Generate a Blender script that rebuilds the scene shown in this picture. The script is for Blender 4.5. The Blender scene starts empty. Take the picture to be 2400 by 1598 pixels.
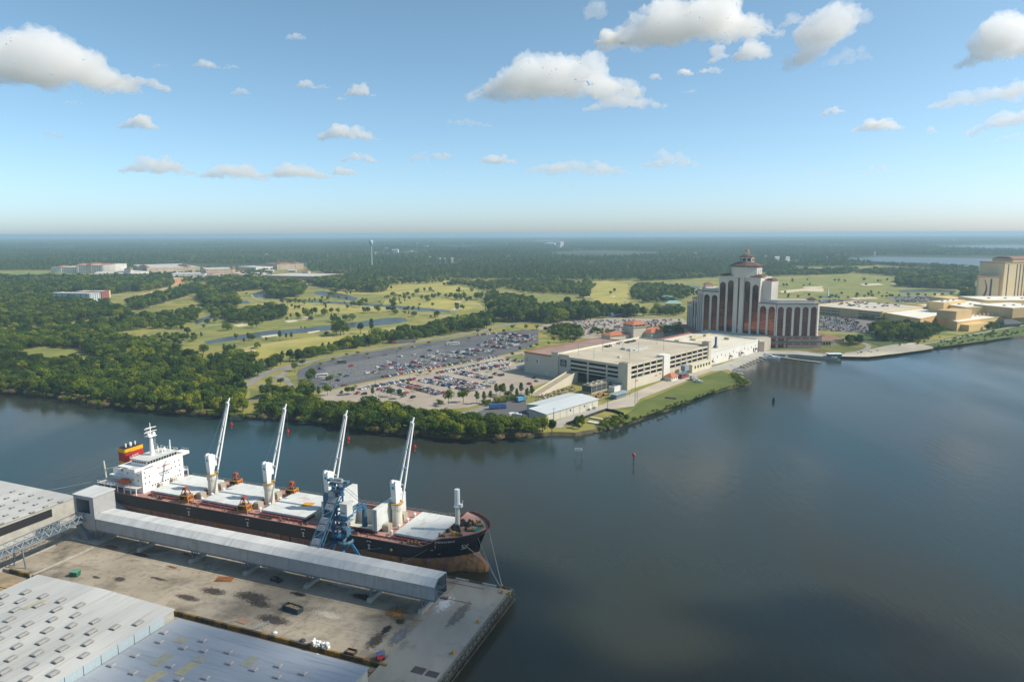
import bpy, bmesh, math, random
import numpy as np
from mathutils import Vector, Matrix, noise
from mathutils.geometry import tessellate_polygon
R = math.radians
random.seed(7)
rng = np.random.default_rng(11)
scene = bpy.context.scene
COL = scene.collection

# ------------------------------------------------------------------ camera
CAM_H = 120.0
FPX = 1650.0                       # focal length in photograph pixels (2400 wide)
PITCH = math.atan((799 - 547) / FPX)
ROLL = math.atan2(-8, 2400)
cam_d = bpy.data.cameras.new('camera')
cam = bpy.data.objects.new('camera', cam_d)
COL.objects.link(cam)
cam.location = (0, 0, CAM_H)
cam_d.sensor_width = 36.0
cam_d.lens = 36.0 * FPX / 2400
cam_d.clip_start = 1.0
cam_d.clip_end = 200000.0
cam.rotation_euler = (Matrix.Rotation(R(90) - PITCH, 3, 'X') @ Matrix.Rotation(ROLL, 3, 'Z')).to_euler()
scene.camera = cam
scene.render.resolution_x, scene.render.resolution_y = 1024, 681

# ------------------------------------------------------------------ sky and sun
SUN_AZ = Vector((0.995, -0.10, 0)).normalized()      # horizontal direction towards the sun
SUN_EL = R(43)
world = bpy.data.worlds.new('World')
scene.world = world
world.use_nodes = True
wn = world.node_tree
sky = wn.nodes.new('ShaderNodeTexSky')
sky.sky_type = 'NISHITA'
sky.sun_disc = False
sky.sun_elevation = SUN_EL
sky.sun_rotation = math.atan2(SUN_AZ.x, SUN_AZ.y)
sky.altitude = 0
sky.air_density = 0.6
sky.dust_density = 0.85
sky.ozone_density = 3.0
bg = wn.nodes['Background']
bg.inputs['Strength'].default_value = 0.116
grade = wn.nodes.new('ShaderNodeHueSaturation')          # the whole sky a little more cyan, as in the photograph
grade.inputs['Hue'].default_value = 0.478
grade.inputs['Saturation'].default_value = 0.95
wn.links.new(sky.outputs['Color'], grade.inputs['Color'])
wn.links.new(grade.outputs['Color'], bg.inputs['Color'])

sun_d = bpy.data.lights.new('sun', 'SUN')
sun_d.energy = 3.6
sun_d.angle = R(0.5)
sun_d.color = (1.0, 0.91, 0.76)
sun = bpy.data.objects.new('sun', sun_d)
COL.objects.link(sun)
to_sun = Vector((SUN_AZ.x * math.cos(SUN_EL), SUN_AZ.y * math.cos(SUN_EL), math.sin(SUN_EL)))
sun.rotation_euler = to_sun.to_track_quat('Z', 'Y').to_euler()
sun.location = (300, -100, 400)

vs = scene.view_settings
vs.view_transform = 'Standard'
vs.look = 'None'
vs.exposure = 0.65
vs.gamma = 1.0
vs.use_curve_mapping = False
cy = scene.cycles
cy.use_denoising = True
try:
 cy.denoiser = 'OPENIMAGEDENOISE'
 cy.denoising_prefilter = 'ACCURATE'
except Exception:
 pass
cy.max_bounces = 12
cy.diffuse_bounces = 3
cy.glossy_bounces = 3
cy.transmission_bounces = 4
cy.volume_bounces = 10
cy.transparent_max_bounces = 12
cy.sample_clamp_indirect = 6.0
cy.caustics_reflective = False
cy.caustics_refractive = False

# ------------------------------------------------------------------ pixels to places
_c, _s = math.cos(ROLL), math.sin(ROLL)
_F = Vector((0, math.cos(PITCH), -math.sin(PITCH)))
_U = Vector((0, math.sin(PITCH), math.cos(PITCH)))
def px_ray(u, v):
 a = (u - 1200) / FPX; b = -(v - 799) / FPX
 return _F + Vector((1, 0, 0)) * (a * _c - b * _s) + _U * (a * _s + b * _c)
def G(u, v, z=2.0):
 """Where the photograph's pixel (2400 wide) meets the level z."""
 d = px_ray(u, v)
 t = (z - CAM_H) / d.z
 return Vector((d.x * t, d.y * t, z))
def top_z(base, v):
 """Height at which the upright through base reaches picture row v."""
 lo, hi = base[2], base[2] + 250
 for _ in range(40):
  m = (lo + hi) / 2
  q = Vector((base[0], base[1], m - CAM_H))
  a2 = q.x / q.dot(_F); b2 = q.dot(_U) / q.dot(_F)
  vv = 799 - (-a2 * _s + b2 * _c) * FPX
  if vv > v: lo = m
  else: hi = m
 return lo
def world_to_px(p):
 q = Vector((p[0], p[1], p[2] - CAM_H)); zz = q.dot(_F)
 if zz <= 1: return (-1e6, -1e6)
 a2 = q.x / zz; b2 = q.dot(_U) / zz
 return (1200 + (a2 * _c + b2 * _s) * FPX, 799 - (-a2 * _s + b2 * _c) * FPX)

# ------------------------------------------------------------------ materials
MATS = {}
def mat(name, col, rough=0.8, metal=0.0, col2=None, scale=0.3, var=0.12, bump=0.0, bscale=2.0, spec=0.3, detail=4.0, stretch=None, coord='Object', contrast=(0.35, 0.65)):
 """Principled surface whose base colour wanders between two close tones."""
 if name in MATS: return MATS[name]
 m = bpy.data.materials.new(name); m.use_nodes = True
 nt = m.node_tree; b = nt.nodes['Principled BSDF']
 b.inputs['Roughness'].default_value = rough
 b.inputs['Metallic'].default_value = metal
 b.inputs['Specular IOR Level'].default_value = spec
 tc = nt.nodes.new('ShaderNodeTexCoord')
 vec = tc.outputs[coord]
 if stretch:
  mp = nt.nodes.new('ShaderNodeMapping'); mp.inputs['Scale'].default_value = stretch
  nt.links.new(vec, mp.inputs['Vector']); vec = mp.outputs['Vector']
 nz = nt.nodes.new('ShaderNodeTexNoise')
 nz.inputs['Scale'].default_value = scale; nz.inputs['Detail'].default_value = detail; nz.inputs['Roughness'].default_value = 0.6
 nt.links.new(vec, nz.inputs['Vector'])
 rp = nt.nodes.new('ShaderNodeValToRGB')
 rp.color_ramp.elements[0].position, rp.color_ramp.elements[1].position = contrast
 c2 = col2 if col2 else tuple(min(1, c * (1 + var)) for c in col)
 c1 = col if col2 else tuple(c * (1 - var) for c in col)
 rp.color_ramp.elements[0].color = (*c1, 1); rp.color_ramp.elements[1].color = (*c2, 1)
 nt.links.new(nz.outputs['Fac'], rp.inputs['Fac'])
 nt.links.new(rp.outputs['Color'], b.inputs['Base Color'])
 if bump:
  bz = nt.nodes.new('ShaderNodeTexNoise'); bz.inputs['Scale'].default_value = bscale; bz.inputs['Detail'].default_value = 3
  nt.links.new(vec, bz.inputs['Vector'])
  bp = nt.nodes.new('ShaderNodeBump'); bp.inputs['Strength'].default_value = bump
  nt.links.new(bz.outputs['Fac'], bp.inputs['Height']); nt.links.new(bp.outputs['Normal'], b.inputs['Normal'])
 MATS[name] = m
 return m
def nodes_of(m): return m.node_tree, m.node_tree.nodes['Principled BSDF']
def layer(m, col, scale, lo, hi, stretch=None, coord='Object', detail=5.0, amount=1.0):
 """Adds stains of another colour over a material."""
 nt, b = nodes_of(m)
 src = b.inputs['Base Color'].links[0].from_socket
 tc = nt.nodes.new('ShaderNodeTexCoord'); vec = tc.outputs[coord]
 if stretch:
  mp = nt.nodes.new('ShaderNodeMapping'); mp.inputs['Scale'].default_value = stretch
  nt.links.new(vec, mp.inputs['Vector']); vec = mp.outputs['Vector']
 nz = nt.nodes.new('ShaderNodeTexNoise'); nz.inputs['Scale'].default_value = scale; nz.inputs['Detail'].default_value = detail; nz.inputs['Roughness'].default_value = 0.65
 nt.links.new(vec, nz.inputs['Vector'])
 mr = nt.nodes.new('ShaderNodeMapRange'); mr.inputs['From Min'].default_value = lo; mr.inputs['From Max'].default_value = hi
 mr.inputs['To Max'].default_value = amount
 nt.links.new(nz.outputs['Fac'], mr.inputs['Value'])
 mx = nt.nodes.new('ShaderNodeMix'); mx.data_type = 'RGBA'
 nt.links.new(mr.outputs['Result'], mx.inputs['Factor'])
 nt.links.new(src, mx.inputs['A']); mx.inputs['B'].default_value = (*col, 1)
 nt.links.new(mx.outputs['Result'], b.inputs['Base Color'])
 return m
def ribs(m, axis='X', pitch=0.6, strength=0.5):
 """Sheet-metal ribs as fine relief."""
 nt, b = nodes_of(m)
 tc = nt.nodes.new('ShaderNodeTexCoord')
 w = nt.nodes.new('ShaderNodeTexWave'); w.bands_direction = axis
 w.inputs['Scale'].default_value = 2 * math.pi / (20 * pitch); w.inputs['Distortion'].default_value = 0.0
 nt.links.new(tc.outputs['Object'], w.inputs['Vector'])
 bp = nt.nodes.new('ShaderNodeBump'); bp.inputs['Strength'].default_value = strength; bp.inputs['Distance'].default_value = 0.06
 nt.links.new(w.outputs['Fac'], bp.inputs['Height']); nt.links.new(bp.outputs['Normal'], b.inputs['Normal'])
 return m

# ------------------------------------------------------------------ mesh helpers
class MB:
 """Collects faces; build() links them as one mesh object."""
 def __init__(s): s.v = []; s.f = []; s.m = []
 def quad(s, a, b, c, d, m=0): return s.poly((a, b, c, d), m)
 def poly(s, pts, m=0):
  i = len(s.v); s.v += [tuple(p) for p in pts]; s.f.append(tuple(range(i, i + len(pts)))); s.m.append(m); return s
 def hexa(s, b, t, m=0):
  """b, t: four bottom and four top corners, counter-clockwise from above."""
  i = len(s.v); s.v += [tuple(p) for p in b] + [tuple(p) for p in t]
  for q in ((3, 2, 1, 0), (4, 5, 6, 7), (0, 1, 5, 4), (1, 2, 6, 5), (2, 3, 7, 6), (3, 0, 4, 7)):
   s.f.append(tuple(i + k for k in q)); s.m.append(m)
  return s
 def box(s, x0, x1, y0, y1, z0, z1, m=0):
  s.hexa(((x0, y0, z0), (x1, y0, z0), (x1, y1, z0), (x0, y1, z0)), ((x0, y0, z1), (x1, y0, z1), (x1, y1, z1), (x0, y1, z1)), m)
  return s
 def bar(s, p, q, w, h=None, m=0, up=(0, 0, 1)):
  p, q = Vector(p), Vector(q); d = (q - p)
  if d.length < 1e-6: return s
  d.normalize(); h = h or w; u = Vector(up)
  if abs(d.dot(u)) > 0.98: u = Vector((1, 0, 0))
  a = d.cross(u).normalized(); b = a.cross(d)
  c = [a * (i * w / 2) + b * (j * h / 2) for i, j in ((-1, -1), (1, -1), (1, 1), (-1, 1))]
  i = len(s.v); s.v += [tuple(p + k) for k in c] + [tuple(q + k) for k in c]
  for f in ((0, 1, 2, 3), (7, 6, 5, 4), (1, 0, 4, 5), (2, 1, 5, 6), (3, 2, 6, 7), (0, 3, 7, 4)):
   s.f.append(tuple(i + k for k in f)); s.m.append(m)
  return s
 def tube(s, p, q, r0, r1=None, n=8, m=0, cap=True):
  p, q = Vector(p), Vector(q); r1 = r0 if r1 is None else r1
  d = (q - p).normalized(); u = Vector((0, 0, 1)) if abs(d.z) < 0.95 else Vector((1, 0, 0))
  a = d.cross(u).normalized(); b = d.cross(a)
  i = len(s.v)
  for c, r in ((p, r0), (q, r1)):
   for k in range(n):
    t = 2 * math.pi * k / n; s.v.append(tuple(c + a * (math.cos(t) * r) + b * (math.sin(t) * r)))
  for k in range(n):
   l = (k + 1) % n; s.f.append((i + k, i + n + k, i + n + l, i + l)); s.m.append(m)
  if cap:
   s.f.append(tuple(i + k for k in range(n))); s.m.append(m)
   s.f.append(tuple(i + n + k for k in reversed(range(n)))); s.m.append(m)
  return s
 def lathe(s, prof, n=12, m=0, c=(0, 0), start=0.0):
  i = len(s.v)
  for r, z in prof:
   for k in range(n):
    t = start + 2 * math.pi * k / n; s.v.append((c[0] + r * math.cos(t), c[1] + r * math.sin(t), z))
  for j in range(len(prof) - 1):
   for k in range(n):
    l = (k + 1) % n; s.f.append((i + j * n + k, i + j * n + l, i + (j + 1) * n + l, i + (j + 1) * n + k)); s.m.append(m)
  return s
 def prism(s, poly, z0, z1, m=0, mt=None, bottom=True):
  n = len(poly); i = len(s.v); mt = m if mt is None else mt
  s.v += [(p[0], p[1], z0) for p in poly] + [(p[0], p[1], z1) for p in poly]
  for k in range(n):
   l = (k + 1) % n; s.f.append((i + k, i + l, i + n + l, i + n + k)); s.m.append(m)
  for tri in tessellate_polygon([[Vector((p[0], p[1], 0)) for p in poly]]):
   a, b, c = tri
   n2 = (poly[b][0] - poly[a][0]) * (poly[c][1] - poly[a][1]) - (poly[b][1] - poly[a][1]) * (poly[c][0] - poly[a][0])
   if n2 < 0: b, c = c, b
   s.f.append((i + n + a, i + n + b, i + n + c)); s.m.append(mt)
   if bottom: s.f.append((i + c, i + b, i + a)); s.m.append(m)
  return s
 def sheet(s, poly, z, m=0):
  i = len(s.v); s.v += [(p[0], p[1], z) for p in poly]
  for a, b, c in tessellate_polygon([[Vector((p[0], p[1], 0)) for p in poly]]):
   n2 = (poly[b][0] - poly[a][0]) * (poly[c][1] - poly[a][1]) - (poly[b][1] - poly[a][1]) * (poly[c][0] - poly[a][0])
   if n2 < 0: b, c = c, b
   s.f.append((i + a, i + b, i + c)); s.m.append(m)
  return s
 def ribbon(s, pts, w, z, m=0):
  L = []; n = len(pts)
  for k in range(n):
   a = Vector(pts[max(0, k - 1)][:2]); b = Vector(pts[min(n - 1, k + 1)][:2]); d = (b - a).normalized()
   o = Vector((-d.y, d.x)) * (w / 2); p = Vector(pts[k][:2]); L.append((p + o, p - o))
  for k in range(n - 1):
   s.poly([(*L[k][1], z), (*L[k + 1][1], z), (*L[k + 1][0], z), (*L[k][0], z)], m)
  return s
 def mesh(s, name, mats, smooth=False):
  me = bpy.data.meshes.new(name); me.from_pydata(s.v, [], s.f)
  for x in (mats if isinstance(mats, (list, tuple)) else [mats]): me.materials.append(x)
  if any(s.m): me.polygons.foreach_set('material_index', s.m)
  if smooth: me.polygons.foreach_set('use_smooth', [True] * len(s.f))
  me.update(); return me
 def build(s, name, mats, parent=None, smooth=False, **tags):
  o = bpy.data.objects.new(name, s.mesh(name, mats, smooth)); COL.objects.link(o); o.parent = parent
  for k, v in tags.items(): o[k] = v
  return o

def thing(name, label, cat, loc=(0, 0, 0), rz=0.0, group=None):
 o = bpy.data.objects.new(name, None); COL.objects.link(o)
 o.empty_display_size = 1.0
 o.location = loc; o.rotation_euler = (0, 0, rz); o['label'] = label; o['category'] = cat
 if group: o['group'] = group
 return o
def tag(o, label, cat, group=None):
 o['label'] = label; o['category'] = cat
 if group: o['group'] = group
 return o
def put(mesh, name, parent=None, loc=(0, 0, 0), rz=0.0, sc=1.0):
 o = bpy.data.objects.new(name, mesh); COL.objects.link(o); o.parent = parent
 o.location = loc; o.rotation_euler = (0, 0, rz)
 o.scale = sc if isinstance(sc, (tuple, list, Vector)) else (sc, sc, sc)
 return o
def copy_tree(o, parent=None):
 c = o.copy(); COL.objects.link(c); c.parent = parent
 for ch in list(o.children): copy_tree(ch, c)
 return c
def struct(o): o['kind'] = 'structure'; return o
def inside(poly, x, y):
 r = False; j = len(poly) - 1
 for i in range(len(poly)):
  xi, yi = poly[i][0], poly[i][1]; xj, yj = poly[j][0], poly[j][1]
  if (yi > y) != (yj > y) and x < (xj - xi) * (y - yi) / (yj - yi) + xi: r = not r
  j = i
 return r
def lerp(a, b, t): return a + (b - a) * t
def text_mesh(body, size, extrude=0.02):
 c = bpy.data.curves.new('lettering', 'FONT'); c.body = body; c.size = size; c.extrude = extrude; c.align_x = 'CENTER'; c.align_y = 'CENTER'; c.resolution_u = 2
 t = bpy.data.objects.new('lettering', c); COL.objects.link(t)
 me = bpy.data.meshes.new_from_object(t.evaluated_get(bpy.context.evaluated_depsgraph_get()))
 bpy.data.objects.remove(t); bpy.data.curves.remove(c)
 return me

QA = R(-21.6)
QD = Vector((math.cos(QA), math.sin(QA), 0)); QN = Vector((-math.sin(QA), math.cos(QA), 0))
QC = Vector((-0.6, 217.7, 0))
def Q(s, t, z=0.0): return QC + QD * s + QN * t + Vector((0, 0, z))
# ================================================================== clouds: closed bodies of scattering air
def cloud_mat(name, dens, aniso=.2):
 m = bpy.data.materials.new(name); m.use_nodes = True; nt = m.node_tree
 for n_ in list(nt.nodes): nt.nodes.remove(n_)
 out = nt.nodes.new('ShaderNodeOutputMaterial'); vsn = nt.nodes.new('ShaderNodeVolumeScatter'); vsn.inputs['Color'].default_value = (.998, .998, .998, 1); vsn.inputs['Density'].default_value = dens; vsn.inputs['Anisotropy'].default_value = aniso
 nt.links.new(vsn.outputs[0], out.inputs['Volume']); m.cycles.homogeneous_volume = True if hasattr(m.cycles, 'homogeneous_volume') else None
 return m
CMAT = {}
def cmat(d):
 k = round(d, 5)
 if k not in CMAT: CMAT[k] = cloud_mat('cloud_air_%d' % len(CMAT), k)
 return CMAT[k]
tex1 = bpy.data.textures.new('cloud_lumps', 'CLOUDS'); tex1.noise_depth = 4
ICO = bmesh.new(); bmesh.ops.create_icosphere(ICO, subdivisions=2, radius=1.0); IV = [v.co.copy() for v in ICO.verts]; IFc = [[v.index for v in f.verts] for f in ICO.faces]; ICO.free()
DG = None
def cloud_body(name, c, ax, ay, w, d, h, seed, od, lean=0.0, lobes=26, rough=1.0):
 """Lumpy flat-bottomed body: w across (along ax), d deep, h tall, at point c (middle of its base)."""
 r_ = random.Random(seed); mbc = MB()
 nl_ = lobes * 2 + 8
 for k in range(nl_):
  f = lerp(-1, 1, (k + r_.random()) / nl_) if k % 2 and lobes < 30 else r_.uniform(-1, 1); g_ = r_.uniform(-.7, .7)
  env = (1 - abs(f) ** 2.2) * (.6 + .8 * abs(noise.noise(Vector((f * 1.7, seed, 0)))) ); env = max(.10, min(1, env))
  rad = h * lerp(.16 if lobes < 30 else .10, .42, r_.random() ** 1.2) * (.45 + .55 * env); zc = rad * .5 + (h * env - rad * 1.1) * r_.random() ** .8
  zc = max(rad * .25, zc)
  p = c + ax * (f * (w / 2 - rad * .6)) + ay * (g_ * d / 2 * math.sqrt(max(0, 1 - f * f))) + Vector((0, 0, zc + lean * f * w * .5))
  i = len(mbc.v); sx = r_.uniform(1.0, 1.7)
  mbc.v += [tuple(p + ax * (v.x * rad * sx) + ay * (v.y * rad * 1.2) + Vector((0, 0, v.z * rad * .85))) for v in IV]; mbc.f += [tuple(i + j for j in fc) for fc in IFc]; mbc.m += [0] * len(IFc)
 for i, v in enumerate(mbc.v):
  lim = c.z + lean * (Vector(v) - c).dot(ax)
  if v[2] < lim: mbc.v[i] = (v[0], v[1], lim + (v[2] - lim) * .28)
 me = mbc.mesh(name, [])
 o = bpy.data.objects.new(name, me); COL.objects.link(o)
 rm = o.modifiers.new('join', 'REMESH'); rm.mode = 'VOXEL'; rm.voxel_size = max(w / (150 if lobes > 30 else 70), h / 34)
 t1 = bpy.data.textures.new('lumps', 'CLOUDS'); t1.noise_scale = h * .34; t1.noise_depth = 5; t1.noise_basis = 'ORIGINAL_PERLIN'
 dp = o.modifiers.new('lumps', 'DISPLACE'); dp.texture = t1; dp.texture_coords = 'GLOBAL'; dp.strength = h * .46 * rough; dp.mid_level = .55
 t2 = bpy.data.textures.new('ruffles', 'CLOUDS'); t2.noise_scale = h * .11; t2.noise_depth = 4; t2.noise_basis = 'ORIGINAL_PERLIN'
 dp = o.modifiers.new('ruffles', 'DISPLACE'); dp.texture = t2; dp.texture_coords = 'GLOBAL'; dp.strength = h * (.26 if lobes > 30 else .2) * rough; dp.mid_level = .6
 dg = bpy.context.evaluated_depsgraph_get(); ev = o.evaluated_get(dg); nm = bpy.data.meshes.new_from_object(ev); o.modifiers.clear(); old = o.data; o.data = nm; bpy.data.meshes.remove(old)
 nv_ = len(nm.vertices); ed = np.empty(len(nm.edges) * 2, np.int64); nm.edges.foreach_get('vertices', ed); ed = ed.reshape(-1, 2); lab_ = np.arange(nv_)
 while True:
  m_ = np.minimum(lab_[ed[:, 0]], lab_[ed[:, 1]]); new = lab_.copy(); np.minimum.at(new, ed[:, 0], m_); np.minimum.at(new, ed[:, 1], m_); new = new[new]
  if (new == lab_).all(): break
  lab_ = new
 ids, cnt = np.unique(lab_, return_counts=True)
 if len(ids) > 1:
  bmx = bmesh.new(); bmx.from_mesh(nm); bmx.verts.ensure_lookup_table(); keep = ids[cnt.argmax()]
  bmesh.ops.delete(bmx, geom=[bmx.verts[i] for i in np.nonzero(lab_ != keep)[0]], context='VERTS'); bmx.to_mesh(nm); bmx.free()
 nm.materials.clear(); nm.materials.append(cmat(od * .55 / (d * .55)))
 return o
ALT = 1050.0
def cloud_px(u0, u1, v0, v1, lab, seed, od=3.2, lean=0.0, lobes=26, rough=1.0, alt=ALT):
 um, vb = (u0 + u1) / 2, v1; d_ = px_ray(um, vb); t_ = (alt - CAM_H) / d_.z; c = Vector((0, 0, CAM_H)) + d_ * t_
 dist = d_.length * t_; s_ = t_ / FPX       # metres per pixel at that depth
 ay = Vector((d_.x, d_.y, 0)).normalized(); ax = Vector((ay.y, -ay.x, 0)); bg_ = lobes > 30; w = (u1 - u0) * s_ * (1 if bg_ else 1.12); h = (v1 - v0) * s_ * (1.02 if bg_ else 1.22); h = max(h, w * .16)
 o = cloud_body('cloud', c, ax, ay, w, min(w, max(.55 * w, h * 1.2)), h, seed, od, lean, lobes, rough); tag(o, lab, 'cloud', 'clouds'); return o
CL = [(-90, 300, 38, 204, 'huge pale cumulus bank with a ragged sloping top', 4.0, 0, 60), (258, 390, 172, 207, 'small bright cumulus trailing the huge bank', 3.0, 0, 16),
  (288, 368, 268, 303, 'small round cloud alone under the huge bank', 2.2, 0, 14), (84, 146, 304, 322, 'faint small cloud low beside the round one', 1.2, 0, 8),
  (298, 446, 368, 408, 'flat low cumulus leading a broken row above the horizon', 2.4, 0, 20), (476, 620, 380, 420, 'long low cumulus in the broken row above the horizon', 2.4, 0, 20), (620, 768, 379, 418, 'lumpy low cumulus in the broken row above the horizon', 2.4, 0, 20), (778, 838, 384, 412, 'faint puff ending the broken row above the horizon', 1.3, 0, 10),
  (752, 880, 283, 328, 'smooth domed cloud above the broken row', 2.6, 0, 18), (800, 882, 356, 381, 'small two-humped cloud right below the domed cloud', 2.4, 0, 12), (811, 876, 195, 225, 'small tapered puff high above the domed cloud', 1.8, 0, 10), (696, 738, 185, 207, 'tiny ragged puff beside the tapered puff', 1.5, 0, 7), (456, 512, 137, 159, 'small thin puff high in the open blue', 1.3, 0, 8), (670, 710, 72, 93, 'tiny wisp near the zenith side of the blue', 1.2, .1, 7),
  (955, 1070, 350, 378, 'low slanting cloud with tapered tail', 2.2, .05, 14), (1120, 1210, 356, 385, 'low two-lobed cloud next to the slanting one', 2.4, 0, 12), (1016, 1155, 272, 297, 'thin flat streak of cloud', 1.1, -.05, 12),
  (1098, 1505, 104, 234, 'big brilliant cumulus with three towers', 4.5, 0, 60), (1376, 1556, 212, 256, 'ragged strip of cloud under the brilliant cumulus', 2.2, 0, 20), (1400, 1815, -40, 104, 'large grey-bottomed cumulus cut by the top of the sky', 4.5, 0, 60), (1398, 1458, 72, 105, 'small puff beside the grey-bottomed cumulus', 2.6, 0, 10), (1864, 2004, 8, 116, 'torn diagonal cloud climbing to the right', 2.6, .55, 26), (1722, 1798, 92, 144, 'torn puff with a bright spike', 2.2, .1, 12), (1662, 1706, 110, 141, 'tiny torn puff beside the bright spike', 1.4, .25, 7), (1585, 1620, 157, 177, 'tiny round puff below the grey-bottomed cumulus', 2.0, 0, 7), (1636, 1696, 154, 172, 'tiny flat puff below the bright spike', 1.6, 0, 8),
  (1238, 1466, 365, 409, 'long low pinkish cumulus near the horizon', 2.2, -.03, 24), (1502, 1638, 360, 393, 'faint low cumulus near the horizon', 1.5, 0, 16), (1645, 1815, 374, 400, 'very faint low streak near the horizon', .9, 0, 14), (1248, 1366, 420, 444, 'very faint veil cloud just above the horizon', .8, 0, 12), (1926, 1974, 249, 269, 'small faint puff in the bright part of the sky', 1.6, .1, 8), (2006, 2106, 271, 307, 'domed pale cloud in the bright part of the sky', 2.4, 0, 14), (2272, 2480, 14, 134, 'high cloud cluster in the bright corner of the sky', 3.0, .1, 34), (2200, 2470, 190, 241, 'long pale cloud in the bright part of the sky', 2.2, .02, 26), (2286, 2480, 252, 299, 'slanting pale cloud below the long one', 2.0, .15, 20), (1524, 1548, 167, 187, 'tiniest puff beside the three-towered cumulus', 1.5, 0, 6), (546, 584, 203, 223, 'tiny faint puff in the open blue', 1.0, 0, 6)]
WISP = [(900, 1000, 395, 410), (1020, 1090, 398, 414), (520, 560, 150, 162), (355, 400, 148, 160), (735, 770, 196, 208), (785, 812, 224, 236), (1560, 1660, 205, 220), (1830, 1900, 30, 60), (2140, 2200, 300, 318), (2330, 2400, 310, 330), (200, 330, 212, 224), (1370, 1420, -10, 40), (1860, 1960, 400, 420), (2010, 2100, 390, 410), (450, 560, 442, 456), (700, 820, 438, 452), (1930, 2060, 120, 150), (150, 190, 232, 244)]
for k, (u0, u1, v0, v1) in enumerate(WISP):
 CL.append((u0, u1, v0, v1, ['barely visible wisp low over the horizon', 'barely visible wisp high in the blue', 'barely visible wisp in the bright side of the sky'][0 if v0 > 380 else (2 if u0 > 1700 else 1)], .7, .08, 8))
for k, (u0, u1, v0, v1, lab, od, lean, lb_) in enumerate(CL): cloud_px(u0, u1, v0, v1, lab, 300 + k, od, lean, lb_)
def cloud_shadow(cx_, cy_, w, d, h, lab, seed, od, alt=ALT):
 off = alt / math.tan(SUN_EL); c = Vector((cx_, cy_, alt)) + SUN_AZ * off
 o = cloud_body('cloud', c, Vector((.93, -.37, 0)), Vector((.37, .93, 0)), w, d, h, seed, od, 0, 60, .8); o.data.materials[0] = cmat(od / (h * .8)); tag(o, lab, 'cloud', 'clouds'); return o
cloud_shadow(70, 135, 420, 230, 80, 'low cloud drifting over the quay end', 501, 2.6)
cloud_shadow(330, 760, 330, 200, 80, 'low cloud drifting over the hotel', 502, 0.8)
cloud_shadow(-480, 560, 300, 330, 80, 'low cloud drifting over the left bank', 503, 0.9)
# ================================================================== land, water, ground sheets
LZ = 2.0
def GL(pts, z=LZ): return [G(u, v, z) for u, v in pts]
SHORE = [(-260, 905), (-120, 906), (0, 913), (46, 920), (89, 928), (178, 936), (222, 950), (267, 948), (331, 961), (382, 966), (433, 973), (484, 975), (535, 976), (599, 982), (650, 984), (700, 985), (735, 990), (789, 996), (817, 1003), (880, 1012), (933, 1021), (980, 1022), (1032, 1029), (1120, 1034), (1190, 1029), (1250, 1026), (1307, 1024), (1353, 1025), (1384, 1020), (1422, 1010), (1460, 1000), (1498, 988), (1521, 978), (1560, 966), (1601, 950), (1628, 938), (1667, 924), (1707, 913), (1750, 905), (1766, 898), (1745, 886), (1728, 878), (1704, 867)]
BASIN = [(1698, 858), (1786, 827), (1800, 826.5), (1860, 832), (1920, 838), (1962, 840)]
BEACH = [(1967, 839), (2035, 838.5), (2101, 831), (2167, 823), (2189, 819), (2233, 812.5), (2300, 803.5), (2366, 794), (2400, 791), (2520, 778)]
shore_w = [G(u, v, 0) for u, v in SHORE + BASIN + BEACH]
def densify(pts, step, amp, seed):
 out = []
 for a, b in zip(pts, pts[1:]):
  n = max(1, int((b - a).length / step))
  for k in range(n):
   p = a.lerp(b, k / n); d = (b - a).normalized(); o = Vector((-d.y, d.x, 0))
   out.append(p + o * (noise.noise(Vector((p.x * 0.06, p.y * 0.06, seed))) * amp * 1.3 + noise.noise(Vector((p.x * 0.25, p.y * 0.25, seed))) * amp * 0.5))
 out.append(pts[-1]); return out
nat1 = densify(shore_w[:len(SHORE)], 4.0, 1.6, 1.0)
bas = shore_w[len(SHORE):len(SHORE) + len(BASIN)]
nat2 = densify(shore_w[len(SHORE) + len(BASIN):], 4.0, 1.2, 2.0)
edge = nat1 + bas + nat2
m_ground = mat('meadow_soil', (0.190, 0.185, 0.042), 0.95, col2=(0.290, 0.255, 0.066), scale=0.012, var=0.2, coord='Object', detail=6)
layer(m_ground, (0.115, 0.150, 0.032), 0.03, 0.48, 0.62)
layer(m_ground, (0.27, 0.215, 0.095), 0.05, 0.60, 0.72)
FAR = 2600.0
lx = edge[0].x - 5; rx = edge[-1].x + 5
inner = []
nE = len(edge)
for k, p in enumerate(edge):
 a = edge[max(0, k - 1)]; b = edge[min(nE - 1, k + 1)]; d = (b - a).normalized(); o = Vector((-d.y, d.x, 0))
 hard = len(nat1) <= k < len(nat1) + len(bas)
 inner.append(p + o * (0.05 if hard else 3.2))
mb = MB()
bot = [(p.x, p.y, -2.5) for p in edge]; top = [(p.x, p.y, LZ) for p in inner]
for k in range(nE - 1):
 mb.quad(bot[k], bot[k + 1], top[k + 1], top[k], 1)
poly = [(p[0], p[1]) for p in top] + [(FAR * 1.0, top[-1][1]), (FAR * 1.0, FAR), (-FAR * 1.0, FAR), (-FAR * 1.0, top[0][1])]
mb.sheet(poly, LZ)
mf_ = MB()
for x0, x1 in ((-FAR, FAR), (-70000, -FAR), (FAR, 70000)):
 mf_.quad((x0, FAR if x0 == -FAR else 400, LZ), (x1, FAR if x0 == -FAR else 400, LZ), (x1, 62000, LZ), (x0, 62000, LZ))
m_floor = mat('forest_floor', (0.035, 0.050, 0.018), 0.95, col2=(0.06, 0.072, 0.024), scale=0.002, detail=8)
layer(m_floor, (0.17, 0.165, 0.07), 0.0007, 0.62, 0.70, stretch=(0.4, 1.6, 1), amount=0.8)
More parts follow.
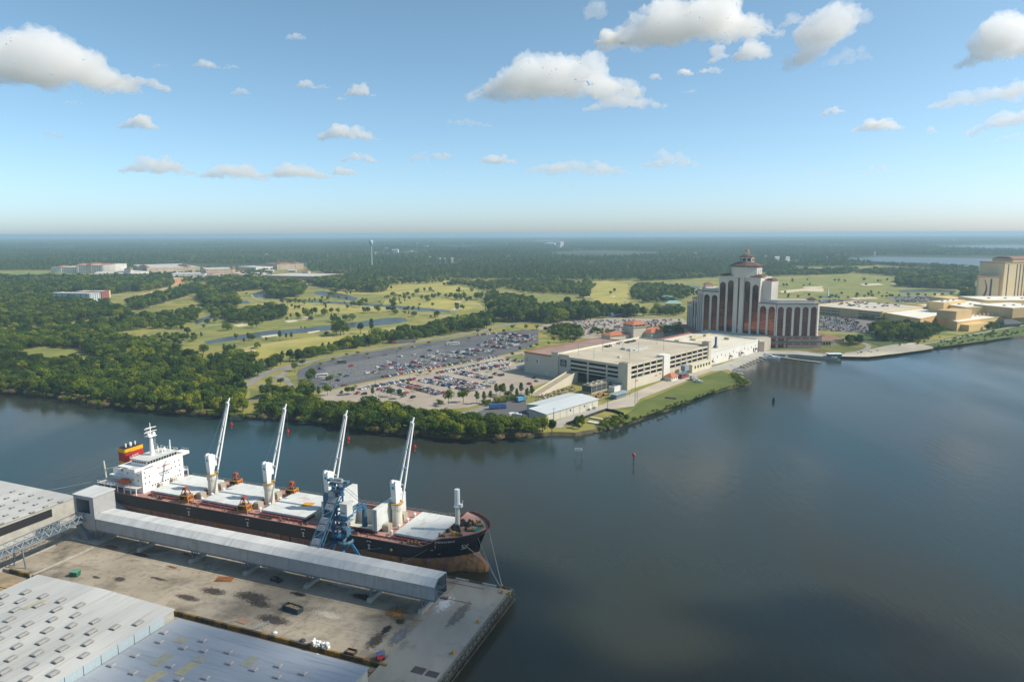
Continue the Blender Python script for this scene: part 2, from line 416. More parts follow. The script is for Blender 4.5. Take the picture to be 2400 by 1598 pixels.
m_bank = mat('muddy_bank', (0.055, 0.048, 0.026), 0.95, col2=(0.11, 0.095, 0.05), scale=0.15)
land = struct(mb.build('ground', [m_ground, m_bank]))

struct(mf_.build('far_ground', [m_floor]))
m_water = bpy.data.materials.new('river_water'); m_water.use_nodes = True
nt, b = nodes_of(m_water)
b.inputs['Base Color'].default_value = (0.026, 0.029, 0.021, 1)
b.inputs['Roughness'].default_value = 0.07
b.inputs['IOR'].default_value = 1.333
tc = nt.nodes.new('ShaderNodeTexCoord')
hs = None
def wave_noise(scale, stretch, rot, strength, dist, prev):
 mp = nt.nodes.new('ShaderNodeMapping'); mp.inputs['Scale'].default_value = stretch; mp.inputs['Rotation'].default_value = (0, 0, rot)
 nt.links.new(tc.outputs['Object'], mp.inputs['Vector'])
 z = nt.nodes.new('ShaderNodeTexNoise'); z.inputs['Scale'].default_value = scale; z.inputs['Detail'].default_value = 3; z.inputs['Roughness'].default_value = 0.55
 nt.links.new(mp.outputs['Vector'], z.inputs['Vector'])
 bp = nt.nodes.new('ShaderNodeBump'); bp.inputs['Strength'].default_value = strength; bp.inputs['Distance'].default_value = dist
 nt.links.new(z.outputs['Fac'], bp.inputs['Height'])
 if prev: nt.links.new(prev, bp.inputs['Normal'])
 return bp.outputs['Normal'], z
n1, z1 = wave_noise(0.30, (1.0, 0.35, 1), R(25), 0.6, 0.16, None)
n2, z2 = wave_noise(1.1, (1.0, 0.5, 1), R(-15), 0.6, 0.05, n1)
nt.links.new(n2, b.inputs['Normal'])
mp = nt.nodes.new('ShaderNodeMapping'); mp.inputs['Scale'].default_value = (1, 0.3, 1)
nt.links.new(tc.outputs['Object'], mp.inputs['Vector'])
zz = nt.nodes.new('ShaderNodeTexNoise'); zz.inputs['Scale'].default_value = 0.012; zz.inputs['Detail'].default_value = 3
nt.links.new(mp.outputs['Vector'], zz.inputs['Vector'])
mr = nt.nodes.new('ShaderNodeMapRange'); mr.inputs['From Min'].default_value = 0.4; mr.inputs['From Max'].default_value = 0.62; mr.inputs['To Min'].default_value = 0.12; mr.inputs['To Max'].default_value = 0.27
nt.links.new(zz.outputs['Fac'], mr.inputs['Value']); nt.links.new(mr.outputs['Result'], b.inputs['Roughness'])
zc_ = nt.nodes.new('ShaderNodeTexNoise'); zc_.inputs['Scale'].default_value = 0.006; zc_.inputs['Detail'].default_value = 5
nt.links.new(mp.outputs['Vector'], zc_.inputs['Vector']); rc_ = nt.nodes.new('ShaderNodeValToRGB'); rc_.color_ramp.elements[0].position = .38; rc_.color_ramp.elements[1].position = .64
rc_.color_ramp.elements[0].color = (0.034, 0.032, 0.018, 1); rc_.color_ramp.elements[1].color = (0.014, 0.040, 0.044, 1)
nt.links.new(zc_.outputs['Fac'], rc_.inputs['Fac']); nt.links.new(rc_.outputs['Color'], b.inputs['Base Color'])
mb = MB(); N_ = 12
for i in range(N_):
 for j in range(N_):
  x0, x1 = lerp(-2600, 2600, i / N_), lerp(-2600, 2600, (i + 1) / N_); y0, y1 = lerp(-700, 1500, j / N_), lerp(-700, 1500, (j + 1) / N_)
  mb.quad((x0, y0, 0), (x1, y0, 0), (x1, y1, 0), (x0, y1, 0))
struct(mb.build('river', [m_water]))

m_pond = mat('pond_water', (0.045, 0.050, 0.042), 0.3, spec=0.16, var=0.1, bump=0.15, bscale=0.4)
m_fair = mat('fairway_grass', (0.235, 0.235, 0.052), 0.95, col2=(0.40, 0.335, 0.085), scale=0.02, detail=7)
m_green = mat('mown_grass', (0.125, 0.160, 0.034), 0.95, col2=(0.250, 0.235, 0.058), scale=0.03, detail=7)
layer(m_green, (0.20, 0.18, 0.07), 0.08, 0.58, 0.7)
m_sand = mat('bunker_sand', (0.50, 0.42, 0.28), 0.95, col2=(0.58, 0.50, 0.36), scale=0.3)
m_beach = mat('beach_sand', (0.40, 0.36, 0.27), 0.95, col2=(0.50, 0.45, 0.34), scale=0.08)
m_path = mat('cart_path_concrete', (0.36, 0.33, 0.26), 0.9, scale=0.1)
m_asph = mat('dark_asphalt', (0.085, 0.088, 0.095), 0.9, col2=(0.115, 0.117, 0.12), scale=0.06, detail=6)
layer(m_asph, (0.11, 0.11, 0.105), 0.02, 0.55, 0.7, amount=0.5)
m_lotc = mat('pale_concrete_lot', (0.30, 0.255, 0.205), 0.9, col2=(0.37, 0.32, 0.26), scale=0.05, detail=6)
layer(m_lotc, (0.20, 0.175, 0.15), 0.09, 0.55, 0.72, amount=0.6)
m_road = mat('road_asphalt', (0.20, 0.19, 0.175), 0.9, col2=(0.25, 0.235, 0.21), scale=0.06)
m_gravel = mat('pale_gravel_road', (0.30, 0.29, 0.27), 0.95, col2=(0.40, 0.36, 0.30), scale=0.05)
m_verge = mat('verge_grass', (0.110, 0.145, 0.030), 0.95, col2=(0.20, 0.195, 0.055), scale=0.06)
m_paint = mat('road_paint', (0.72, 0.70, 0.64), 0.7, var=0.08)
m_kerb = mat('kerb_concrete', (0.40, 0.37, 0.31), 0.9, scale=0.3)

def sheet_px(name, pts, z, m, wob=0.0, k='structure'):
 w = GL(pts)
 if wob:
  w = densify([Vector((p.x, p.y, 0)) for p in w + [w[0]]], 5.0, wob, len(w))[:-1]
 o = MB().sheet([(p.x, p.y) for p in w], LZ + z).build(name, [m]); o['kind'] = k; return o
def ribbon_px(name, pts, w, z, m, sub=5):
 g = GL(pts); out = []
 for i in range(len(g) - 1):                      # Catmull-Rom
  p0, p1, p2, p3 = g[max(0, i - 1)], g[i], g[i + 1], g[min(len(g) - 1, i + 2)]
  for k in range(sub):
   t = k / sub
   out.append(0.5 * ((2 * p1) + (p2 - p0) * t + (2 * p0 - 5 * p1 + 4 * p2 - p3) * t * t + (3 * p1 - p0 - 3 * p2 + p3) * t ** 3))
 out.append(g[-1])
 return struct(MB().ribbon(out, w, LZ + z).build(name, [m])), out

sheet_px('fairway', [(335, 782), (480, 752), (620, 742), (800, 735), (945, 738), (940, 748), (820, 758), (640, 768), (520, 788), (400, 800), (345, 800)], 0.03, m_green, 2)
sheet_px('fairway', [(500, 835), (600, 808), (760, 785), (930, 765), (945, 772), (880, 790), (740, 812), (620, 838), (520, 850)], 0.03, m_fair, 2)
sheet_px('fairway', [(760, 672), (900, 660), (1000, 658), (1150, 655), (1170, 668), (1100, 690), (950, 690), (820, 690), (760, 684)], 0.03, m_fair, 3)
sheet_px('fairway', [(900, 700), (1080, 696), (1130, 712), (1090, 728), (960, 726), (900, 715)], 0.03, m_fair, 3)
sheet_px('fairway', [(560, 715), (700, 706), (850, 716), (940, 722), (900, 732), (720, 735), (600, 728)], 0.03, m_fair, 2)
sheet_px('fairway', [(1220, 690), (1300, 685), (1350, 700), (1300, 712), (1250, 708)], 0.03, m_green, 2)
sheet_px('fairway', [(1380, 662), (1420, 656), (1470, 665), (1480, 700), (1440, 716), (1400, 710), (1375, 688)], 0.03, m_fair, 2)
sheet_px('fairway', [(40, 828), (90, 817), (170, 820), (238, 850), (225, 858), (140, 850), (60, 842)], 0.03, m_green, 1)
sheet_px('fairway', [(1830, 655), (1990, 648), (2100, 655), (2110, 664), (1980, 672), (1850, 678), (1800, 668)], 0.03, m_green, 3)
sheet_px('fairway', [(1880, 680), (2060, 672), (2200, 676), (2260, 690), (2150, 698), (1990, 702), (1890, 696)], 0.03, m_green, 3)
for pts in ([(478, 800), (540, 788), (620, 776), (700, 770), (780, 762), (855, 752), (905, 745), (950, 745), (956, 752), (920, 760), (850, 766), (770, 774), (690, 782), (600, 792), (520, 802), (485, 806)],
   [(395, 812), (420, 806), (432, 808), (420, 814)],
   [(455, 752), (490, 740), (518, 728), (518, 735), (495, 748), (460, 760)],
   [(556, 706), (580, 704), (588, 712), (562, 712)],
   [(585, 690), (622, 680), (625, 694), (600, 698)],
   [(640, 696), (700, 702), (800, 708), (905, 714), (1000, 722), (1055, 728), (1055, 732), (985, 728), (880, 718), (780, 712), (690, 706), (640, 700)],
   [(733, 684), (762, 682), (800, 688), (840, 700), (830, 706), (780, 698), (740, 690)],
   [(1425, 718), (1452, 718), (1448, 738), (1432, 745), (1420, 735)],
   [(1605, 668), (1640, 672), (1640, 678), (1608, 674)],
   [(2105, 680), (2180, 678), (2240, 681), (2240, 686), (2180, 684), (2110, 686)],
   [(1925, 694), (1955, 692), (1960, 697), (1930, 698)]):
 sheet_px('pond', pts, 0.05, m_pond, 0.8)
for pts in ([(1985, 606), (2060, 602), (2200, 604), (2330, 606), (2460, 606), (2460, 632), (2290, 630), (2180, 626), (2120, 620), (2030, 616)],
   [(2195, 578), (2300, 575), (2460, 574), (2460, 589), (2330, 588), (2210, 583)]):
 sheet_px('lake', pts, 0.06, m_pond, 5)
for pts in ([(545, 762), (575, 758), (585, 762), (560, 766)], [(665, 752), (690, 749), (700, 753), (675, 756)], [(700, 744), (722, 741), (730, 744), (712, 748)], [(566, 824), (595, 819), (602, 823), (598, 830), (570, 830)], [(720, 778), (748, 774), (750, 777), (724, 782)], [(610, 788), (650, 783), (652, 787), (616, 792)], [(1368, 693), (1382, 692), (1382, 697), (1370, 698)], [(1430, 693), (1442, 693), (1440, 697)], [(1066, 708), (1078, 707), (1076, 711)], [(1055, 724), (1075, 720), (1085, 723), (1065, 728)],
   [(1825, 682), (1900, 675), (1930, 676), (1930, 684), (1880, 682), (1835, 687)], [(1880, 672), (1930, 671), (1925, 675), (1885, 675)], [(2015, 666), (2060, 664), (2072, 668), (2025, 670)], [(2085, 664), (2100, 664), (2098, 668)], [(1990, 698), (2045, 696), (2060, 700), (2000, 702)], [(2185, 690), (2205, 689), (2200, 693)]):
 sheet_px('sand_bunker', pts, 0.08, m_sand, 0.6)
CARTS = [[(478, 838), (540, 822), (640, 808), (740, 795), (850, 780), (950, 768)], [(340, 788), (420, 775), (520, 760), (640, 752), (740, 748), (840, 742)],
   [(590, 690), (600, 700), (660, 710), (780, 716), (900, 726), (1000, 735), (1060, 748)], [(1080, 708), (1120, 714), (1130, 720)],
   [(80, 760), (200, 755), (280, 735), (340, 722), (400, 706), (440, 695)], [(1460, 700), (1480, 712), (1500, 718), (1530, 728)], [(0, 778), (60, 768), (150, 762)]]
for pts in CARTS: ribbon_px('cart_path', pts, 3.2, 0.10, m_path)

LOT_A = [(738, 851), (827, 831), (946, 812), (1065, 793), (1125, 783), (1190, 776), (1262, 772), (1262, 802), (1229, 818), (1169, 833), (1036, 860), (902, 886), (783, 910), (735, 912), (708, 905), (690, 888), (700, 866)]
LOT_B = [(783, 913), (902, 889), (1036, 863), (1169, 836), (1229, 822), (1240, 850), (1300, 872), (1300, 890), (1252, 906), (1226, 926), (1160, 938), (1100, 954), (1030, 962), (940, 952), (850, 946), (735, 935), (745, 922)]
LOT_C = [(1255, 769), (1300, 752), (1440, 745.5), (1600, 747), (1630, 775), (1580, 800), (1450, 800), (1340, 790)]
sheet_px('parking_lot', LOT_A, 0.06, m_asph)
sheet_px('parking_lot', LOT_B, 0.06, m_lotc)
sheet_px('parking_lot', LOT_C, 0.06, m_lotc)
LOT_D = [(1915, 704), (2000, 700), (2010, 712), (1965, 728), (1915, 735)]
LOT_D2 = [(1915, 742), (1985, 738), (2072, 757), (2055, 778), (1985, 780), (1915, 770)]
LOT_E = [(2070, 700), (2130, 693), (2240, 694), (2240, 710), (2100, 708)]
for p in (LOT_D, LOT_D2, LOT_E): sheet_px('parking_lot', p, 0.06, mat('grey_lot_asphalt', (0.17, 0.16, 0.15), 0.9, scale=0.08))
sheet_px('yard', [(1100, 975), (1165, 945), (1228, 930), (1240, 965), (1280, 1000), (1240, 1004), (1150, 995)], 0.05, m_asph)
ribbon_px('road', [(560, 912), (590, 895), (640, 868), (740, 845), (850, 824), (946, 807), (1040, 790), (1125, 777), (1165, 766), (1215, 758), (1260, 755), (1330, 748), (1440, 743), (1600, 745)], 9.0, 0.12, m_road)
ribbon_px('road', [(600, 905), (648, 892), (662, 878), (680, 862), (720, 850)], 5.0, 0.125, m_road)
ribbon_px('road', [(640, 880), (668, 888), (690, 905), (716, 920)], 7.0, 0.13, m_road)
ribbon_px('road', [(585, 938), (640, 930), (700, 930), (760, 945), (860, 956), (1000, 968), (1090, 968), (1160, 945), (1230, 922)], 7.0, 0.10, m_road)
RIVER_ROAD = [(1295, 1000), (1340, 982), (1400, 960), (1460, 940), (1510, 922), (1560, 903), (1620, 880), (1670, 864), (1700, 856)]
ribbon_px('road', RIVER_ROAD, 11.0, 0.10, m_gravel)
sheet_px('gravel_apron', [(1400, 952), (1470, 926), (1560, 890), (1600, 880), (1660, 862), (1690, 862), (1640, 880), (1590, 900), (1500, 935), (1486, 952), (1440, 958), (1410, 962)], 0.14, mat('gravel_apron', (0.36, 0.32, 0.26), 0.95, col2=(0.45, 0.40, 0.32), scale=0.06))
sheet_px('riverside_lawn', [(1480, 962), (1500, 942), (1560, 918), (1620, 892), (1690, 868), (1722, 880), (1745, 893), (1700, 908), (1640, 930), (1560, 958), (1520, 972), (1470, 990), (1450, 985)], 0.045, mat('riverside_lawn', (0.075, 0.110, 0.020), 0.95, col2=(0.125, 0.145, 0.032), scale=0.05), 1)
ribbon_px('grass_divider', [(770, 915), (902, 888), (1036, 862), (1169, 835), (1232, 820)], 4.0, 0.14, mat('dry_verge', (0.34, 0.26, 0.085), 0.95, col2=(0.24, 0.22, 0.07), scale=0.08))
ribbon_px('grass_verge', [(690, 872), (705, 860), (745, 846), (830, 828), (946, 810), (1060, 791)], 3.0, 0.15, m_verge)
ribbon_px('grass_verge', [(688, 880), (690, 893), (706, 908), (735, 916)], 6.0, 0.16, m_verge)
sheet_px('verge_lawn', [(585, 915), (640, 900), (690, 915), (640, 935), (590, 940)], 0.07, m_verge, 1)
sheet_px('verge_lawn', [(1180, 838), (1225, 828), (1235, 845), (1210, 852)], 0.09, m_verge)
sheet_px('beach', [(1967, 835), (1985, 826), (2040, 818), (2090, 808), (2140, 803), (2185, 812), (2188, 816), (2160, 821), (2101, 829), (2035, 836.5)], 0.06, m_beach, 0.6)
ribbon_px('shore_path', [(1985, 800), (2020, 803), (2036, 812), (2020, 822), (1985, 828)], 5.0, 0.08, m_gravel)
ribbon_px('shore_path', [(2150, 808), (2200, 800), (2260, 788), (2330, 774), (2400, 762)], 3.0, 0.09, m_path)
m_lawn2 = mat('lush_shore_grass', (0.065, 0.100, 0.022), 0.95, col2=(0.115, 0.145, 0.038), scale=0.04)
sheet_px('shore_lawn', [(2190, 814), (2150, 806), (2210, 795), (2260, 783), (2330, 768), (2460, 748), (2460, 776), (2366, 790), (2300, 800), (2233, 809)], 0.05, m_lawn2, 1)
sheet_px('shore_lawn', [(1990, 785), (2040, 780), (2150, 798), (2140, 803), (2060, 812), (2020, 800)], 0.05, m_lawn2, 1)
hw, hwp = ribbon_px('highway', [(1880, 630), (1960, 627), (2080, 629), (2200, 633), (2330, 640), (2500, 648)], 26, 0.12, mat('highway_concrete', (0.34, 0.32, 0.29), 0.9))
mb = MB()
A0 = [G(u, v) for u, v in ((760, 862), (1040, 806), (1040, 852), (760, 905))]
for r in range(7):
 p = A0[0].lerp(A0[3], (r + 0.5) / 7); q = A0[1].lerp(A0[2], (r + 0.5) / 7)
 d = (q - p).normalized(); o = Vector((-d.y, d.x, 0)); n = int((q - p).length / 2.8)
 for k in range(n):
  c = p + d * (k * 2.8)
  a = c - o * 5; e = c + o * 5
  mb.quad(a - d * 0.08, a + d * 0.08, e + d * 0.08, e - d * 0.08)
for i, v in enumerate(mb.v): mb.v[i] = (v[0], v[1], LZ + 0.075)
struct(mb.build('bay_marking', [m_paint]))
# ================================================================== quay, warehouses, conveyor
QZ = 4.0
m_qconc = mat('quay_concrete', (0.255, 0.220, 0.165), 0.9, col2=(0.355, 0.312, 0.243), scale=0.06, detail=8)
layer(m_qconc, (0.100, 0.085, 0.065), 0.09, 0.50, 0.66, stretch=(0.6, 1.2, 1), amount=0.8)
layer(m_qconc, (0.16, 0.125, 0.085), 0.45, 0.52, 0.66, amount=0.55, detail=8)
layer(m_qconc, (0.060, 0.050, 0.042), 0.05, 0.58, 0.68, stretch=(1.0, 0.5, 1), amount=0.8)
layer(m_qconc, (0.42, 0.385, 0.31), 0.035, 0.60, 0.75, amount=0.6)
m_qconc2 = mat('quay_end_concrete', (0.250, 0.235, 0.195), 0.9, col2=(0.325, 0.31, 0.265), scale=0.10, detail=8, stretch=(1, 0.35, 1))
layer(m_qconc2, (0.15, 0.14, 0.12), 0.12, 0.55, 0.72, amount=0.7)
m_qdark = mat('wet_timber', (0.045, 0.042, 0.032), 0.85, col2=(0.10, 0.095, 0.07), scale=0.4)
m_yellow = mat('worn_yellow_paint', (0.26, 0.165, 0.02), 0.85, col2=(0.13, 0.085, 0.025), scale=0.5)
m_bollard = mat('bollard_yellow', (0.40, 0.26, 0.045), 0.7, var=0.2)
m_joint = mat('joint_tar', (0.05, 0.045, 0.04), 0.9)
m_backlot = mat('yard_dirt', (0.20, 0.165, 0.11), 0.95, col2=(0.30, 0.25, 0.17), scale=0.12)
m_galv = mat('weathered_sheet_metal', (0.46, 0.47, 0.465), 0.55, metal=0.0, col2=(0.57, 0.57, 0.55), scale=0.25, spec=0.4, stretch=(1, 0.15, 1))
layer(m_galv, (0.33, 0.335, 0.33), 0.3, 0.52, 0.72, stretch=(2.5, 0.2, 0.4), amount=0.7)
ribs(m_galv, 'X', 0.45, 0.5)
m_galvw = mat('sheet_metal_wall', (0.31, 0.31, 0.31), 0.6, col2=(0.36, 0.36, 0.35), scale=0.3, spec=0.3)
layer(m_galvw, (0.21, 0.19, 0.165), 0.5, 0.54, 0.72, stretch=(1.6, 1.6, 0.15), amount=0.6)
ribs(m_galvw, 'X', 0.6, 0.45)
m_steel = mat('grey_blue_steel', (0.10, 0.13, 0.15), 0.6, col2=(0.16, 0.19, 0.21), scale=0.6)
m_dark = mat('dark_void', (0.02, 0.02, 0.022), 0.9)
m_rust = mat('rust', (0.16, 0.055, 0.02), 0.9, col2=(0.26, 0.10, 0.03), scale=0.7)
m_pad = mat('footing_concrete', (0.34, 0.33, 0.29), 0.9, scale=0.5)

def qpoly(pts): return [Q(s, t).to_2d() for s, t in pts]
mb = MB()
mb.prism([p for p in qpoly([(-420, -51.5), (-18, -51.5), (-18, 0), (-420, 0)])], -4.0, QZ, 0)
quay = struct(mb.build('quay', [m_qconc]))
mb = MB(); mb.prism(qpoly([(-18, -150), (0, -150), (0, 0), (-18, 0)]), -4.0, QZ - 0.004, 0)
struct(mb.build('quay_end', [m_qconc2]))
mb = MB(); mb.prism(qpoly([(-420, -260), (-18, -260), (-18, -51.5), (-420, -51.5)]), -4.0, 2.9, 0)
struct(mb.build('rail_yard', [m_backlot]))
mb = MB()
for s in (-26, -52, -78.4, -104, -130, -156):
 a, b = Q(s, -51), Q(s, -0.5)
 d = QD * 0.04
 mb.quad((*(a - d).xy, QZ + .006), (*(a + d).xy, QZ + .006), (*(b + d).xy, QZ + .006), (*(b - d).xy, QZ + .006))
for t in (-8.5, -28, -40):
 a, b = Q(-300, t), Q(-18, t); d = QN * 0.035
 mb.quad((*(a - d).xy, QZ + .007), (*(b - d).xy, QZ + .007), (*(b + d).xy, QZ + .007), (*(a + d).xy, QZ + .007))
struct(mb.build('slab_joint', [m_joint]))
mb = MB()
for t in (-3.5, -13.5):
 a, b = Q(-160, t), Q(-8, t)
 mb.bar((*a.xy, QZ + .06), (*b.xy, QZ + .06), 0.16, 0.12)
struct(mb.build('crane_rail', [m_rust]))
def soft(m, rx, ry, fall=.55):
 """Stain that thins out towards a ragged edge."""
 m = m.copy(); nt, b = nodes_of(m); tc = nt.nodes.new('ShaderNodeTexCoord'); mp = nt.nodes.new('ShaderNodeMapping'); mp.inputs['Scale'].default_value = (1 / rx, 1 / ry, 0)
 nt.links.new(tc.outputs['Object'], mp.inputs['Vector']); ln = nt.nodes.new('ShaderNodeVectorMath'); ln.operation = 'LENGTH'; nt.links.new(mp.outputs['Vector'], ln.inputs[0])
 nz = nt.nodes.new('ShaderNodeTexNoise'); nz.inputs['Scale'].default_value = .8; nz.inputs['Detail'].default_value = 7; nz.inputs['Roughness'].default_value = .7; nt.links.new(tc.outputs['Object'], nz.inputs['Vector'])
 sb = nt.nodes.new('ShaderNodeMath'); sb.operation = 'MULTIPLY_ADD'; sb.inputs[1].default_value = 1.9; nt.links.new(nz.outputs['Fac'], sb.inputs[0])
 ng_ = nt.nodes.new('ShaderNodeMath'); ng_.operation = 'MULTIPLY'; ng_.inputs[1].default_value = -1.15; nt.links.new(ln.outputs['Value'], ng_.inputs[0]); nt.links.new(ng_.outputs[0], sb.inputs[2])
 mr = nt.nodes.new('ShaderNodeMapRange'); mr.inputs['From Min'].default_value = .12; mr.inputs['From Max'].default_value = .12 + fall; nt.links.new(sb.outputs[0], mr.inputs['Value']); nt.links.new(mr.outputs['Result'], b.inputs['Alpha'])
 return m
m_dust = mat('spilled_powder', (0.52, 0.55, 0.55), 0.95, var=0.06, scale=0.4)
def blob(c, rx, ry, n, wob, seed, rot=0):
 out = []
 for k in range(n):
  a = 2 * math.pi * k / n; r = 1 + wob * (noise.noise(Vector((math.cos(a) * 2, math.sin(a) * 2, seed))) + 0.6 * noise.noise(Vector((math.cos(a) * 5, math.sin(a) * 5, seed + 9))))
  x, y = rx * r * math.cos(a), ry * r * math.sin(a)
  out.append((c[0] + x * math.cos(rot) - y * math.sin(rot), c[1] + x * math.sin(rot) + y * math.cos(rot)))
 return out
def mound(name, c, rx, ry, h, seed, m, rot=0.0, wob=0.55, z=QZ):
 """A low heap with a ragged foot."""
 mb = MB(); n = 28; rings = [(1.0, 0.0), (0.8, 0.45), (0.5, 0.8), (0.2, 1.0)]
 base = blob((0, 0), rx, ry, n, wob, seed, rot); L = []
 for f, hh in rings:
  L.append([(p[0] * f, p[1] * f, 0.008 + h * hh * (1 + 0.5 * noise.noise(Vector((p[0] * f, p[1] * f, seed))))) for p in base])
 for a, b in zip(L, L[1:]):
  for k in range(n):
   mb.quad(a[k], a[(k + 1) % n], b[(k + 1) % n], b[k])
 mb.poly(L[-1])
 o = mb.build(name, [m], smooth=True); o.location = (c[0], c[1], z); return o
def qpx(u, v, z=QZ): return G(u, v, z)
for (u, v, rx, ry, h, m_, lab, cat_) in (
  (1040, 1415, 3.4, 8.0, 0.03, m_dust, 'pale powder spilled across the bare end of the quay', 'powder'),
  (800, 1372, 8.0, 1.6, 0.02, mat('powder_streak', (0.36, 0.35, 0.32), 0.95, scale=0.5), 'long pale powder streak under the conveyor gallery', 'powder'),
  (928, 1437, 4.6, 4.0, 0.35, mat('brown_meal', (0.17, 0.085, 0.022), 0.95, col2=(0.26, 0.14, 0.04), scale=0.5), 'ragged brown heap of spilled meal beside the last gallery footing', 'heap'),
  (937, 1456, 1.9, 2.0, 0.12, mat('black_muck', (0.02, 0.018, 0.015), 0.8, scale=0.6), 'black muck patch at the edge of the brown heap', 'muck'),
  (905, 1475, 1.5, 3.4, 0.06, MATS['black_muck'], 'long smear of black muck running from the brown heap', 'muck'),
  (262, 1282, 4.2, 1.6, 0.15, m_rust, 'rusty scrap patch in the shade below the transfer tower', 'scrap'),
  (280, 1357, 3.0, 1.8, 0.08, mat('dark_stain', (0.055, 0.045, 0.04), 0.9, scale=0.6), 'dark oily patch on the sunlit concrete', 'stain'),
  (372, 1356, 4.8, 0.9, 0.05, MATS['dark_stain'], 'long dark streak of muck on the concrete in front of the conveyor', 'stain'),
  (402, 1328, 3.0, 0.7, 0.08, mat('red_rust_dust', (0.16, 0.045, 0.025), 0.95, scale=0.7), 'narrow strip of red rust dust in front of the gallery', 'rust'),
  (435, 1298, 2.2, 0.8, 0.06, MATS['red_rust_dust'], 'small patch of red rust dust close under the gallery', 'rust'),
  (610, 1415, 5.0, 2.4, 0.07, MATS['dark_stain'], 'large black patch of spilled muck left of the loaded skip', 'stain'),
  (700, 1392, 4.0, 1.4, 0.07, MATS['black_muck'], 'black patch around a gallery footing', 'muck'),
  (590, 1398, 8.0, 3.4, 0.02, MATS['dark_stain'], 'broad smudged stain around the black patch by the skip', 'stain'),
  (500, 1385, 6.0, 2.6, 0.02, MATS['dark_stain'], 'broad smudged stain behind the rusty plate', 'stain'),
  (850, 1398, 5.0, 2.2, 0.03, MATS['black_muck'], 'black smear beside the second last gallery footing', 'muck'),
  (640, 1452, 7.0, 2.8, 0.02, MATS['dark_stain'], 'wide grey smudge beside the grey railing stub', 'stain'),
  (770, 1440, 9.0, 3.2, 0.02, mat('pale_scuff', (.40, .36, .29), .95, scale=.5), 'wide pale scuffed area right of the loaded skip', 'stain'),
  (330, 1300, 5.0, 1.6, 0.02, MATS['dark_stain'], 'dark smudge in the shade under the first gallery span', 'stain'),
  (225, 1352, 2.2, .9, 0.03, MATS['dark_stain'], 'small dark puddle mark near the green dumpster', 'stain'),
  (440, 1400, 6.0, 1.8, 0.02, MATS['dark_stain'], 'thin dark smudge near the warehouse roof tip', 'stain'),
  (880, 1500, 2.6, 5.5, 0.02, MATS['dark_stain'], 'long dark smudge running towards the forklift', 'stain'),
  (935, 1490, 2.2, 6.0, 0.02, mat('wet_grey', (.17, .18, .19), .5, scale=.5), 'damp grey strip along the edge of the quay end slab', 'stain'),
  (1075, 1440, 2.0, 9.0, 0.02, mat('tyre_mark', (.16, .15, .13), .9, scale=.5), 'faint tyre marks curving over the quay end', 'stain')):
 p = qpx(u, v)
 o = mound('heap' if h > 0.1 else 'spill', p, rx * 1.35, ry * 1.35, h, u * 0.13, soft(m_, rx * 1.3, ry * 1.3), 0, .2)
 o.rotation_euler[2] = QA; tag(o, lab, cat_)

def along(name, label, t, s0, s1, w, h, z, mats, n, cat_='kerb'):
 r = thing(name, label, cat_, Q((s0 + s1) / 2, t, z), QA); L = (s1 - s0) / n
 for k in range(n):
  x0 = -(s1 - s0) / 2 + k * L
  MB().box(x0 + 0.03, x0 + L - 0.03, -w / 2, w / 2, 0, h).build('kerb_block', [mats[k % len(mats)]], r)
 return r
m_blackk = mat('kerb_black', (0.035, 0.03, 0.022), 0.9, col2=(0.10, 0.075, 0.03), scale=0.8)
along('striped_kerb', 'worn yellow and black kerb wall along the back edge of the quay', -51.2, -169, -16, 0.7, 1.3, 3.0, [m_blackk, m_blackk, m_yellow, m_blackk, m_yellow, m_yellow, m_blackk], 61)
along('front_kerb', 'low concrete kerb along the berth edge below the ship', -0.5, -190, 0, 0.6, 0.45, QZ - 0.02, [m_pad, m_qdark], 38)
r = thing('timber_fender', 'dark timber fender wall with piles along the open end of the quay', 'fender', Q(0.5, -60, -1.5), QA)
for k in range(46):
 y = 59 - k * 2.6
 MB().tube((0.55, y, -2.5), (0.55, y, 5.6 + 0.3 * random.random()), 0.22, 0.2, 7).build('fender_pile', [m_qdark], r)
for z, w in ((5.4, 0.35), (3.9, 0.4), (2.2, 0.4)):
 MB().box(0.75, 0.75 + w, -60, 60, z, z + 0.4).build('wale', [m_qdark], r)
MB().box(-0.45, 0.3, -60, 60, 5.46, 5.62).build('walkway_plank', [mat('grey_planks', (0.20, 0.19, 0.155), 0.9, col2=(0.12, 0.115, 0.095), scale=0.6)], r)
for k in range(23):
 MB().bar((0.9, 59.5 - k * 5.2, 4.0), (0.9, 56.9 - k * 5.2, 5.4), 0.14).build('brace', [mat('green_weed_timber', (0.09, 0.11, 0.075), 0.9)], r)
def bollard(u, v, lab, sc=1.0):
 p = qpx(u, v); r = thing('bollard', lab, 'bollard', p, QA, 'yellow bollards on the quay')
 MB().box(-0.6 * sc, 0.6 * sc, -0.6 * sc, 0.6 * sc, 0, 0.18).build('base_plate', [m_bollard], r)
 MB().lathe([(0.38 * sc, 0.18), (0.32 * sc, 0.7 * sc), (0.55 * sc, 0.95 * sc), (0.5 * sc, 1.1 * sc), (0.0, 1.15 * sc)], 10).build('post', [m_bollard], r)
bollard(1176, 1376, 'yellow bollard at the outer quay corner holding the bow lines', .85)
bollard(1178, 1389, 'second yellow bollard set back from the outer quay corner', .95)
bollard(1121, 1458, 'yellow bollard midway along the open quay end', .85)
bollard(1062, 1531, 'yellow bollard near the dark steel plates on the quay end', .85)
bollard(1195, 1392, 'yellow marker block on the timber fender at the corner', 1.0)
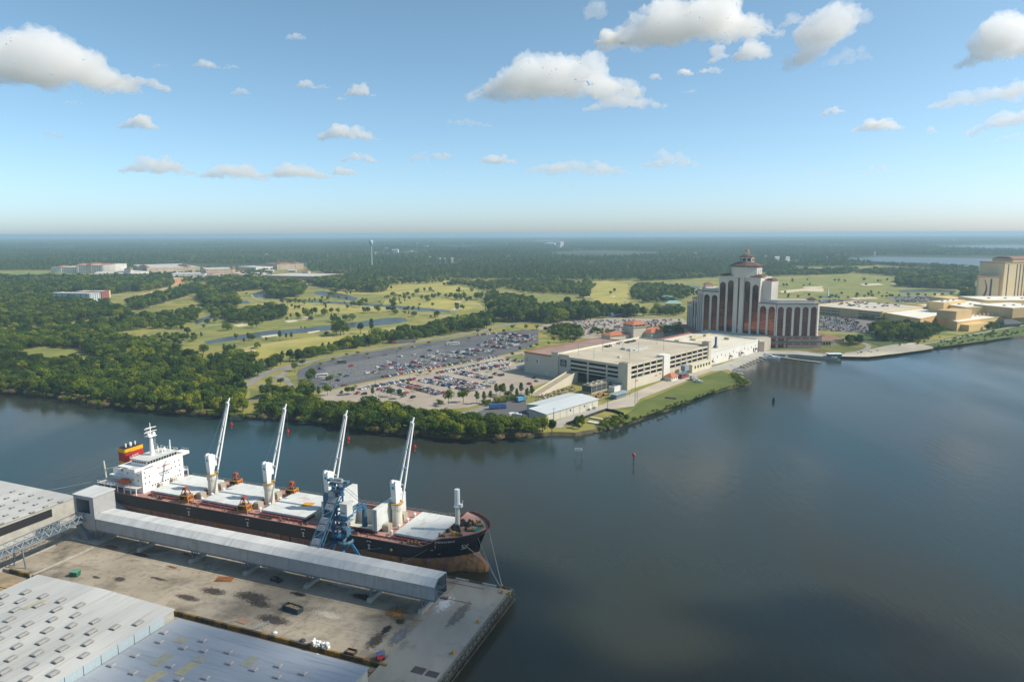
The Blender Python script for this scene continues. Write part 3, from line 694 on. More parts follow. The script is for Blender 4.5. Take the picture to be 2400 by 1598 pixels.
for (u, v, w, d, lab) in ((981, 1570, 3.6, 2.8, 'larger dark steel plate lying on the quay end'), (1013, 1579, 3.4, 2.4, 'smaller dark steel plate lying on the quay end')):
 o = MB().box(-w / 2, w / 2, -d / 2, d / 2, 0, 0.05).build('steel_plate', [mat('plate_steel', (0.075, 0.065, 0.068), 0.7)])
 o.location = qpx(u, v) + Vector((0, 0, 0.003)); o.rotation_euler[2] = QA; tag(o, lab, 'steel plate')

# ---- warehouses
m_roofA = mat('pale_metal_roof', (0.37, 0.375, 0.36), 0.6, col2=(0.49, 0.49, 0.465), scale=0.08, detail=7, stretch=(1.0, 0.25, 1), spec=0.35)
layer(m_roofA, (0.25, 0.255, 0.25), 0.35, 0.52, 0.75, stretch=(2.2, 0.10, 1), amount=0.7)
layer(m_roofA, (0.30, 0.235, 0.17), 0.22, 0.60, 0.74, stretch=(3.0, 0.25, 1), amount=0.6)
ribs(m_roofA, 'X', 0.9, 0.3)
m_roofB = mat('blue_grey_metal_roof', (0.26, 0.30, 0.35), 0.65, col2=(0.34, 0.375, 0.42), scale=0.10, detail=7, stretch=(0.3, 1.0, 1), spec=0.3)
layer(m_roofB, (0.17, 0.20, 0.235), 0.4, 0.50, 0.75, stretch=(0.12, 2.0, 1), amount=0.7)
m_wwall = mat('warehouse_wall', (0.38, 0.37, 0.33), 0.8, scale=0.3)
m_rooflight = mat('yellowed_rooflight', (0.42, 0.385, 0.25), 0.6, col2=(0.33, 0.315, 0.22), scale=0.5)
m_rooflight2 = mat('greyed_rooflight', (0.35, 0.345, 0.26), 0.6, col2=(0.29, 0.29, 0.235), scale=0.5)
m_ventm = mat('roof_vent_metal', (0.33, 0.325, 0.31), 0.7, col2=(0.24, 0.237, 0.23), scale=0.8)
mbv = MB()      # low ridge ventilator: curb, louvre, hood
mbv.box(-1.25, 1.25, -0.85, 0.85, 0, 0.35, 0)
mbv.box(-1.15, 1.15, -0.75, 0.75, 0.35, 0.7, 1)
mbv.hexa(((-1.5, -1.05, 0.7), (1.5, -1.05, 0.7), (1.5, 1.05, 0.7), (-1.5, 1.05, 0.7)), ((-1.3, -0.2, 1.05), (1.3, -0.2, 1.05), (1.3, 0.2, 1.05), (-1.3, 0.2, 1.05)), 0)
mesh_vent = mbv.mesh('roof_vent', [m_ventm, m_dark])
def warehouse(label, s0, s1, t0, t1, z0, ze, zr, ridge_along, roofm, wallm=m_wwall):
 """Gable shed; ridge_along 's' or 't'. Local origin at its middle."""
 cs, ct = (s0 + s1) / 2, (t0 + t1) / 2; w, d = (s1 - s0) / 2, (t1 - t0) / 2
 r = thing('warehouse', label, 'warehouse', Q(cs, ct, z0), QA); e = ze - z0; p = zr - z0
 mw = MB(); mw.box(-w + .3, w - .3, -d + .3, d - .3, 0, e - 0.05)
 if ridge_along == 't':
  mw.poly([(-w + .3, -d + .3, e - .05), (w - .3, -d + .3, e - .05), (0, -d + .3, p - .1)]); mw.poly([(w - .3, d - .3, e - .05), (-w + .3, d - .3, e - .05), (0, d - .3, p - .1)])
 else:
  mw.poly([(w - .3, -d + .3, e - .05), (w - .3, d - .3, e - .05), (w - .3, 0, p - .1)]); mw.poly([(-w + .3, d - .3, e - .05), (-w + .3, -d + .3, e - .05), (-w + .3, 0, p - .1)])
 mw.build('wall', [wallm], r)
 if ridge_along == 't':
  for q in (-1, 1):
   MB().hexa(sorted_ccw([(0, -d, p - .25), (q * w, -d, e - .25), (q * w, d, e - .25), (0, d, p - .25)]), sorted_ccw([(0, -d, p), (q * w, -d, e), (q * w, d, e), (0, d, p)])).build('roof_slope', [roofm], r)
 else:
  for q in (-1, 1):
   MB().hexa(sorted_ccw([(-w, 0, p - .25), (w, 0, p - .25), (w, q * d, e - .25), (-w, q * d, e - .25)]), sorted_ccw([(-w, 0, p), (w, 0, p), (w, q * d, e), (-w, q * d, e)])).build('roof_slope', [roofm], r)
 def zat(x, y):
  f = abs(x) / w if ridge_along == 't' else abs(y) / d
  return p + (e - p) * f
 return r, (cs, ct, w, d), zat
def sorted_ccw(pts):
 c = sum((Vector(p) for p in pts), Vector()) / len(pts)
 return sorted(pts, key=lambda p: math.atan2(p[1] - c.y, p[0] - c.x))
W1, i1, z1f = warehouse('long pale-roofed warehouse with small vents beyond the conveyor truss', -320, -187, -105, -11.3, 2.9, 14.0, 14.9, 't', m_roofA)
for i in range(19):
 for j in range(14):
  s, t = -186.3 - i * 5.7 - (j % 2) * 0.5, -18.2 - j * 5.75
  if s < -292 or random.random() < 0.06: continue
  x, y = s + 1.5 - i1[0] - 2.5, t - i1[1]
  put(mesh_vent, 'roof_vent', W1, (x, y, z1f(x, y) - 0.02), R(90), 0.62)
lo = MB().box(-24, 24, -0.1, 0.12, 6.5, 9.6).build('loading_opening', [m_dark], W1)
lo.location = (i1[2] - 0.24, 12, 0.2); lo.rotation_euler[2] = R(90)
W2, i2, z2f = warehouse('big pale metal warehouse roof dotted with rows of hooded vents', -140, -81.5, -170, -60.5, 2.9, 12.0, 12.7, 't', m_roofA)
for i in range(8):
 for j in range(24):
  s = -84.7 - i * 7.75 - (j % 2) * 3.9; t = -70.2 - j * 4.12
  if not (-138 < s < -83) or random.random() < 0.03: continue
  x, y = s - i2[0], t - i2[1]
  put(mesh_vent, 'roof_vent', W2, (x, y, z2f(x, y) - 0.02), R(90) + random.uniform(-.06, .06), (random.uniform(.8, 1.0), random.uniform(.9, 1.15), random.uniform(.55, .75)))
p = G(90, 1413, 12.4) - QC
for k, (u, v, w, d, m_) in enumerate(((87, 1414, 2.6, 4.4, m_rooflight), (66, 1423, 2.2, 2.6, m_rooflight2))):
 q = G(u, v, 12.4) - QC; x, y = q.dot(QD) - i2[0], q.dot(QN) - i2[1]
 o = MB().box(-w / 2, w / 2, -d / 2, d / 2, 0, 0.10).build('rooflight', [m_], W2); o.location = (x, y, z2f(x, y) - 0.01)
W3, i3, z3f = warehouse('low blue-grey metal roof with yellowed rooflights next to the big pale warehouse', -81.2, -15.8, -170, -60.0, 2.9, 9.0, 9.5, 's', m_roofB)
m_hatchv = mat('low_roof_hatch', (0.36, 0.36, 0.36), 0.7, col2=(0.28, 0.28, 0.29), scale=0.8)
mesh_rh = (lambda b: (b.box(-0.9, 0.9, -0.7, 0.7, 0, 0.35, 0), b.hexa(((-1.0, -0.8, 0.35), (1.0, -0.8, 0.35), (1.0, 0.8, 0.35), (-1.0, 0.8, 0.35)), ((-0.8, -0.6, 0.55), (0.8, -0.6, 0.55), (0.8, 0.6, 0.55), (-0.8, 0.6, 0.55)), 0), b)[-1])(MB()).mesh('roof_hatch', [m_hatchv])
def roofspot(u, v, zz=9.2):
 q = G(u, v, zz) - QC; return q.dot(QD) - i3[0], q.dot(QN) - i3[1]
for (u, v) in ((384, 1481), (374, 1503), (317, 1536), (261, 1559), (312, 1577), (430, 1517), (478, 1524), (475, 1500), (536, 1527), (595, 1568), (482, 1588), (652, 1559), (710, 1577), (650, 1585), (538, 1553), (400, 1560), (420, 1592)):
 x, y = roofspot(u, v)
 if abs(x) < i3[2] - 1 and abs(y) < i3[3] - 1: put(mesh_rh, 'roof_hatch', W3, (x, y, z3f(x, y) - 0.02), R(0), 1.0)
for (u, v, w, d, m_) in ((424, 1499, 3.6, 2.6, m_rooflight2), (379, 1545, 3.2, 5.2, m_rooflight2), (436, 1566, 3.0, 5.5, m_rooflight), (468, 1545, 3.4, 2.2, m_rooflight2), (585, 1549, 3.2, 4.4, m_rooflight2), (365, 1585, 3.0, 5.0, m_rooflight)):
 x, y = roofspot(u, v)
 o = MB().box(-w / 2, w / 2, -d / 2, d / 2, 0, 0.10).build('rooflight', [m_], W3); o.location = (x, y, z3f(x, y) - 0.01)
mb_step = [MB().box(-0.12, 0.12, -2.4, 2.4, 6.2, 9.0) for _ in range(1)][0].mesh('clad_panel', [mat('milky_cladding', (0.40, 0.47, 0.49), 0.5, col2=(0.30, 0.36, 0.38), scale=0.8, stretch=(1, 6, 1))])
for k in range(20):
 put(mb_step, 'clad_panel', W2, (i2[2] - 0.1, i2[3] - 6.5 - k * 5.0, 0.02))

# ---- conveyor gallery on legs
g = thing('conveyor_gallery', 'long grey sheet-metal conveyor gallery raised on legs along the quay', 'conveyor', Q(-88, -20.3, QZ), QA)
x0, x1 = -72.3, 72.6; yn, yf = -3.8, 3.8; zb, ze_, zr_ = 5.0, 9.5, 11.2
np_ = 29; L = (x1 - x0) / np_
for k in range(np_):
 a, c = x0 + k * L + .035, x0 + (k + 1) * L - .035; w_ = 0.012 * (k % 2)
 MB().box(a, c, yn - w_, yn + 0.15, zb, ze_).build('wall_panel', [m_galvw], g)
 MB().box(a, c, yf - 0.15, yf + w_, zb, ze_).build('wall_panel', [m_galvw], g)
 y1 = yn - 0.25; e2 = ze_ + w_
 MB().hexa(((a, y1, e2 - .1), (c, y1, e2 - .1), (c, -1.6, zr_ - .1 + w_), (a, -1.6, zr_ - .1 + w_)), ((a, y1, e2), (c, y1, e2), (c, -1.6, zr_ + w_), (a, -1.6, zr_ + w_))).build('roof_panel', [m_galv], g)
 MB().hexa(((a, -1.6, zr_ - .1 + w_), (c, -1.6, zr_ - .1 + w_), (c, yf + .25, zr_ - .55 + w_), (a, yf + .25, zr_ - .55 + w_)), ((a, -1.6, zr_ + w_), (c, -1.6, zr_ + w_), (c, yf + .25, zr_ - .45 + w_), (a, yf + .25, zr_ - .45 + w_))).build('roof_panel', [m_galv], g)
MB().box(x0, x1, yf - 0.12, yf, ze_, zr_ - .55).build('clerestory', [m_galvw], g)
MB().box(x0, x1, yn + .2, yf - .2, zb - 0.3, zb - 0.02).build('floor_deck', [m_steel], g)
fb = MB()
for y in (yn + .1, yf - .1):
 fb.bar((x0, y, zb - 0.25), (x1, y, zb - 0.25), 0.3, 0.5)
for k in range(49): fb.bar((x0 + k * 3.0, yn, zb - .35), (x0 + k * 3.0, yf, zb - .35), 0.15, 0.3)
fb.build('floor_beam', [m_steel], g)
ef = MB()
for y in (yn + .15, yf - .15): ef.bar((x1 + .06, y, zb), (x1 + .06, y, ze_ + (0 if y < 0 else 1.1)), 0.3)
ef.bar((x1 + .06, yn, zb), (x1 + .06, yf, zb), 0.3); ef.bar((x1 + .06, yn, ze_), (x1 + .06, -1.6, zr_ - .1), 0.25); ef.bar((x1 + .06, -1.6, zr_ - .1), (x1 + .06, yf, zr_ - .6), 0.25)
ef.bar((x1 + .06, yn, ze_ - 2.4), (x1 + .06, yf, ze_ - 2.4), 0.15)
ef.build('end_frame', [m_steel], g)
MB().box(x1 - 3.0, x1 - 1.2, -1.0, 2.6, zb, zb + 1.9).build('drive_unit', [mat('dark_blue_drive', (0.05, 0.12, 0.15), 0.6)], g)
MB().bar((x1 - 8, 1.0, zb + 1.2), (x1 + 1.2, 1.0, zb + 1.2), 1.2, 0.2).build('belt', [m_dark], g)
for s in (-138.5, -113.5, -89.0, -63.5, -39.0, -20.5):
 x = s + 88
 MB().hexa(((x - .8, -4.6, 0), (x + .8, -4.6, 0), (x + .8, 4.6, 0), (x - .8, 4.6, 0)), ((x - .6, -4.2, 1.3), (x + .6, -4.2, 1.3), (x + .6, 4.2, 1.3), (x - .6, 4.2, 1.3))).build('footing', [m_pad], g)
 lg = MB()
 for y in (-2.8, 2.8):
  lg.bar((x, y, 1.2), (x, y * 1.15, zb - .3), 0.42)
 lg.bar((x, -2.8, 1.4), (x, 3.0, zb - .4), 0.22); lg.bar((x, 2.8, 1.4), (x, -3.0, zb - .4), 0.22); lg.bar((x, -2.9, 3.1), (x, 2.9, 3.1), 0.22)
 lg.build('support_frame', [m_steel], g)
 MB().box(x - 2.2, x + 2.2, yn + .3, yn + .9, zb - .75, zb - .3).build('bearer', [m_steel], g)

# ---- transfer tower
h = thing('transfer_tower', 'tall grey sheet-metal transfer house where truss and gallery meet', 'tower', Q(-165.8, -19.6, QZ), QA)
hx, hy, hz0, hz1 = 5.3, 4.6, 4.6, 17.7
o_ = MB()   # near wall with an opening
o_.box(-hx, -hx + 1.3, -hy, -hy + .2, hz0, hz1); o_.box(hx - 2.2, hx, -hy, -hy + .2, hz0, hz1); o_.box(-hx + 1.3, hx - 2.2, -hy, -hy + .2, hz1 - 1.3, hz1); o_.box(-hx + 1.3, hx - 2.2, -hy, -hy + .2, hz0, 11.0)
o_.build('near_wall', [m_galvw], h)
MB().box(hx - .2, hx, -hy + .2, hy, hz0, hz1 - .05).build('side_wall', [m_galvw], h)
MB().box(-hx, -hx + .2, -hy + .2, hy, hz0, hz1 - .05).build('side_wall', [m_galvw], h)
MB().box(-hx + .2, hx - .2, hy - .2, hy, hz0, hz1 - .05).build('back_wall', [m_galvw], h)
MB().hexa(((-hx - .3, -hy - .3, hz1), (hx + .3, -hy - .3, hz1), (hx + .3, hy + .3, hz1 + .1), (-hx - .3, hy + .3, hz1 + .1)), ((-hx - .3, -hy - .3, hz1 + .25), (hx + .3, -hy - .3, hz1 + .25), (hx + .3, hy + .3, hz1 + .5), (-hx - .3, hy + .3, hz1 + .5))).build('roof', [m_galv], h)
MB().box(-hx + .2, hx - .2, -hy + .2, hy - .2, hz0 + .01, hz0 + .2).build('floor', [m_steel], h)
MB().box(0.6, 1.9, -2.4, -1.1, 10.9, 14.2).build('chute', [mat('pale_chute', (0.45, 0.40, 0.35), 0.7)], h)
for x in (-hx + .4, hx - .4):
 for y in (-hy + .4, hy - .4): MB().bar((x, y, 0), (x, y, hz0), 0.5).build('leg', [m_steel], h)
for (a, b2) in (((-hx + .4, -hy + .4, .2), (hx - .4, -hy + .4, hz0)), ((hx - .4, -hy + .4, .2), (-hx + .4, -hy + .4, hz0)), ((hx - .4, -hy + .4, .2), (hx - .4, hy - .4, hz0)), ((hx - .4, hy - .4, .2), (hx - .4, -hy + .4, hz0))):
 MB().bar(a, b2, 0.28).build('brace', [m_steel], h)
MB().hexa(((-1.6, -hy - 1.5, 0), (3.6, -hy - 1.5, 0), (3.6, -hy + 1, 0), (-1.6, -hy + 1, 0)), ((-hx, -hy - .6, hz0 + 3), (-hx + 1.8, -hy - .6, hz0 + 3), (-hx + 1.8, -hy, hz0 + 3), (-hx, -hy, hz0 + 3))).build('spill_chute', [m_steel], h)
MB().box(-hx - 1, hx + 2.5, -hy - 2, hy + 1, 0, 0.7).build('plinth', [m_pad], h)

# ---- truss conveyor running inland
tr = thing('conveyor_truss', 'open grey steel truss conveyor running inland from the transfer tower', 'conveyor', Q(-167.5, -24.6, QZ), QA)
TL = 120; zt = 10.6; zlow = 8.2; wd = 2.1
def tz(d): return -d * 0.030
for x in (-wd, wd):
 MB().bar((x, 0.8, zt), (x, -TL, zt + tz(TL)), 0.28).build('top_chord', [m_steel], tr)
 MB().bar((x, 0.8, zlow - .2), (x, -TL, zlow - .2 + tz(TL)), 0.28).build('bottom_chord', [m_steel], tr)
m_tr2 = mat('pale_steel', (0.30, 0.34, 0.36), 0.6, col2=(0.38, 0.42, 0.44), scale=0.5)
for k in range(34):
 d0, d1 = k * 3.5, (k + 1) * 3.5
 for x in (-wd, wd):
  MB().bar((x, -d0, zlow - .2 + tz(d0)), (x, -(d0 + d1) / 2, zt + tz(d0)), 0.16).build('brace', [m_tr2], tr)
  MB().bar((x, -(d0 + d1) / 2, zt + tz(d0)), (x, -d1, zlow - .2 + tz(d1)), 0.16).build('brace', [m_tr2], tr)
 MB().bar((-wd, -d0, zt + tz(d0)), (wd, -d0, zt + tz(d0)), 0.16).build('cross_beam', [m_tr2], tr)
 MB().bar((-wd, -d0, zt + tz(d0)), (wd, -d1, zt + tz(d1)), 0.12).build('top_brace', [m_tr2], tr)
MB().hexa(((-1.7, 0.5, zlow), (1.7, 0.5, zlow), (1.7, -TL, zlow + tz(TL)), (-1.7, -TL, zlow + tz(TL)))[::-1], ((-1.7, 0.5, zlow + .25), (1.7, 0.5, zlow + .25), (1.7, -TL, zlow + .25 + tz(TL)), (-1.7, -TL, zlow + .25 + tz(TL)))[::-1]).build('belt_deck', [m_steel], tr)
for d in (24, 48, 72, 96):
 for x in (-wd, wd): MB().bar((x * 1.5, -d, 0 - 1.1), (x, -d, zlow - .2 + tz(d)), 0.35).build('leg', [m_steel], tr)
 MB().bar((-wd * 1.4, -d, 1.5), (wd * 1.1, -d, 6), 0.2).build('brace', [m_steel], tr)
for k in range(5):
 p = thing('pipe_run', 'long rusty pipe lying beside the truss and the far warehouse', 'pipe', Q(-178 + k * 1.3, -60 - k * 3, 2.9), QA, 'pipes beside the truss')
 MB().tube((0, 26, .35), (0, -24, .35), 0.3, 0.3, 8).build('pipe', [m_tr2 if k % 2 else m_rust], p)
 for y in (-20, 0, 20): MB().box(-.5, .5, y - .2, y + .2, 0, .1).build('sleeper', [m_qdark], p)
for (s, t0, t1, lab) in ((-172.5, -110, -30, 'pale low wall beside the conveyor lane on the warehouse side'), (-157.5, -52, -28, 'pale low wall beside the conveyor lane on the quay side')):
 r = thing('lane_wall', lab, 'wall', Q(s, (t0 + t1) / 2, 2.9), QA); n = int((t1 - t0) / 6)
 for k in range(n): MB().box(-.25, .25, -(t1 - t0) / 2 + k * 6, -(t1 - t0) / 2 + k * 6 + 5.9, 0, 1.5).build('wall_panel', [m_pad], r)
for i in range(4):
 for j in range(3):
  c = Q(-160 + j * 5.4, -57 - i * 5.2, 2.9); r = thing('deck_panel', 'weathered pale deck panel laid out between truss and warehouse', 'panel', c, QA, 'panels by the warehouse')
  for k in range(5): MB().box(-2.5 + k * 1.0, -1.6 + k * 1.0, -2.4, 2.4, 0.0, 0.25).build('plank', [mat('pale_plank', (0.36, 0.28, 0.17), 0.9, col2=(0.25, 0.17, 0.10), scale=0.6)], r)
mb = MB()
for t in (-54.2, -55.7): 
 a, b_ = Q(-158, t), Q(-18, t); mb.bar((*a.xy, 3.02), (*b_.xy, 3.02), 0.14, 0.14)
struct(mb.build('rail', [m_rust]))
mb = MB()
for k in range(90):
 a, b_ = Q(-157 + k * 1.55, -56.6), Q(-157 + k * 1.55, -53.3); mb.bar((*a.xy, 2.93), (*b_.xy, 2.93), 0.3, 0.1)
o = mb.build('sleeper', [m_qdark]); o['kind'] = 'structure'

# ---- small things on the quay
m_green = MATS['mown_grass'] if False else mat('skip_green', (0.03, 0.13, 0.07), 0.6, var=0.2)
r = thing('dumpster', 'small green dumpster standing alone on the sunlit quay', 'dumpster', qpx(177, 1349), QA + R(12))
MB().hexa(((-1.3, -.8, 0.15), (1.3, -.8, 0.15), (1.3, .8, 0.15), (-1.3, .8, 0.15)), ((-1.4, -1.1, 1.7), (1.4, -1.1, 1.7), (1.4, 1.1, 1.9), (-1.4, 1.1, 1.9))).build('bin', [m_green], r)
MB().hexa(((-1.45, -1.15, 1.7), (1.45, -1.15, 1.7), (1.45, 1.15, 1.9), (-1.45, 1.15, 1.9)), ((-1.45, -1.15, 1.8), (1.45, -1.15, 1.8), (1.45, 1.15, 2.0), (-1.45, 1.15, 2.0))).build('lid', [mat('lid_green', (0.10, 0.25, 0.17), 0.6)], r)
for x in (-1.1, 1.1): MB().tube((x, -.6, .15), (x, .6, .15), .16, .16, 8).build('wheel', [m_dark], r)
r = thing('skip_container', 'long dark open skip loaded with scrap timber', 'skip', qpx(687, 1431), QA + R(-6))
m_skip = mat('skip_blue_black', (0.025, 0.045, 0.055), 0.6, var=0.3)
MB().box(-3.2, 3.2, -1.2, -1.05, .2, 1.7).build('side', [m_skip], r); MB().box(-3.2, 3.2, 1.05, 1.2, .2, 1.7).build('side', [m_skip], r)
MB().box(-3.2, -3.05, -1.05, 1.05, .2, 1.7).build('end', [m_skip], r); MB().box(3.05, 3.2, -1.05, 1.05, .2, 1.7).build('end', [m_skip], r)
MB().box(-3.05, 3.05, -1.05, 1.05, .15, .3).build('floor', [m_skip], r)
for k in range(9):
 MB().bar((-2.6 + k * .62, -.8 + random.random() * .4, 1.1 + random.random() * .3), (-2.4 + k * .55 + random.random(), .8, 1.3 + random.random() * .3), .28, .12).build('scrap_board', [mat('scrap_board', (0.34, 0.26, 0.16), 0.9, var=.3)], r)
for x in (-3.21, -1.05, 1.05, 3.06): MB().box(x, x + .15, -1.28, -1.2, .2, 1.75).build('rib', [m_skip], r)
r = thing('rusty_plate', 'large rusty steel plate lying flat on the dark quay', 'steel plate', qpx(526, 1357), QA + R(20))
MB().box(-2.9, 2.9, -1.7, 1.7, .0, .18).build('plate', [m_rust], r); MB().box(-2.5, 0.6, -1.2, .9, .18, .3).build('second_plate', [m_rust], r)
r = thing('plywood_stack', 'pinkish plywood sheets laid by the striped kerb', 'plywood', qpx(569, 1454), QA + R(-4))
for k in range(3): MB().box(-2.0 + k * .1, 2.0 + k * .1, -1.5 + k * .12, 1.5, k * .06, k * .06 + .05).build('sheet', [mat('plywood', (0.33, 0.22, 0.15), 0.9, var=.12)], r)
r = thing('plywood_stack', 'tan plywood sheet beside the small open crate', 'plywood', qpx(842, 1538), QA + R(8))
MB().box(-1.7, 1.7, -.9, .9, 0, .08).build('sheet', [MATS['plywood']], r)
r = thing('open_crate', 'small dark open crate near the striped kerb', 'crate', qpx(823, 1531), QA)
for a in ((-1.5, 1.5, -1.0, -.88), (-1.5, 1.5, .88, 1.0)): MB().box(*a, 0, 1.0).build('side', [mat('crate_brown', (0.09, 0.065, 0.04), .9)], r)
for a in ((-1.5, -1.38, -.88, .88), (1.38, 1.5, -.88, .88)): MB().box(*a, 0, 1.0).build('end', [MATS['crate_brown']], r)
MB().box(-1.38, 1.38, -.88, .88, 0.02, .45).build('load', [mat('crate_load', (0.25, 0.2, 0.14), .9)], r)
m_bag = mat('white_bulk_bag', (0.68, 0.70, 0.72), 0.85, var=.08, bump=.3, bscale=3)
for k in range(16):
 a, b_ = random.uniform(-3.6, 3.6), random.uniform(-1.3, 1.3)
 lvl = 0.85 if k > 9 else 0.0
 mbb = MB(); w = random.uniform(.5, .62)
 mbb.lathe([(0.0, 0.0), (w * .95, 0.02), (w * 1.15, .3), (w * 1.1, .7), (w * .9, .95), (w * .3, 1.02), (.1, 1.2)], 4, start=rng.random())
 for vi, v_ in enumerate(mbb.v): mbb.v[vi] = (v_[0] + random.uniform(-.08, .08), v_[1] + random.uniform(-.08, .08), v_[2] + random.uniform(-.05, .05))
 o = mbb.build('bulk_bag', [m_bag]); c = qpx(752, 1514) + QD * (a * (.7 if lvl else 1)) + QN * (b_ * (.6 if lvl else 1))
 o.location = (c.x, c.y, QZ + lvl); o.rotation_euler = (random.uniform(-.2, .2), random.uniform(-.2, .2), random.random() * 6); tag(o, 'white bulk bag heaped in the pile beside the striped kerb', 'bag', 'white bags in the pile')
for (u, v, lab) in ((644, 1483, 'lone crumpled white bag on the quay near the grey railing'), (717, 1531, 'small white bag dropped behind the striped kerb'), (742, 1536, 'flattened white bag in the rail lane'), (783, 1548, 'white bag standing in the rail lane')):
 mbb = MB(); mbb.lathe([(0, 0), (.8, .02), (.85, .3), (.55, .6), (.1, .75)], 9); o = mbb.build('bulk_bag', [m_bag], smooth=True)
 o.location = qpx(u, v, QZ if v < 1500 else 2.9); o.scale = (1, .7, .8); tag(o, lab, 'bag')
r = thing('blue_tarp_bundle', 'small dark blue bundle on the quay near the white bags', 'bundle', qpx(709, 1502), QA)
MB().lathe([(0, 0), (.9, 0), (.8, .5), (.3, .75), (0, .8)], 7).build('bundle', [mat('blue_tarp', (0.02, 0.05, 0.09), .7)], r)
r = thing('forklift', 'red and blue forklift parked near the end of the striped kerb', 'forklift', qpx(892, 1545), QA + R(60))
MB().hexa(((-1.2, -.6, .35), (1.0, -.6, .35), (1.0, .6, .35), (-1.2, .6, .35)), ((-1.2, -.55, 1.2), (.9, -.55, 1.0), (.9, .55, 1.0), (-1.2, .55, 1.2))).build('body', [mat('forklift_red', (0.42, 0.03, 0.03), .5)], r)
for x, y in ((-.9, -.62), (-.9, .62), (.75, -.66), (.75, .66)): MB().tube((x, y - .12, .35), (x, y + .12, .35), .35, .35, 10).build('wheel', [m_dark], r)
for y in (-.35, .35): MB().bar((1.1, y, .2), (1.15, y, 2.6), .14).build('mast_rail', [m_steel], r)
for y in (-.35, .35): MB().bar((1.1, y, .12), (2.3, y, .12), .14, .06).build('fork', [m_steel], r)
for x, y in ((-1.0, -.5), (-1.0, .5), (.7, -.5), (.7, .5)): MB().bar((x, y, 1.0), (x, y, 2.2), .08).build('guard_post', [mat('forklift_blue', (0.04, 0.12, .35), .5)], r)
MB().box(-1.1, .8, -.58, .58, 2.2, 2.28).build('overhead_guard', [MATS['forklift_blue']], r)
r = thing('railing', 'short grey railing stub on the quay behind the striped kerb', 'railing', qpx(612, 1470), QA + R(68))
for k in range(6): MB().bar((-2.5 + k, 0, 0), (-2.5 + k, 0, 1.2), .09).build('post', [m_tr2], r)
for z in (.6, 1.15): MB().bar((-2.5, 0, z), (2.5, 0, z), .08).build('rail', [m_tr2], r)
r = thing('mooring_winch', 'small red and grey winch on the quay just past the gallery end', 'winch', qpx(1044, 1403), QA)
MB().tube((-.7, 0, .6), (.7, 0, .6), .4, .4, 10).build('drum', [mat('winch_grey', (.25, .26, .27), .6)], r)
for x in (-.8, .75): MB().box(x, x + .1, -.5, .5, 0, 1.1).build('cheek', [mat('winch_red', (.3, .04, .04), .6)], r)
# ================================================================== the bulk carrier
SX0, ST = -197.2, 15.7
ship = thing('bulk_carrier', 'black and red bulk carrier with four deck cranes moored at the quay', 'ship', Q(SX0, ST, 0), QA)
m_black = mat('hull_black', (0.010, 0.012, 0.017), 0.45, col2=(0.022, 0.025, 0.032), scale=0.12, spec=0.4)
layer(m_black, (0.085, 0.085, 0.085), 0.15, 0.60, 0.80, stretch=(0.3, 0.3, 1.6), amount=0.35)
m_boot = mat('hull_boot_red', (0.250, 0.110, 0.085), 0.8, col2=(0.330, 0.165, 0.130), scale=0.14, detail=7)
layer(m_boot, (0.33, 0.135, 0.035), 0.16, 0.48, 0.60, stretch=(1.5, 1.5, 0.25), amount=0.9)
layer(m_boot, (0.40, 0.30, 0.20), 0.35, 0.56, 0.64, amount=0.85)
layer(m_boot, (0.085, 0.032, 0.016), 0.25, 0.57, 0.66, stretch=(2.2, 2.2, 0.12), amount=0.9)
nt_b, b_b = nodes_of(m_boot); src_b = b_b.inputs['Base Color'].links[0].from_socket
tc_b = nt_b.nodes.new('ShaderNodeTexCoord'); sx_b = nt_b.nodes.new('ShaderNodeSeparateXYZ'); nt_b.links.new(tc_b.outputs['Object'], sx_b.inputs[0])
mr_b = nt_b.nodes.new('ShaderNodeMapRange'); mr_b.inputs['From Min'].default_value = 138; mr_b.inputs['From Max'].default_value = 176; nt_b.links.new(sx_b.outputs['X'], mr_b.inputs['Value'])
mp_b = nt_b.nodes.new('ShaderNodeMapping'); mp_b.inputs['Scale'].default_value = (1.2, 1.2, .35); nt_b.links.new(tc_b.outputs['Object'], mp_b.inputs['Vector'])
nz_b = nt_b.nodes.new('ShaderNodeTexNoise'); nz_b.inputs['Scale'].default_value = .4; nz_b.inputs['Detail'].default_value = 6; nt_b.links.new(mp_b.outputs['Vector'], nz_b.inputs['Vector'])
m2_b = nt_b.nodes.new('ShaderNodeMapRange'); m2_b.inputs['From Min'].default_value = .42; m2_b.inputs['From Max'].default_value = .56; nt_b.links.new(nz_b.outputs['Fac'], m2_b.inputs['Value'])
mu_b = nt_b.nodes.new('ShaderNodeMath'); mu_b.operation = 'MULTIPLY'; nt_b.links.new(mr_b.outputs['Result'], mu_b.inputs[0]); nt_b.links.new(m2_b.outputs['Result'], mu_b.inputs[1])
mx_b = nt_b.nodes.new('ShaderNodeMix'); mx_b.data_type = 'RGBA'; nt_b.links.new(mu_b.outputs[0], mx_b.inputs['Factor']); nt_b.links.new(src_b, mx_b.inputs['A']); mx_b.inputs['B'].default_value = (.43, .22, .075, 1); nt_b.links.new(mx_b.outputs['Result'], b_b.inputs['Base Color'])
m_deck = mat('deck_red_lead', (0.34, 0.175, 0.145), 0.85, col2=(0.42, 0.25, 0.21), scale=0.15, detail=7, stretch=(0.5, 1, 1))
layer(m_deck, (0.45, 0.38, 0.35), 0.10, 0.55, 0.72, stretch=(0.4, 1, 1), amount=0.6)
m_coam = mat('coaming_maroon', (0.135, 0.030, 0.032), 0.7, col2=(0.09, 0.02, 0.022), scale=0.5)
m_cover = mat('hatch_cover_grey', (0.50, 0.53, 0.52), 0.75, col2=(0.60, 0.62, 0.60), scale=0.12, detail=6)
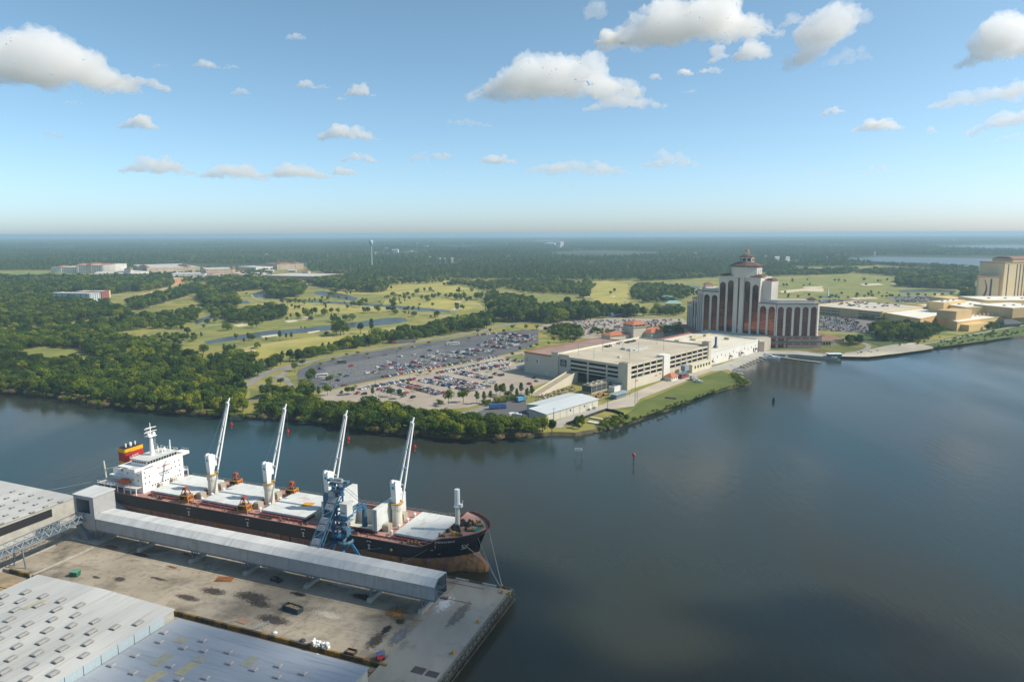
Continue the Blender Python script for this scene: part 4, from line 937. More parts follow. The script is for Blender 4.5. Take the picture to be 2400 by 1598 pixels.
layer(m_cover, (0.38, 0.34, 0.29), 0.35, 0.54, 0.72, stretch=(1, .5, 1), amount=0.65)
layer(m_cover, (0.30, 0.16, 0.09), 0.8, 0.64, 0.74, amount=0.6)
m_swhite = mat('ship_white', (0.74, 0.735, 0.70), 0.55, col2=(0.82, 0.81, 0.78), scale=0.3)
m_cream = mat('crane_cream', (0.62, 0.58, 0.47), 0.6, col2=(0.70, 0.66, 0.55), scale=0.4)
m_cwhite = mat('crane_white', (0.70, 0.71, 0.69), 0.55, col2=(0.78, 0.78, 0.76), scale=0.4)
layer(m_cwhite, (0.42, 0.25, 0.10), 0.5, 0.64, 0.74, stretch=(1.5, 1.5, .4), amount=0.6)
m_holdg = mat('hold_grey', (0.40, 0.42, 0.41), 0.85, col2=(0.50, 0.51, 0.49), scale=0.2)  # the open hold's own pale grey lining
m_glass = mat('bridge_glass', (0.015, 0.02, 0.025), 0.1, spec=0.6, var=0.1)
m_red = mat('funnel_red', (0.36, 0.022, 0.020), 0.5, var=0.12)
m_fyel = mat('funnel_yellow', (0.70, 0.36, 0.012), 0.5, var=0.1)
m_oran = mat('lifeboat_orange', (0.52, 0.10, 0.02), 0.5, var=0.15)
m_winch = mat('winch_green', (0.012, 0.09, 0.07), 0.6, var=0.2)
m_dgreen = mat('deck_green', (0.02, 0.20, 0.14), 0.7, var=0.12)
m_chain = mat('chain_black', (0.02, 0.02, 0.02), 0.8, var=0.3)

def xstem(z):
 P = [(-2.5, 180.4), (-1, 181.7), (0.5, 182.4), (2.0, 182.6), (3.4, 181.9), (5.0, 180.2), (6.8, 178.5), (9, 179.1), (12, 180.6), (16.6, 182.9)]
 for (a, x), (b, y) in zip(P, P[1:]):
  if z <= b: return lerp(x, y, max(0, (z - a) / (b - a)))
 return P[-1][1]
def xst(z): return 0.0 if z > 6 else lerp(0, 11, min(1, (6 - z) / 7))
def hb(x, z):
 B = 14.2
 fz = min(1, max(0, z / 14))
 xs = xstem(z) if z > 6 else lerp(177.2, 178.5, max(0, min(1, z / 6.8)))
 Le = lerp(38, 22, fz); u = max(0, min(1, (xs - x) / Le)); hbow = B * (1 - (1 - u) ** lerp(2.0, 2.6, fz)) ** lerp(1.05, 0.72, fz)
 if z <= 6:                                        # bulb
  xt = xstem(z)
  if x > 168:
   r = lerp(1.0, 3.2, 1 - abs(z - 0.8) / 6) * math.sqrt(max(0, 1 - max(0, (x - 174) / (xt - 174 + 1e-3)) ** 2)) if x < xt else 0
   hbow = max(hbow, r)
 v = max(0, min(1, (x - xst(z)) / lerp(40, 20, fz))); s0 = lerp(0.3, 9.8, min(1, max(0, (z - 1) / 8)))
 hst = s0 + (B - s0) * (1 - (1 - v) ** 2.2)
 return min(hbow, hst)
def ztop(x): return 12.0 if x < 162.3 else (lerp(12.0, 15.9, (x - 162.3) / 7.5) if x < 169.8 else lerp(15.9, 16.6, (x - 169.8) / 13))
NS = 90
us = [0.5 - 0.5 * math.cos(math.pi * k / NS) for k in range(NS + 1)]
us = [0.35 * k / NS + 0.65 * u for k, u in enumerate(us)]
rows = [-2.5, -1.0, 0.3, 1.4, 2.6, 3.8, 5.2, 6.9, 8.6, 10.3, None]
mb = MB(); grid = []
for sd in (-1, 1):
 gr = []
 for z in rows:
  r_ = []
  for u in us:
   zz = z
   if z is None: x = u * 182.8; zz = ztop(x)
   x = lerp(xst(zz), xstem(zz), u)
   if z is None: zz = ztop(x)
   elif z > 6.9: zz = 6.9 + (z - 6.9) / 5.1 * (ztop(x) - 6.9)
   r_.append((x, sd * hb(x, zz), zz))
  gr.append(r_)
 grid.append(gr)
for sd in (0, 1):
 gr = grid[sd]
 for j in range(len(rows) - 1):
  for k in range(NS):
   q = (gr[j][k], gr[j][k + 1], gr[j + 1][k + 1], gr[j + 1][k])
   mb.poly(q if sd == 0 else q[::-1], 0 if j < 7 else 1)
for j in range(len(rows) - 1):
 mb.poly((grid[1][j][0], grid[0][j][0], grid[0][j + 1][0], grid[1][j + 1][0]), 0 if j < 7 else 1)
hull = mb.build('hull', [m_boot, m_black], ship, smooth=True)
# ---- decks: strips around the hatches
HATCH = [(32.5, 51.5), (60.5, 81.5), (90.5, 111.0), (120.5, 141.0), (150.2, 165.8)]
HW = 10.0
md = MB()
def deck_strip(x0, x1, zd, inner):
 n = max(1, int((x1 - x0) / 2))
 for k in range(n):
  a, c = lerp(x0, x1, k / n), lerp(x0, x1, (k + 1) / n)
  ya, yc = max(hb(a, 12) - .05, 0.02), max(hb(c, 12) - .05, 0.02)
  if inner:
   for q in (-1, 1):
    p = [(a, q * HW, zd), (c, q * HW, zd), (c, q * yc, zd), (a, q * ya, zd)]
    md.poly(p if q > 0 else p[::-1])
  else:
   md.poly([(a, -ya, zd), (c, -yc, zd), (c, yc, zd), (a, ya, zd)])
zd = 11.85; prev = 0.3
for a, c in HATCH:
 deck_strip(prev, a, zd, False); deck_strip(a, c, zd, True); prev = c
deck_strip(prev, 169.5, zd, False)
md.build('main_deck', [m_deck], ship)
mf = MB(); n = 14
xs_ = [lerp(167.8, 182.0, k / n) for k in range(n + 1)]
for a, c in zip(xs_, xs_[1:]):
 ya, yc = max(.05, hb(a, 15.2) - .15), max(.05, hb(c, 15.2) - .15)
 mf.poly([(a, -ya, 15.2), (c, -yc, 15.2), (c, yc, 15.2), (a, ya, 15.2)])
y0 = hb(167.8, 15) - .2
mf.quad((167.8, -y0, 11.85), (167.8, -y0, 15.2), (167.8, y0, 15.2), (167.8, y0, 11.85))
mf.build('forecastle_deck', [m_deck], ship)
bw = MB()       # bulwark cap
for k in range(NS):
 for sd in (0, 1):
  p, q = grid[sd][-1][k], grid[sd][-1][k + 1]
  if p[0] > 165: bw.bar(p, q, .35, .2)
  elif p[0] < 3.5: bw.bar(p, q, .3, .2)
bw.build('bulwark_cap', [mat('rusty_cap', (0.20, 0.06, 0.03), .8)], ship)
sh = MB()
for k in range(NS):
 p, q = grid[0][-1][k], grid[0][-1][k + 1]
 if p[0] <= 165: sh.bar((p[0], p[1] - .02, p[2] - .08), (q[0], q[1] - .02, q[2] - .08), .1, .3)
sh.build('sheer_strake', [mat('sheer_orange', (0.34, 0.16, 0.11), .8)], ship)
tr_ = MB(); tr_.poly([(0.02, -9.6, 12.0), (0.02, 9.6, 12.0), (0.05, 9.6, 13.0), (0.05, -9.6, 13.0)]); tr_.build('stern_bulwark', [m_oran], ship)

# ---- hatches
for i, (a, c) in enumerate(HATCH):
 mc = MB(); t_ = .35
 mc.box(a, c, -HW, -HW + t_, 11.8, 13.1); mc.box(a, c, HW - t_, HW, 11.8, 13.1); mc.box(a, a + t_, -HW + t_, HW - t_, 11.8, 13.1); mc.box(c - t_, c, -HW + t_, HW - t_, 11.8, 13.1)
 for k in range(int((c - a) / 1.5)):
  for q in (-1, 1):
   x = a + .8 + k * 1.5; mc.box(x, x + .12, min(q * HW, q * (HW + .7)), max(q * HW, q * (HW + .7)), 11.8, 12.9)
 for q in (-1, 1): mc.box(a - .3, c + .3, min(q * (HW - .1), q * (HW + .8)), max(q * (HW - .1), q * (HW + .8)), 12.9, 13.04)
 co = mc.build('hatch_coaming', [m_coam], ship)
 if i != 3:
  mid = (a + c) / 2
  for x0, x1 in ((a - .3, mid - .04), (mid + .04, c + .3)):
   mm = MB(); mm.hexa(((x0, -HW - .5, 13.06), (x1, -HW - .5, 13.06), (x1, HW + .5, 13.06), (x0, HW + .5, 13.06)), ((x0 + .1, -HW - .4, 13.75), (x1 - .1, -HW - .4, 13.75), (x1 - .1, HW + .4, 13.75), (x0 + .1, HW + .4, 13.75)))
   pn = mm.build('hatch_cover', [m_cover], ship)
  tubm = MB(); tubm.tube((a, -HW - 1.3, 12.4), (mid - .3, -HW - 1.3, 12.4), .45, .45, 8); tubm.tube((mid + .3, -HW - 1.3, 12.4), (c, -HW - 1.3, 12.4), .45, .45, 8)
  tubm.build('side_pipe', [mat('pipe_red', (.23, .06, .055), .7)], ship)
 else:
  hd = MB()      # open hold
  z0 = 0.5
  hd.quad((a + t_, -HW + t_, z0), (c - t_, -HW + t_, z0), (c - t_, HW - t_, z0), (a + t_, HW - t_, z0))
  for p, q in (((a + t_, -HW + t_), (c - t_, -HW + t_)), ((c - t_, -HW + t_), (c - t_, HW - t_)), ((c - t_, HW - t_), (a + t_, HW - t_)), ((a + t_, HW - t_), (a + t_, -HW + t_))):
   hd.quad((*p, z0), (*p, 12.9), (*q, 12.9), (*q, z0))
  hd.build('hold', [m_holdg], ship)
  cg = MB(); n = 20
  for u in range(n):
   for v in range(n):
    f = lambda x, y: (lerp(a + t_, c - t_, x / n), lerp(-HW + t_, HW - t_, y / n), 5.5 + 2.5 * math.exp(-(((x / n - .45) * 3) ** 2 + ((y / n - .5) * 3) ** 2)) + .15 * noise.noise(Vector((x, y, 3))))
    cg.quad(f(u, v), f(u + 1, v), f(u + 1, v + 1), f(u, v + 1))
  cg.build('cargo', [mat('pale_cargo', (.50, .50, .46), .95)], ship, smooth=True)
  for x, ln in ((a - .8, 8.0), (c + .8, 8.0)):     # folded covers standing on end
   for d in (-.55, .55):
    mm = MB(); mm.box(x + d - .45, x + d + .45, -HW - .4, HW + .4, 13.1, 13.1 + ln); pc = mm.build('hatch_cover', [m_cover], ship)
   for y in (-HW - .2, HW + .2): MB().bar((x, y, 12.2), (x, y, 13.1 + ln), .3, 1.9).build('cover_edge', [mat('cover_edge_dark', (.12, .12, .11), .7)], ship)
for (x, y, rx, ry, m_) in ((103.5, 0.5, 2.6, 2.2, mat('orange_grain', (.55, .27, .03), .9)), (98, 5.5, 3.0, 1.2, mat('pink_scuff', (.50, .44, .41), .9))):
 s_ = MB(); s_.sheet(blob((x, y), rx, ry, 24, .35, x), 13.757); s_.build('spill', [m_], ship)
# ---- deck fittings between hatches
m_dhouse = mat('deck_house_buff', (.42, .38, .30), .7, col2=(.34, .31, .25), scale=.4)
mesh_dh = MB().box(-1.3, 1.3, -1.5, 1.5, 0, 2.4).box(-1.0, .8, -1.1, 1.1, 2.4, 2.7).mesh('deck_house', [m_dhouse])
mesh_vp = MB().lathe([(.45, 0), (.45, 1.2), (.65, 1.3), (.42, 1.8), (0, 1.9)], 8).mesh('vent_pipe', [m_cwhite])
for s in (-141.5, -111.8, -82.2, -52.2):
 x = s - SX0
 for q in (-1, 1): put(mesh_dh, 'deck_house', ship, (x - .9, q * 5.6, 11.82))
 for q in (-8.6, -3.2, 3.2, 8.6): put(mesh_vp, 'vent_pipe', ship, (x + 2.6, q, 11.82))
# ---- railings
def rail_line(pts, name='railing', h=1.1, step=2.2, mm=m_swhite):
 r_ = MB()
 for p, q in zip(pts, pts[1:]):
  p, q = Vector(p), Vector(q); n = max(1, int((q - p).length / step))
  for z in (h * .5, h): r_.bar(p + Vector((0, 0, z)), q + Vector((0, 0, z)), .07)
  for k in range(n + 1): c = p.lerp(q, k / n); r_.bar(c, c + Vector((0, 0, h)), .08)
 return r_.build(name, [mm], ship)
m_rail = mat('rail_grey', (.45, .40, .36), .7)
rail_line([(x, 14.0, 11.9) for x in range(30, 162, 4)] + [(165, 13.2, 13.3)], mm=m_rail)
rail_line([(x, -14.0, 11.9) for x in range(30, 162, 4)], mm=mat('rail_rust', (.30, .16, .12), .7))
# ---- cranes
mbj = MB()
def crane(s, k):
 x = s - SX0
 MB().lathe([(2.0, 11.8), (1.9, 17.5), (2.15, 18.6), (2.25, 20.0), (2.25, 20.4), (0, 20.4)], 16).build('crane_pedestal', [m_cream], ship, smooth=False).location = (x, 0, 0)
 c = bpy.data.objects.new('crane', None); COL.objects.link(c); c.parent = ship; c.location = (x, 0, 20.4); c.rotation_euler[2] = R(76)
 MB().lathe([(2.4, 0), (2.6, .15), (2.6, .4), (2.3, .45), (0, .45)], 16).build('slewing_platform', [mat('crane_ochre', (.42, .26, .07), .7)], c)
 hx = MB(); hx.hexa(((-1.5, -1.25, .45), (.2, -1.25, .45), (.2, 1.25, .45), (-1.5, 1.25, .45)), ((-1.9, -1.4, 8.3), (1.3, -1.4, 8.3), (1.3, 1.4, 8.3), (-1.9, 1.4, 8.3)))
 hx.hexa(((-1.9, -1.4, 8.3), (.2, -1.4, 8.3), (.2, -.5, 8.3), (-1.9, -.5, 8.3)), ((-1.6, -1.35, 9.0), (-.3, -1.35, 9.0), (-.3, -.6, 9.0), (-1.6, -.6, 9.0)))
 hx.hexa(((-1.9, .5, 8.3), (.2, .5, 8.3), (.2, 1.4, 8.3), (-1.9, 1.4, 8.3)), ((-1.6, .6, 9.0), (-.3, .6, 9.0), (-.3, 1.35, 9.0), (-1.6, 1.35, 9.0)))
 hx.build('crane_housing', [m_cwhite], c)
 MB().box(1.0, 1.9, -1.0, 1.0, 3.6, 5.6).build('operator_cab', [m_cwhite], c)
 MB().box(1.86, 1.93, -.85, .85, 4.3, 5.3).build('cab_window', [m_glass], c)
 MB().box(-1.9, -1.72, -.55, .55, 5.9, 6.9).build('emblem', [mat('teal_emblem', (.05, .35, .36), .6)], c).rotation_euler[1] = 0
 j0 = Vector((1.6, 0, .6)); tip = Vector((9.4, 0, 28.8))
 for y, w in ((-1.45, 0), (1.45, 0)):
  q = MB(); b0 = j0 + Vector((0, y, 0)); b1 = tip + Vector((0, y * .36, 0)); mid = b0.lerp(b1, .16)
  q.bar(b0, mid, .36, .48); q.bar(mid, b1, .46, .6); q.build('jib_beam', [m_cwhite], c)
 jb = MB()
 for f in (.2, .42, .66, .97):
  p = j0.lerp(tip, f); y = lerp(1.45, .52, f); MB().bar(p + Vector((0, -y, 0)), p + Vector((0, y, 0)), .35).build('jib_tie', [m_cwhite], c)
 jb.bar(tip, tip + Vector((.9, 0, 2.0)), .5); jb.bar(tip + Vector((-.3, -.6, .2)), tip + Vector((-.3, .6, .2)), .6)
 jb.build('jib_head', [m_cwhite], c)
 w_ = MB()
 for y in (-.45, .45): w_.tube((-1.6, y, 8.9), tip + Vector((0, y * .5, .3)), .05, .05, 5)
 w_.build('luffing_wire', [m_steel], c)
 h_ = MB(); ht = tip + Vector((1.0, 0, 1.0)); hl = Vector((ht.x, 0, ht.z - 10.5))
 for y in (-.12, .12): h_.tube(ht + Vector((0, y, 0)), hl + Vector((0, y, 0)), .03, .03, 4)
 h_.build('hoist_wire', [m_steel], c)
 hk = MB(); hk.lathe([(0, .6), (.5, .4), (.55, -.5), (.3, -.8), (.12, -1.0), (.12, -1.4), (.3, -1.7), (0, -1.8)], 8); o = hk.build('hook_block', [mat('hook_red', (.40, .02, .03), .5)], c); o.location = hl
for k, s in enumerate((-141.5, -111.8, -82.2, -52.2)): crane(s, k)
# ---- cargo grabs, each a thing of its own resting on deck
m_gor = mat('grab_rust_orange', (.34, .085, .03), .8, col2=(.20, .05, .025), scale=.8)
m_gyel = mat('grab_yellow', (.55, .33, .03), .7, col2=(.40, .22, .03), scale=.8)
def grab(s, t, lab):
 g_ = thing('cargo_grab', lab, 'grab', Q(s, ST + t, 11.85), QA + R(8), 'cargo grabs on deck')
 for q in (-1, 1):
  b_ = MB(); n = 7; prof = [(0.1, 1.0)] + [(.1 + 2.1 * math.cos(a), 1.0 + 1.6 - 1.9 * math.sin(a)) for a in [R(v) for v in (88, 65, 40, 15, 0)]] + [(1.6, 3.2), (.2, 2.9)]
  for w0, w1 in ((-1.5, 1.5),):
   L_ = [(q * px_, w0, pz) for px_, pz in prof]; Rr = [(q * px_, w1, pz) for px_, pz in prof]
   for i_ in range(len(prof)): j_ = (i_ + 1) % len(prof); b_.quad(L_[i_], L_[j_], Rr[j_], Rr[i_])
   b_.poly(L_); b_.poly(Rr[::-1])
  b_.build('shell', [m_chain if q < 0 else m_gor], g_)
 fr = MB()
 for x in (-1.9, 1.9):
  for y in (-1.6, 1.6): fr.bar((x * 1.2, y, 0), (x, y, 3.2), .25)
 for z in (1.2, 3.2):
  for y in (-1.6, 1.6): fr.bar((-2.2, y, z), (2.2, y, z), .25)
  for x in (-1.9, 1.9): fr.bar((x, -1.6, z), (x, 1.6, z), .25)
 fr.build('stand', [m_gyel], g_)
 ar = MB()
 for x in (-1.6, 1.6):
  for y in (-1.2, 1.2): ar.bar((x, y, 3.0), (x * .35, y * .6, 5.6), .3)
 ar.box(-.8, .8, -.9, .9, 5.4, 6.3)
 ar.build('head', [m_gor], g_)
grab(-144.6, -11.4, 'rusty orange grab on its yellow stand beside the aftmost crane, quay side')
grab(-138.2, 9.8, 'rusty orange grab on its yellow stand beside the aftmost crane, river side')
grab(-114.6, -11.2, 'rusty orange grab on its yellow stand beside the second crane, quay side')
grab(-108.4, 9.6, 'rusty orange grab on its yellow stand beside the second crane, river side')

# ---- superstructure
acc = bpy.data.objects.new('superstructure', None); COL.objects.link(acc); acc.parent = ship; acc.location = (28.2, 0, 12.0)
A = lambda m_=m_swhite, **k: None
MB().box(-11, 0, -10.8, 10.8, -.1, 10.3).build('house_block', [m_swhite], acc)
MB().box(-21, -11.0, -7.5, 7.5, -.1, 7.6).build('engine_casing', [m_swhite], acc)
MB().box(-13.5, .25, -11.2, 11.2, 10.3, 10.55).build('bridge_deck', [m_swhite], acc)
MB().box(-23, -.5, -13.9, 13.9, 2.6, 2.9).build('boat_deck', [mat('deck_pale', (.50, .48, .45), .7)], acc)
MB().box(-21, -11, -9.5, 9.5, 5.2, 5.4).build('upper_boat_deck', [m_swhite], acc)
MB().box(-4.2, .3, 10.9, 14.4, 10.2, 11.5).build('bridge_wing', [m_swhite], acc)
wing = MB(); wing.box(-4.2, .3, -14.4, -10.9, 10.2, 11.5)
wing.hexa(((-3, -14, 9.2), (-1, -14, 9.2), (-1, -10.8, 8.4), (-3, -10.8, 8.4)), ((-4, -14, 10.2), (.2, -14, 10.2), (.2, -10.8, 10.2), (-4, -10.8, 10.2)))
wing.build('bridge_wing', [m_swhite], acc)
MB().box(-4.0, .1, -14.2, -10.95, 11.45, 11.52).build('wing_floor', [mat('deck_pale2', (.45, .46, .44), .7)], acc)
MB().hexa(((-9.5, -7.6, 10.55), (-.3, -7.6, 10.55), (-.3, 7.6, 10.55), (-9.5, 7.6, 10.55)), ((-9.5, -7.6, 13.2), (0.1, -7.6, 13.2), (0.1, 7.6, 13.2), (-9.5, 7.6, 13.2))).build('wheelhouse', [m_swhite], acc)
MB().box(-9.9, .6, -8.0, 8.0, 13.2, 13.45).build('wheelhouse_roof', [mat('roof_grey', (.52, .53, .51), .7)], acc)
for k in range(11):
 y = -7.0 + k * 1.4
 MB().box(-.16, .06, y - .55, y + .55, 11.7, 12.75).build('bridge_window', [m_glass], acc)
for k in range(6):
 MB().box(-8.8 + k * 1.35, -7.8 + k * 1.35, -7.68, -7.55, 11.7, 12.6).build('bridge_window', [m_glass], acc)
MB().box(-.02, .32, -10.8, 10.8, 10.56, 11.3).build('bridge_front_rail', [m_swhite], acc)
MB().box(.02, .34, -9.6, -5.2, 10.3, 10.5).build('rust_streak', [m_rust], acc)
mwin = MB().box(-.02, .05, -.27, .27, -.33, .33).mesh('porthole', [m_glass])
for z, ys in ((8.6, (-9.4, 6.2, 8.6)), (6.4, (-9.4, -7.2, 4.2, 6.4, 8.8)), (3.9, (-9.4, -7.4, 8.6)), (5.0, (-1.4, 1.2, 2.4))):
 for y in ys: put(mwin, 'window', acc, (0.0, y, z))
for k in range(12): put(mwin, 'window', acc, (0.0, -6.0 + k * 1.35, 1.9 + (0.0)))
for z in (7.9, 5.3, 2.0):
 for x in (-2.5, -5.5, -8.2): put(mwin, 'window', acc, (x, -10.8, z), R(-90))
t1 = text_mesh('NO SMOKING', 1.15, .02); t1.materials.append(mat('sign_red', (.50, .03, .03), .6)); o = put(t1, 'lettering', acc, (.04, .4, 8.55)); o.rotation_euler = (R(90), 0, R(90))
t2 = text_mesh('IMO 9448970', 1.1, .02); t2.materials.append(mat('sign_black', (.03, .03, .03), .6)); o = put(t2, 'lettering', acc, (.04, .6, 5.95)); o.rotation_euler = (R(90), 0, R(90))
for y in (-3.2, -2.2, 3.6, 4.6, 5.4): MB().lathe([(.42, -.1), (.42, 1.6), (.6, 1.7), (.6, 2.2), (0, 2.3)], 8).build('vent', [m_cream], acc).location = (1.2, y, 0)
for x in (-22.8, -19, -15.2, -11.4, -7.6, -3.8, -.7):
 for y in (-13.7, 13.7): MB().box(x - .15, x + .15, y - .15, y + .15, -.1, 2.7).build('pillar', [m_swhite], acc)
ra = MB()
for y in (-13.8, 13.8):
 for z in (3.4, 3.95): ra.bar((-23, y, z), (-.6, y, z), .08)
 for k in range(12): ra.bar((-23 + k * 2.03, y, 2.9), (-23 + k * 2.03, y, 3.95), .09)
for z in (.5, 1.1): ra.bar((-27.8, -9, z), (-27.8, 9, z), .08)
for (x0_, x1_, y) in ((-9.5, .4, -8.0), (-9.5, .4, 8.0)):
 ra.bar((x0_, y, 14.5), (x1_, y, 14.5), .07)
 for k in range(6): ra.bar((x0_ + k * 1.95, y, 13.4), (x0_ + k * 1.95, y, 14.5), .07)
ra.bar((.5, -8, 14.5), (.5, 8, 14.5), .07)
for y in (-14.3, 14.3): ra.bar((-4, y, 12.4), (.2, y, 12.4), .08)
ra.build('railing', [m_swhite], acc)
fn = bpy.data.objects.new('funnel', None); COL.objects.link(fn); fn.parent = ship; fn.location = (9.0, 0, 12)
def fbox(n_, z0, z1, g0, g1, mm): MB().hexa(((-2.6 - g0, -3.4 - g0, z0), (2.4 + g0, -4.6 - g0, z0), (2.4 + g0, 4.6 + g0, z0), (-2.6 - g0, 3.4 + g0, z0)), ((-2.6 - g1, -3.4 - g1, z1), (2.4 + g1, -4.6 - g1, z1), (2.4 + g1, 4.6 + g1, z1), (-2.6 - g1, 3.4 + g1, z1))).build(n_, [mm], fn)
fbox('lower_band', 7.4, 9.6, .15, .15, m_fyel); fbox('red_band', 9.6, 13.6, .12, .12, m_red); fbox('top_band', 13.6, 15.3, .15, .15, m_fyel)
fbox('top_plate', 15.3, 15.45, .02, .02, m_chain)
for x, y, r_ in ((0, -1.8, .38), (0, .6, .62), (.2, 2.8, .34)): MB().lathe([(r_ * .9, 15.3), (r_, 16.4), (r_ * .8, 17.0), (0, 17.1)], 10).build('exhaust_pipe', [m_cwhite], fn).location = (x, y, 0)
lt = text_mesh('A.G.M.', 1.2, .02); lt.materials.append(m_swhite); o = put(lt, 'lettering', fn, (2.56, 0.6, 11.6)); o.rotation_euler = (R(90), 0, R(90))
ms = bpy.data.objects.new('radar_mast', None); COL.objects.link(ms); ms.parent = ship; ms.location = (23.6, -1.0, 25.4)
MB().tube((0, 0, 0), (0, 0, 8.2), 1.0, .6, 12).build('mast_tube', [m_swhite], ms)
MB().tube((0, 0, 8.2), (0, 0, 14.3), .3, .12, 8).build('mast_top', [m_swhite], ms)
yd = MB()
for z, l in ((10.4, 3.2), (12.0, 3.0)): yd.bar((0, -l, z), (0, l, z), .22); yd.bar((-.6, -l * .6, z + .3), (.6, l * .6, z + .3), .15)
for z in (8.4,): yd.box(-1.6, 1.6, -1.9, 1.9, z, z + .2)
for k in range(7): yd.bar((.5, .8, 2 + k * .9), (.5, 1.9, 2 + k * .9), .1)
yd.build('yard', [m_swhite], ms)
for y in (-1.3, 1.4): MB().lathe([(0, 8.5), (.55, 8.7), (.7, 9.3), (.5, 9.9), (0, 10.1)], 10).build('radome', [m_swhite], ms).location = (.3, y, 0)
MB().bar((.7, -1.8, 8.9), (.7, 1.8, 8.9), .25, .35).build('radar_scanner', [m_swhite], ms)
for (x, y, h_, nm) in ((26.5, 6.0, 5.2, 'aerial_post'), (22, 3.5, 2.6, 'aerial_post'), (25.5, 2.6, 2.0, 'aerial_post')):
 q = MB(); q.tube((x, y, 25.4), (x, y, 25.4 + h_), .28, .2, 8)
 for k in range(3): q.bar((x, y - .7, 26.6 + k * 1.1), (x, y + .1, 26.6 + k * 1.1), .09)
 q.build(nm, [m_swhite], ship)
MB().lathe([(0, 0), (.7, .3), (.9, 1.0), (.6, 1.7), (0, 2.0)], 10).build('satellite_dome', [m_swhite], ship).location = (24.5, 4.6, 25.4)
lb = bpy.data.objects.new('lifeboat', None); COL.objects.link(lb); lb.parent = ship; lb.location = (19.2, -12.2, 16.6)
q = MB(); n = 10; secs = []
for k in range(n + 1):
 u = k / n; w = 1.35 * math.sin(math.pi * min(.98, max(.02, u))) ** .5; hh = 1.3 * math.sin(math.pi * min(.97, max(.03, u))) ** .4
 secs.append([(-3.6 + 7.2 * u, w * math.cos(a), hh * math.sin(a) * (1.0 if math.sin(a) > 0 else .8)) for a in [2 * math.pi * i / 10 for i in range(10)]])
for a_, b_ in zip(secs, secs[1:]):
 for i in range(10): q.quad(a_[i], b_[i], b_[(i + 1) % 10], a_[(i + 1) % 10])
q.build('boat_shell', [m_oran], lb, smooth=True)
q = MB()
for x in (-2.4, 2.4): q.bar((x, 1.6, -1.7), (x, 1.6, 1.8), .25); q.bar((x, 1.6, 1.8), (x, -.2, 2.2), .25)
q.build('davit', [m_swhite], lb)
q = MB(); q.bar((14.5, -9.2, 20.5), (20.5, -9.6, 15.5), .35, .8); q.build('stair', [mat('stair_brown', (.20, .11, .07), .7)], ship)
q = MB(); q.tube((5.5, -9.5, 12.0), (5.0, -9.8, 23.2), .35, .25, 8); q.bar((5.2, -9.7, 19.5), (11.0, -9.0, 21.0), .3); q.build('provision_crane', [m_cream], ship)
q = MB()
for (x, y) in ((3, -6), (4, 5), (6.2, -1.5), (2.4, .5)): q.tube((x, y - 1.3, 12.9), (x, y + 1.3, 12.9), .75, .75, 10); q.box(x - 1, x + 1, y - 1.6, y + 1.6, 11.8, 12.3)
q.build('mooring_winch', [mat('winch_dark', (.03, .05, .07), .6)], ship)
# ---- forecastle gear
q = MB(); q.tube((0, 0, 0), (0, 0, 7.4), .95, .8, 12); q.build('foremast', [m_cream], ship).location = (170.2, 0, 15.2)
q = MB(); q.lathe([(1.3, 7.4), (1.4, 7.7), (1.0, 7.8), (.95, 14.0), (0, 14.05)], 12); q.build('foremast_top', [m_cwhite], ship).location = (170.2, 0, 15.2)
q = MB(); q.box(.4, 1.9, -.7, .7, 7.5, 8.6); q.bar((1.8, .6, 8.4), (1.8, .6, 9.8), .15); q.build('mast_platform', [m_cwhite], ship).location = (170.2, 0, 15.2)
rr = random.Random(5); q = MB()
for k in range(34):
 x, y = rr.uniform(169.2, 174.6), rr.uniform(-6.5, 4.5)
 q.lathe([(0, .0), (rr.uniform(.5, .8), .1), (rr.uniform(.55, .9), .6), (rr.uniform(.2, .5), rr.uniform(.9, 1.5)), (0, 1.5)], 6, 0, (x, y))
for v_i in range(len(q.v)): q.v[v_i] = (q.v[v_i][0], q.v[v_i][1], q.v[v_i][2] + 15.18)
o = q.build('anchor_chain', [m_chain], ship); o['kind'] = 'stuff'
for (x, y, l) in ((176.3, -2.2, 1.6), (175.2, 2.6, 1.6), (174.2, -7.0, 1.2), (168.8, -9.8, 1.2), (178.2, 2.8, 1.0), (176.0, 5.6, 1.0)):
 b_ = bpy.data.objects.new('mooring_bitt', None); COL.objects.link(b_); b_.parent = ship; b_.location = (x, y, 15.2); b_.rotation_euler[2] = R(20)
 MB().box(-l, l, -.6, .6, 0, .4).build('bitt_base', [m_winch], b_)
 for d in (-.6 * l, .6 * l): MB().lathe([(.35, .4), (.32, 1.0), (.5, 1.15), (0, 1.25)], 8).build('bitt_post', [mat('bitt_ochre', (.34, .20, .05), .7, var=.2)], b_).location = (d, 0, 0)
q = MB(); q.hexa(((177.0, -1.2, 15.22), (178.6, -2.6, 15.22), (179.6, 3.0, 15.22), (177.8, 4.2, 15.22)), ((177.0, -1.2, 15.3), (178.6, -2.6, 15.3), (179.6, 3.0, 15.3), (177.8, 4.2, 15.3))); q.build('green_deck_patch', [m_dgreen], ship)
q = MB(); q.box(171.8, 173.0, -8.2, -7.0, 15.2, 16.6); q.build('ochre_locker', [m_gyel], ship)
for (x, y) in ((160.5, -12.6), (157.8, -12.8), (96.0, -12.9), (93.0, -12.9), (134, -12.9), (40, -12.9)):
 b_ = bpy.data.objects.new('mooring_bitt', None); COL.objects.link(b_); b_.parent = ship; b_.location = (x, y, 11.85)
 MB().box(-1.2, 1.2, -.5, .5, 0, .35).build('bitt_base', [m_winch if x > 150 else m_chain], b_)
 for d in (-.7, .7): MB().lathe([(.33, .35), (.3, .9), (.45, 1.05), (0, 1.1)], 8).build('bitt_post', [MATS['bitt_ochre'] if x > 150 else m_chain], b_).location = (d, 0, 0)
q = MB()
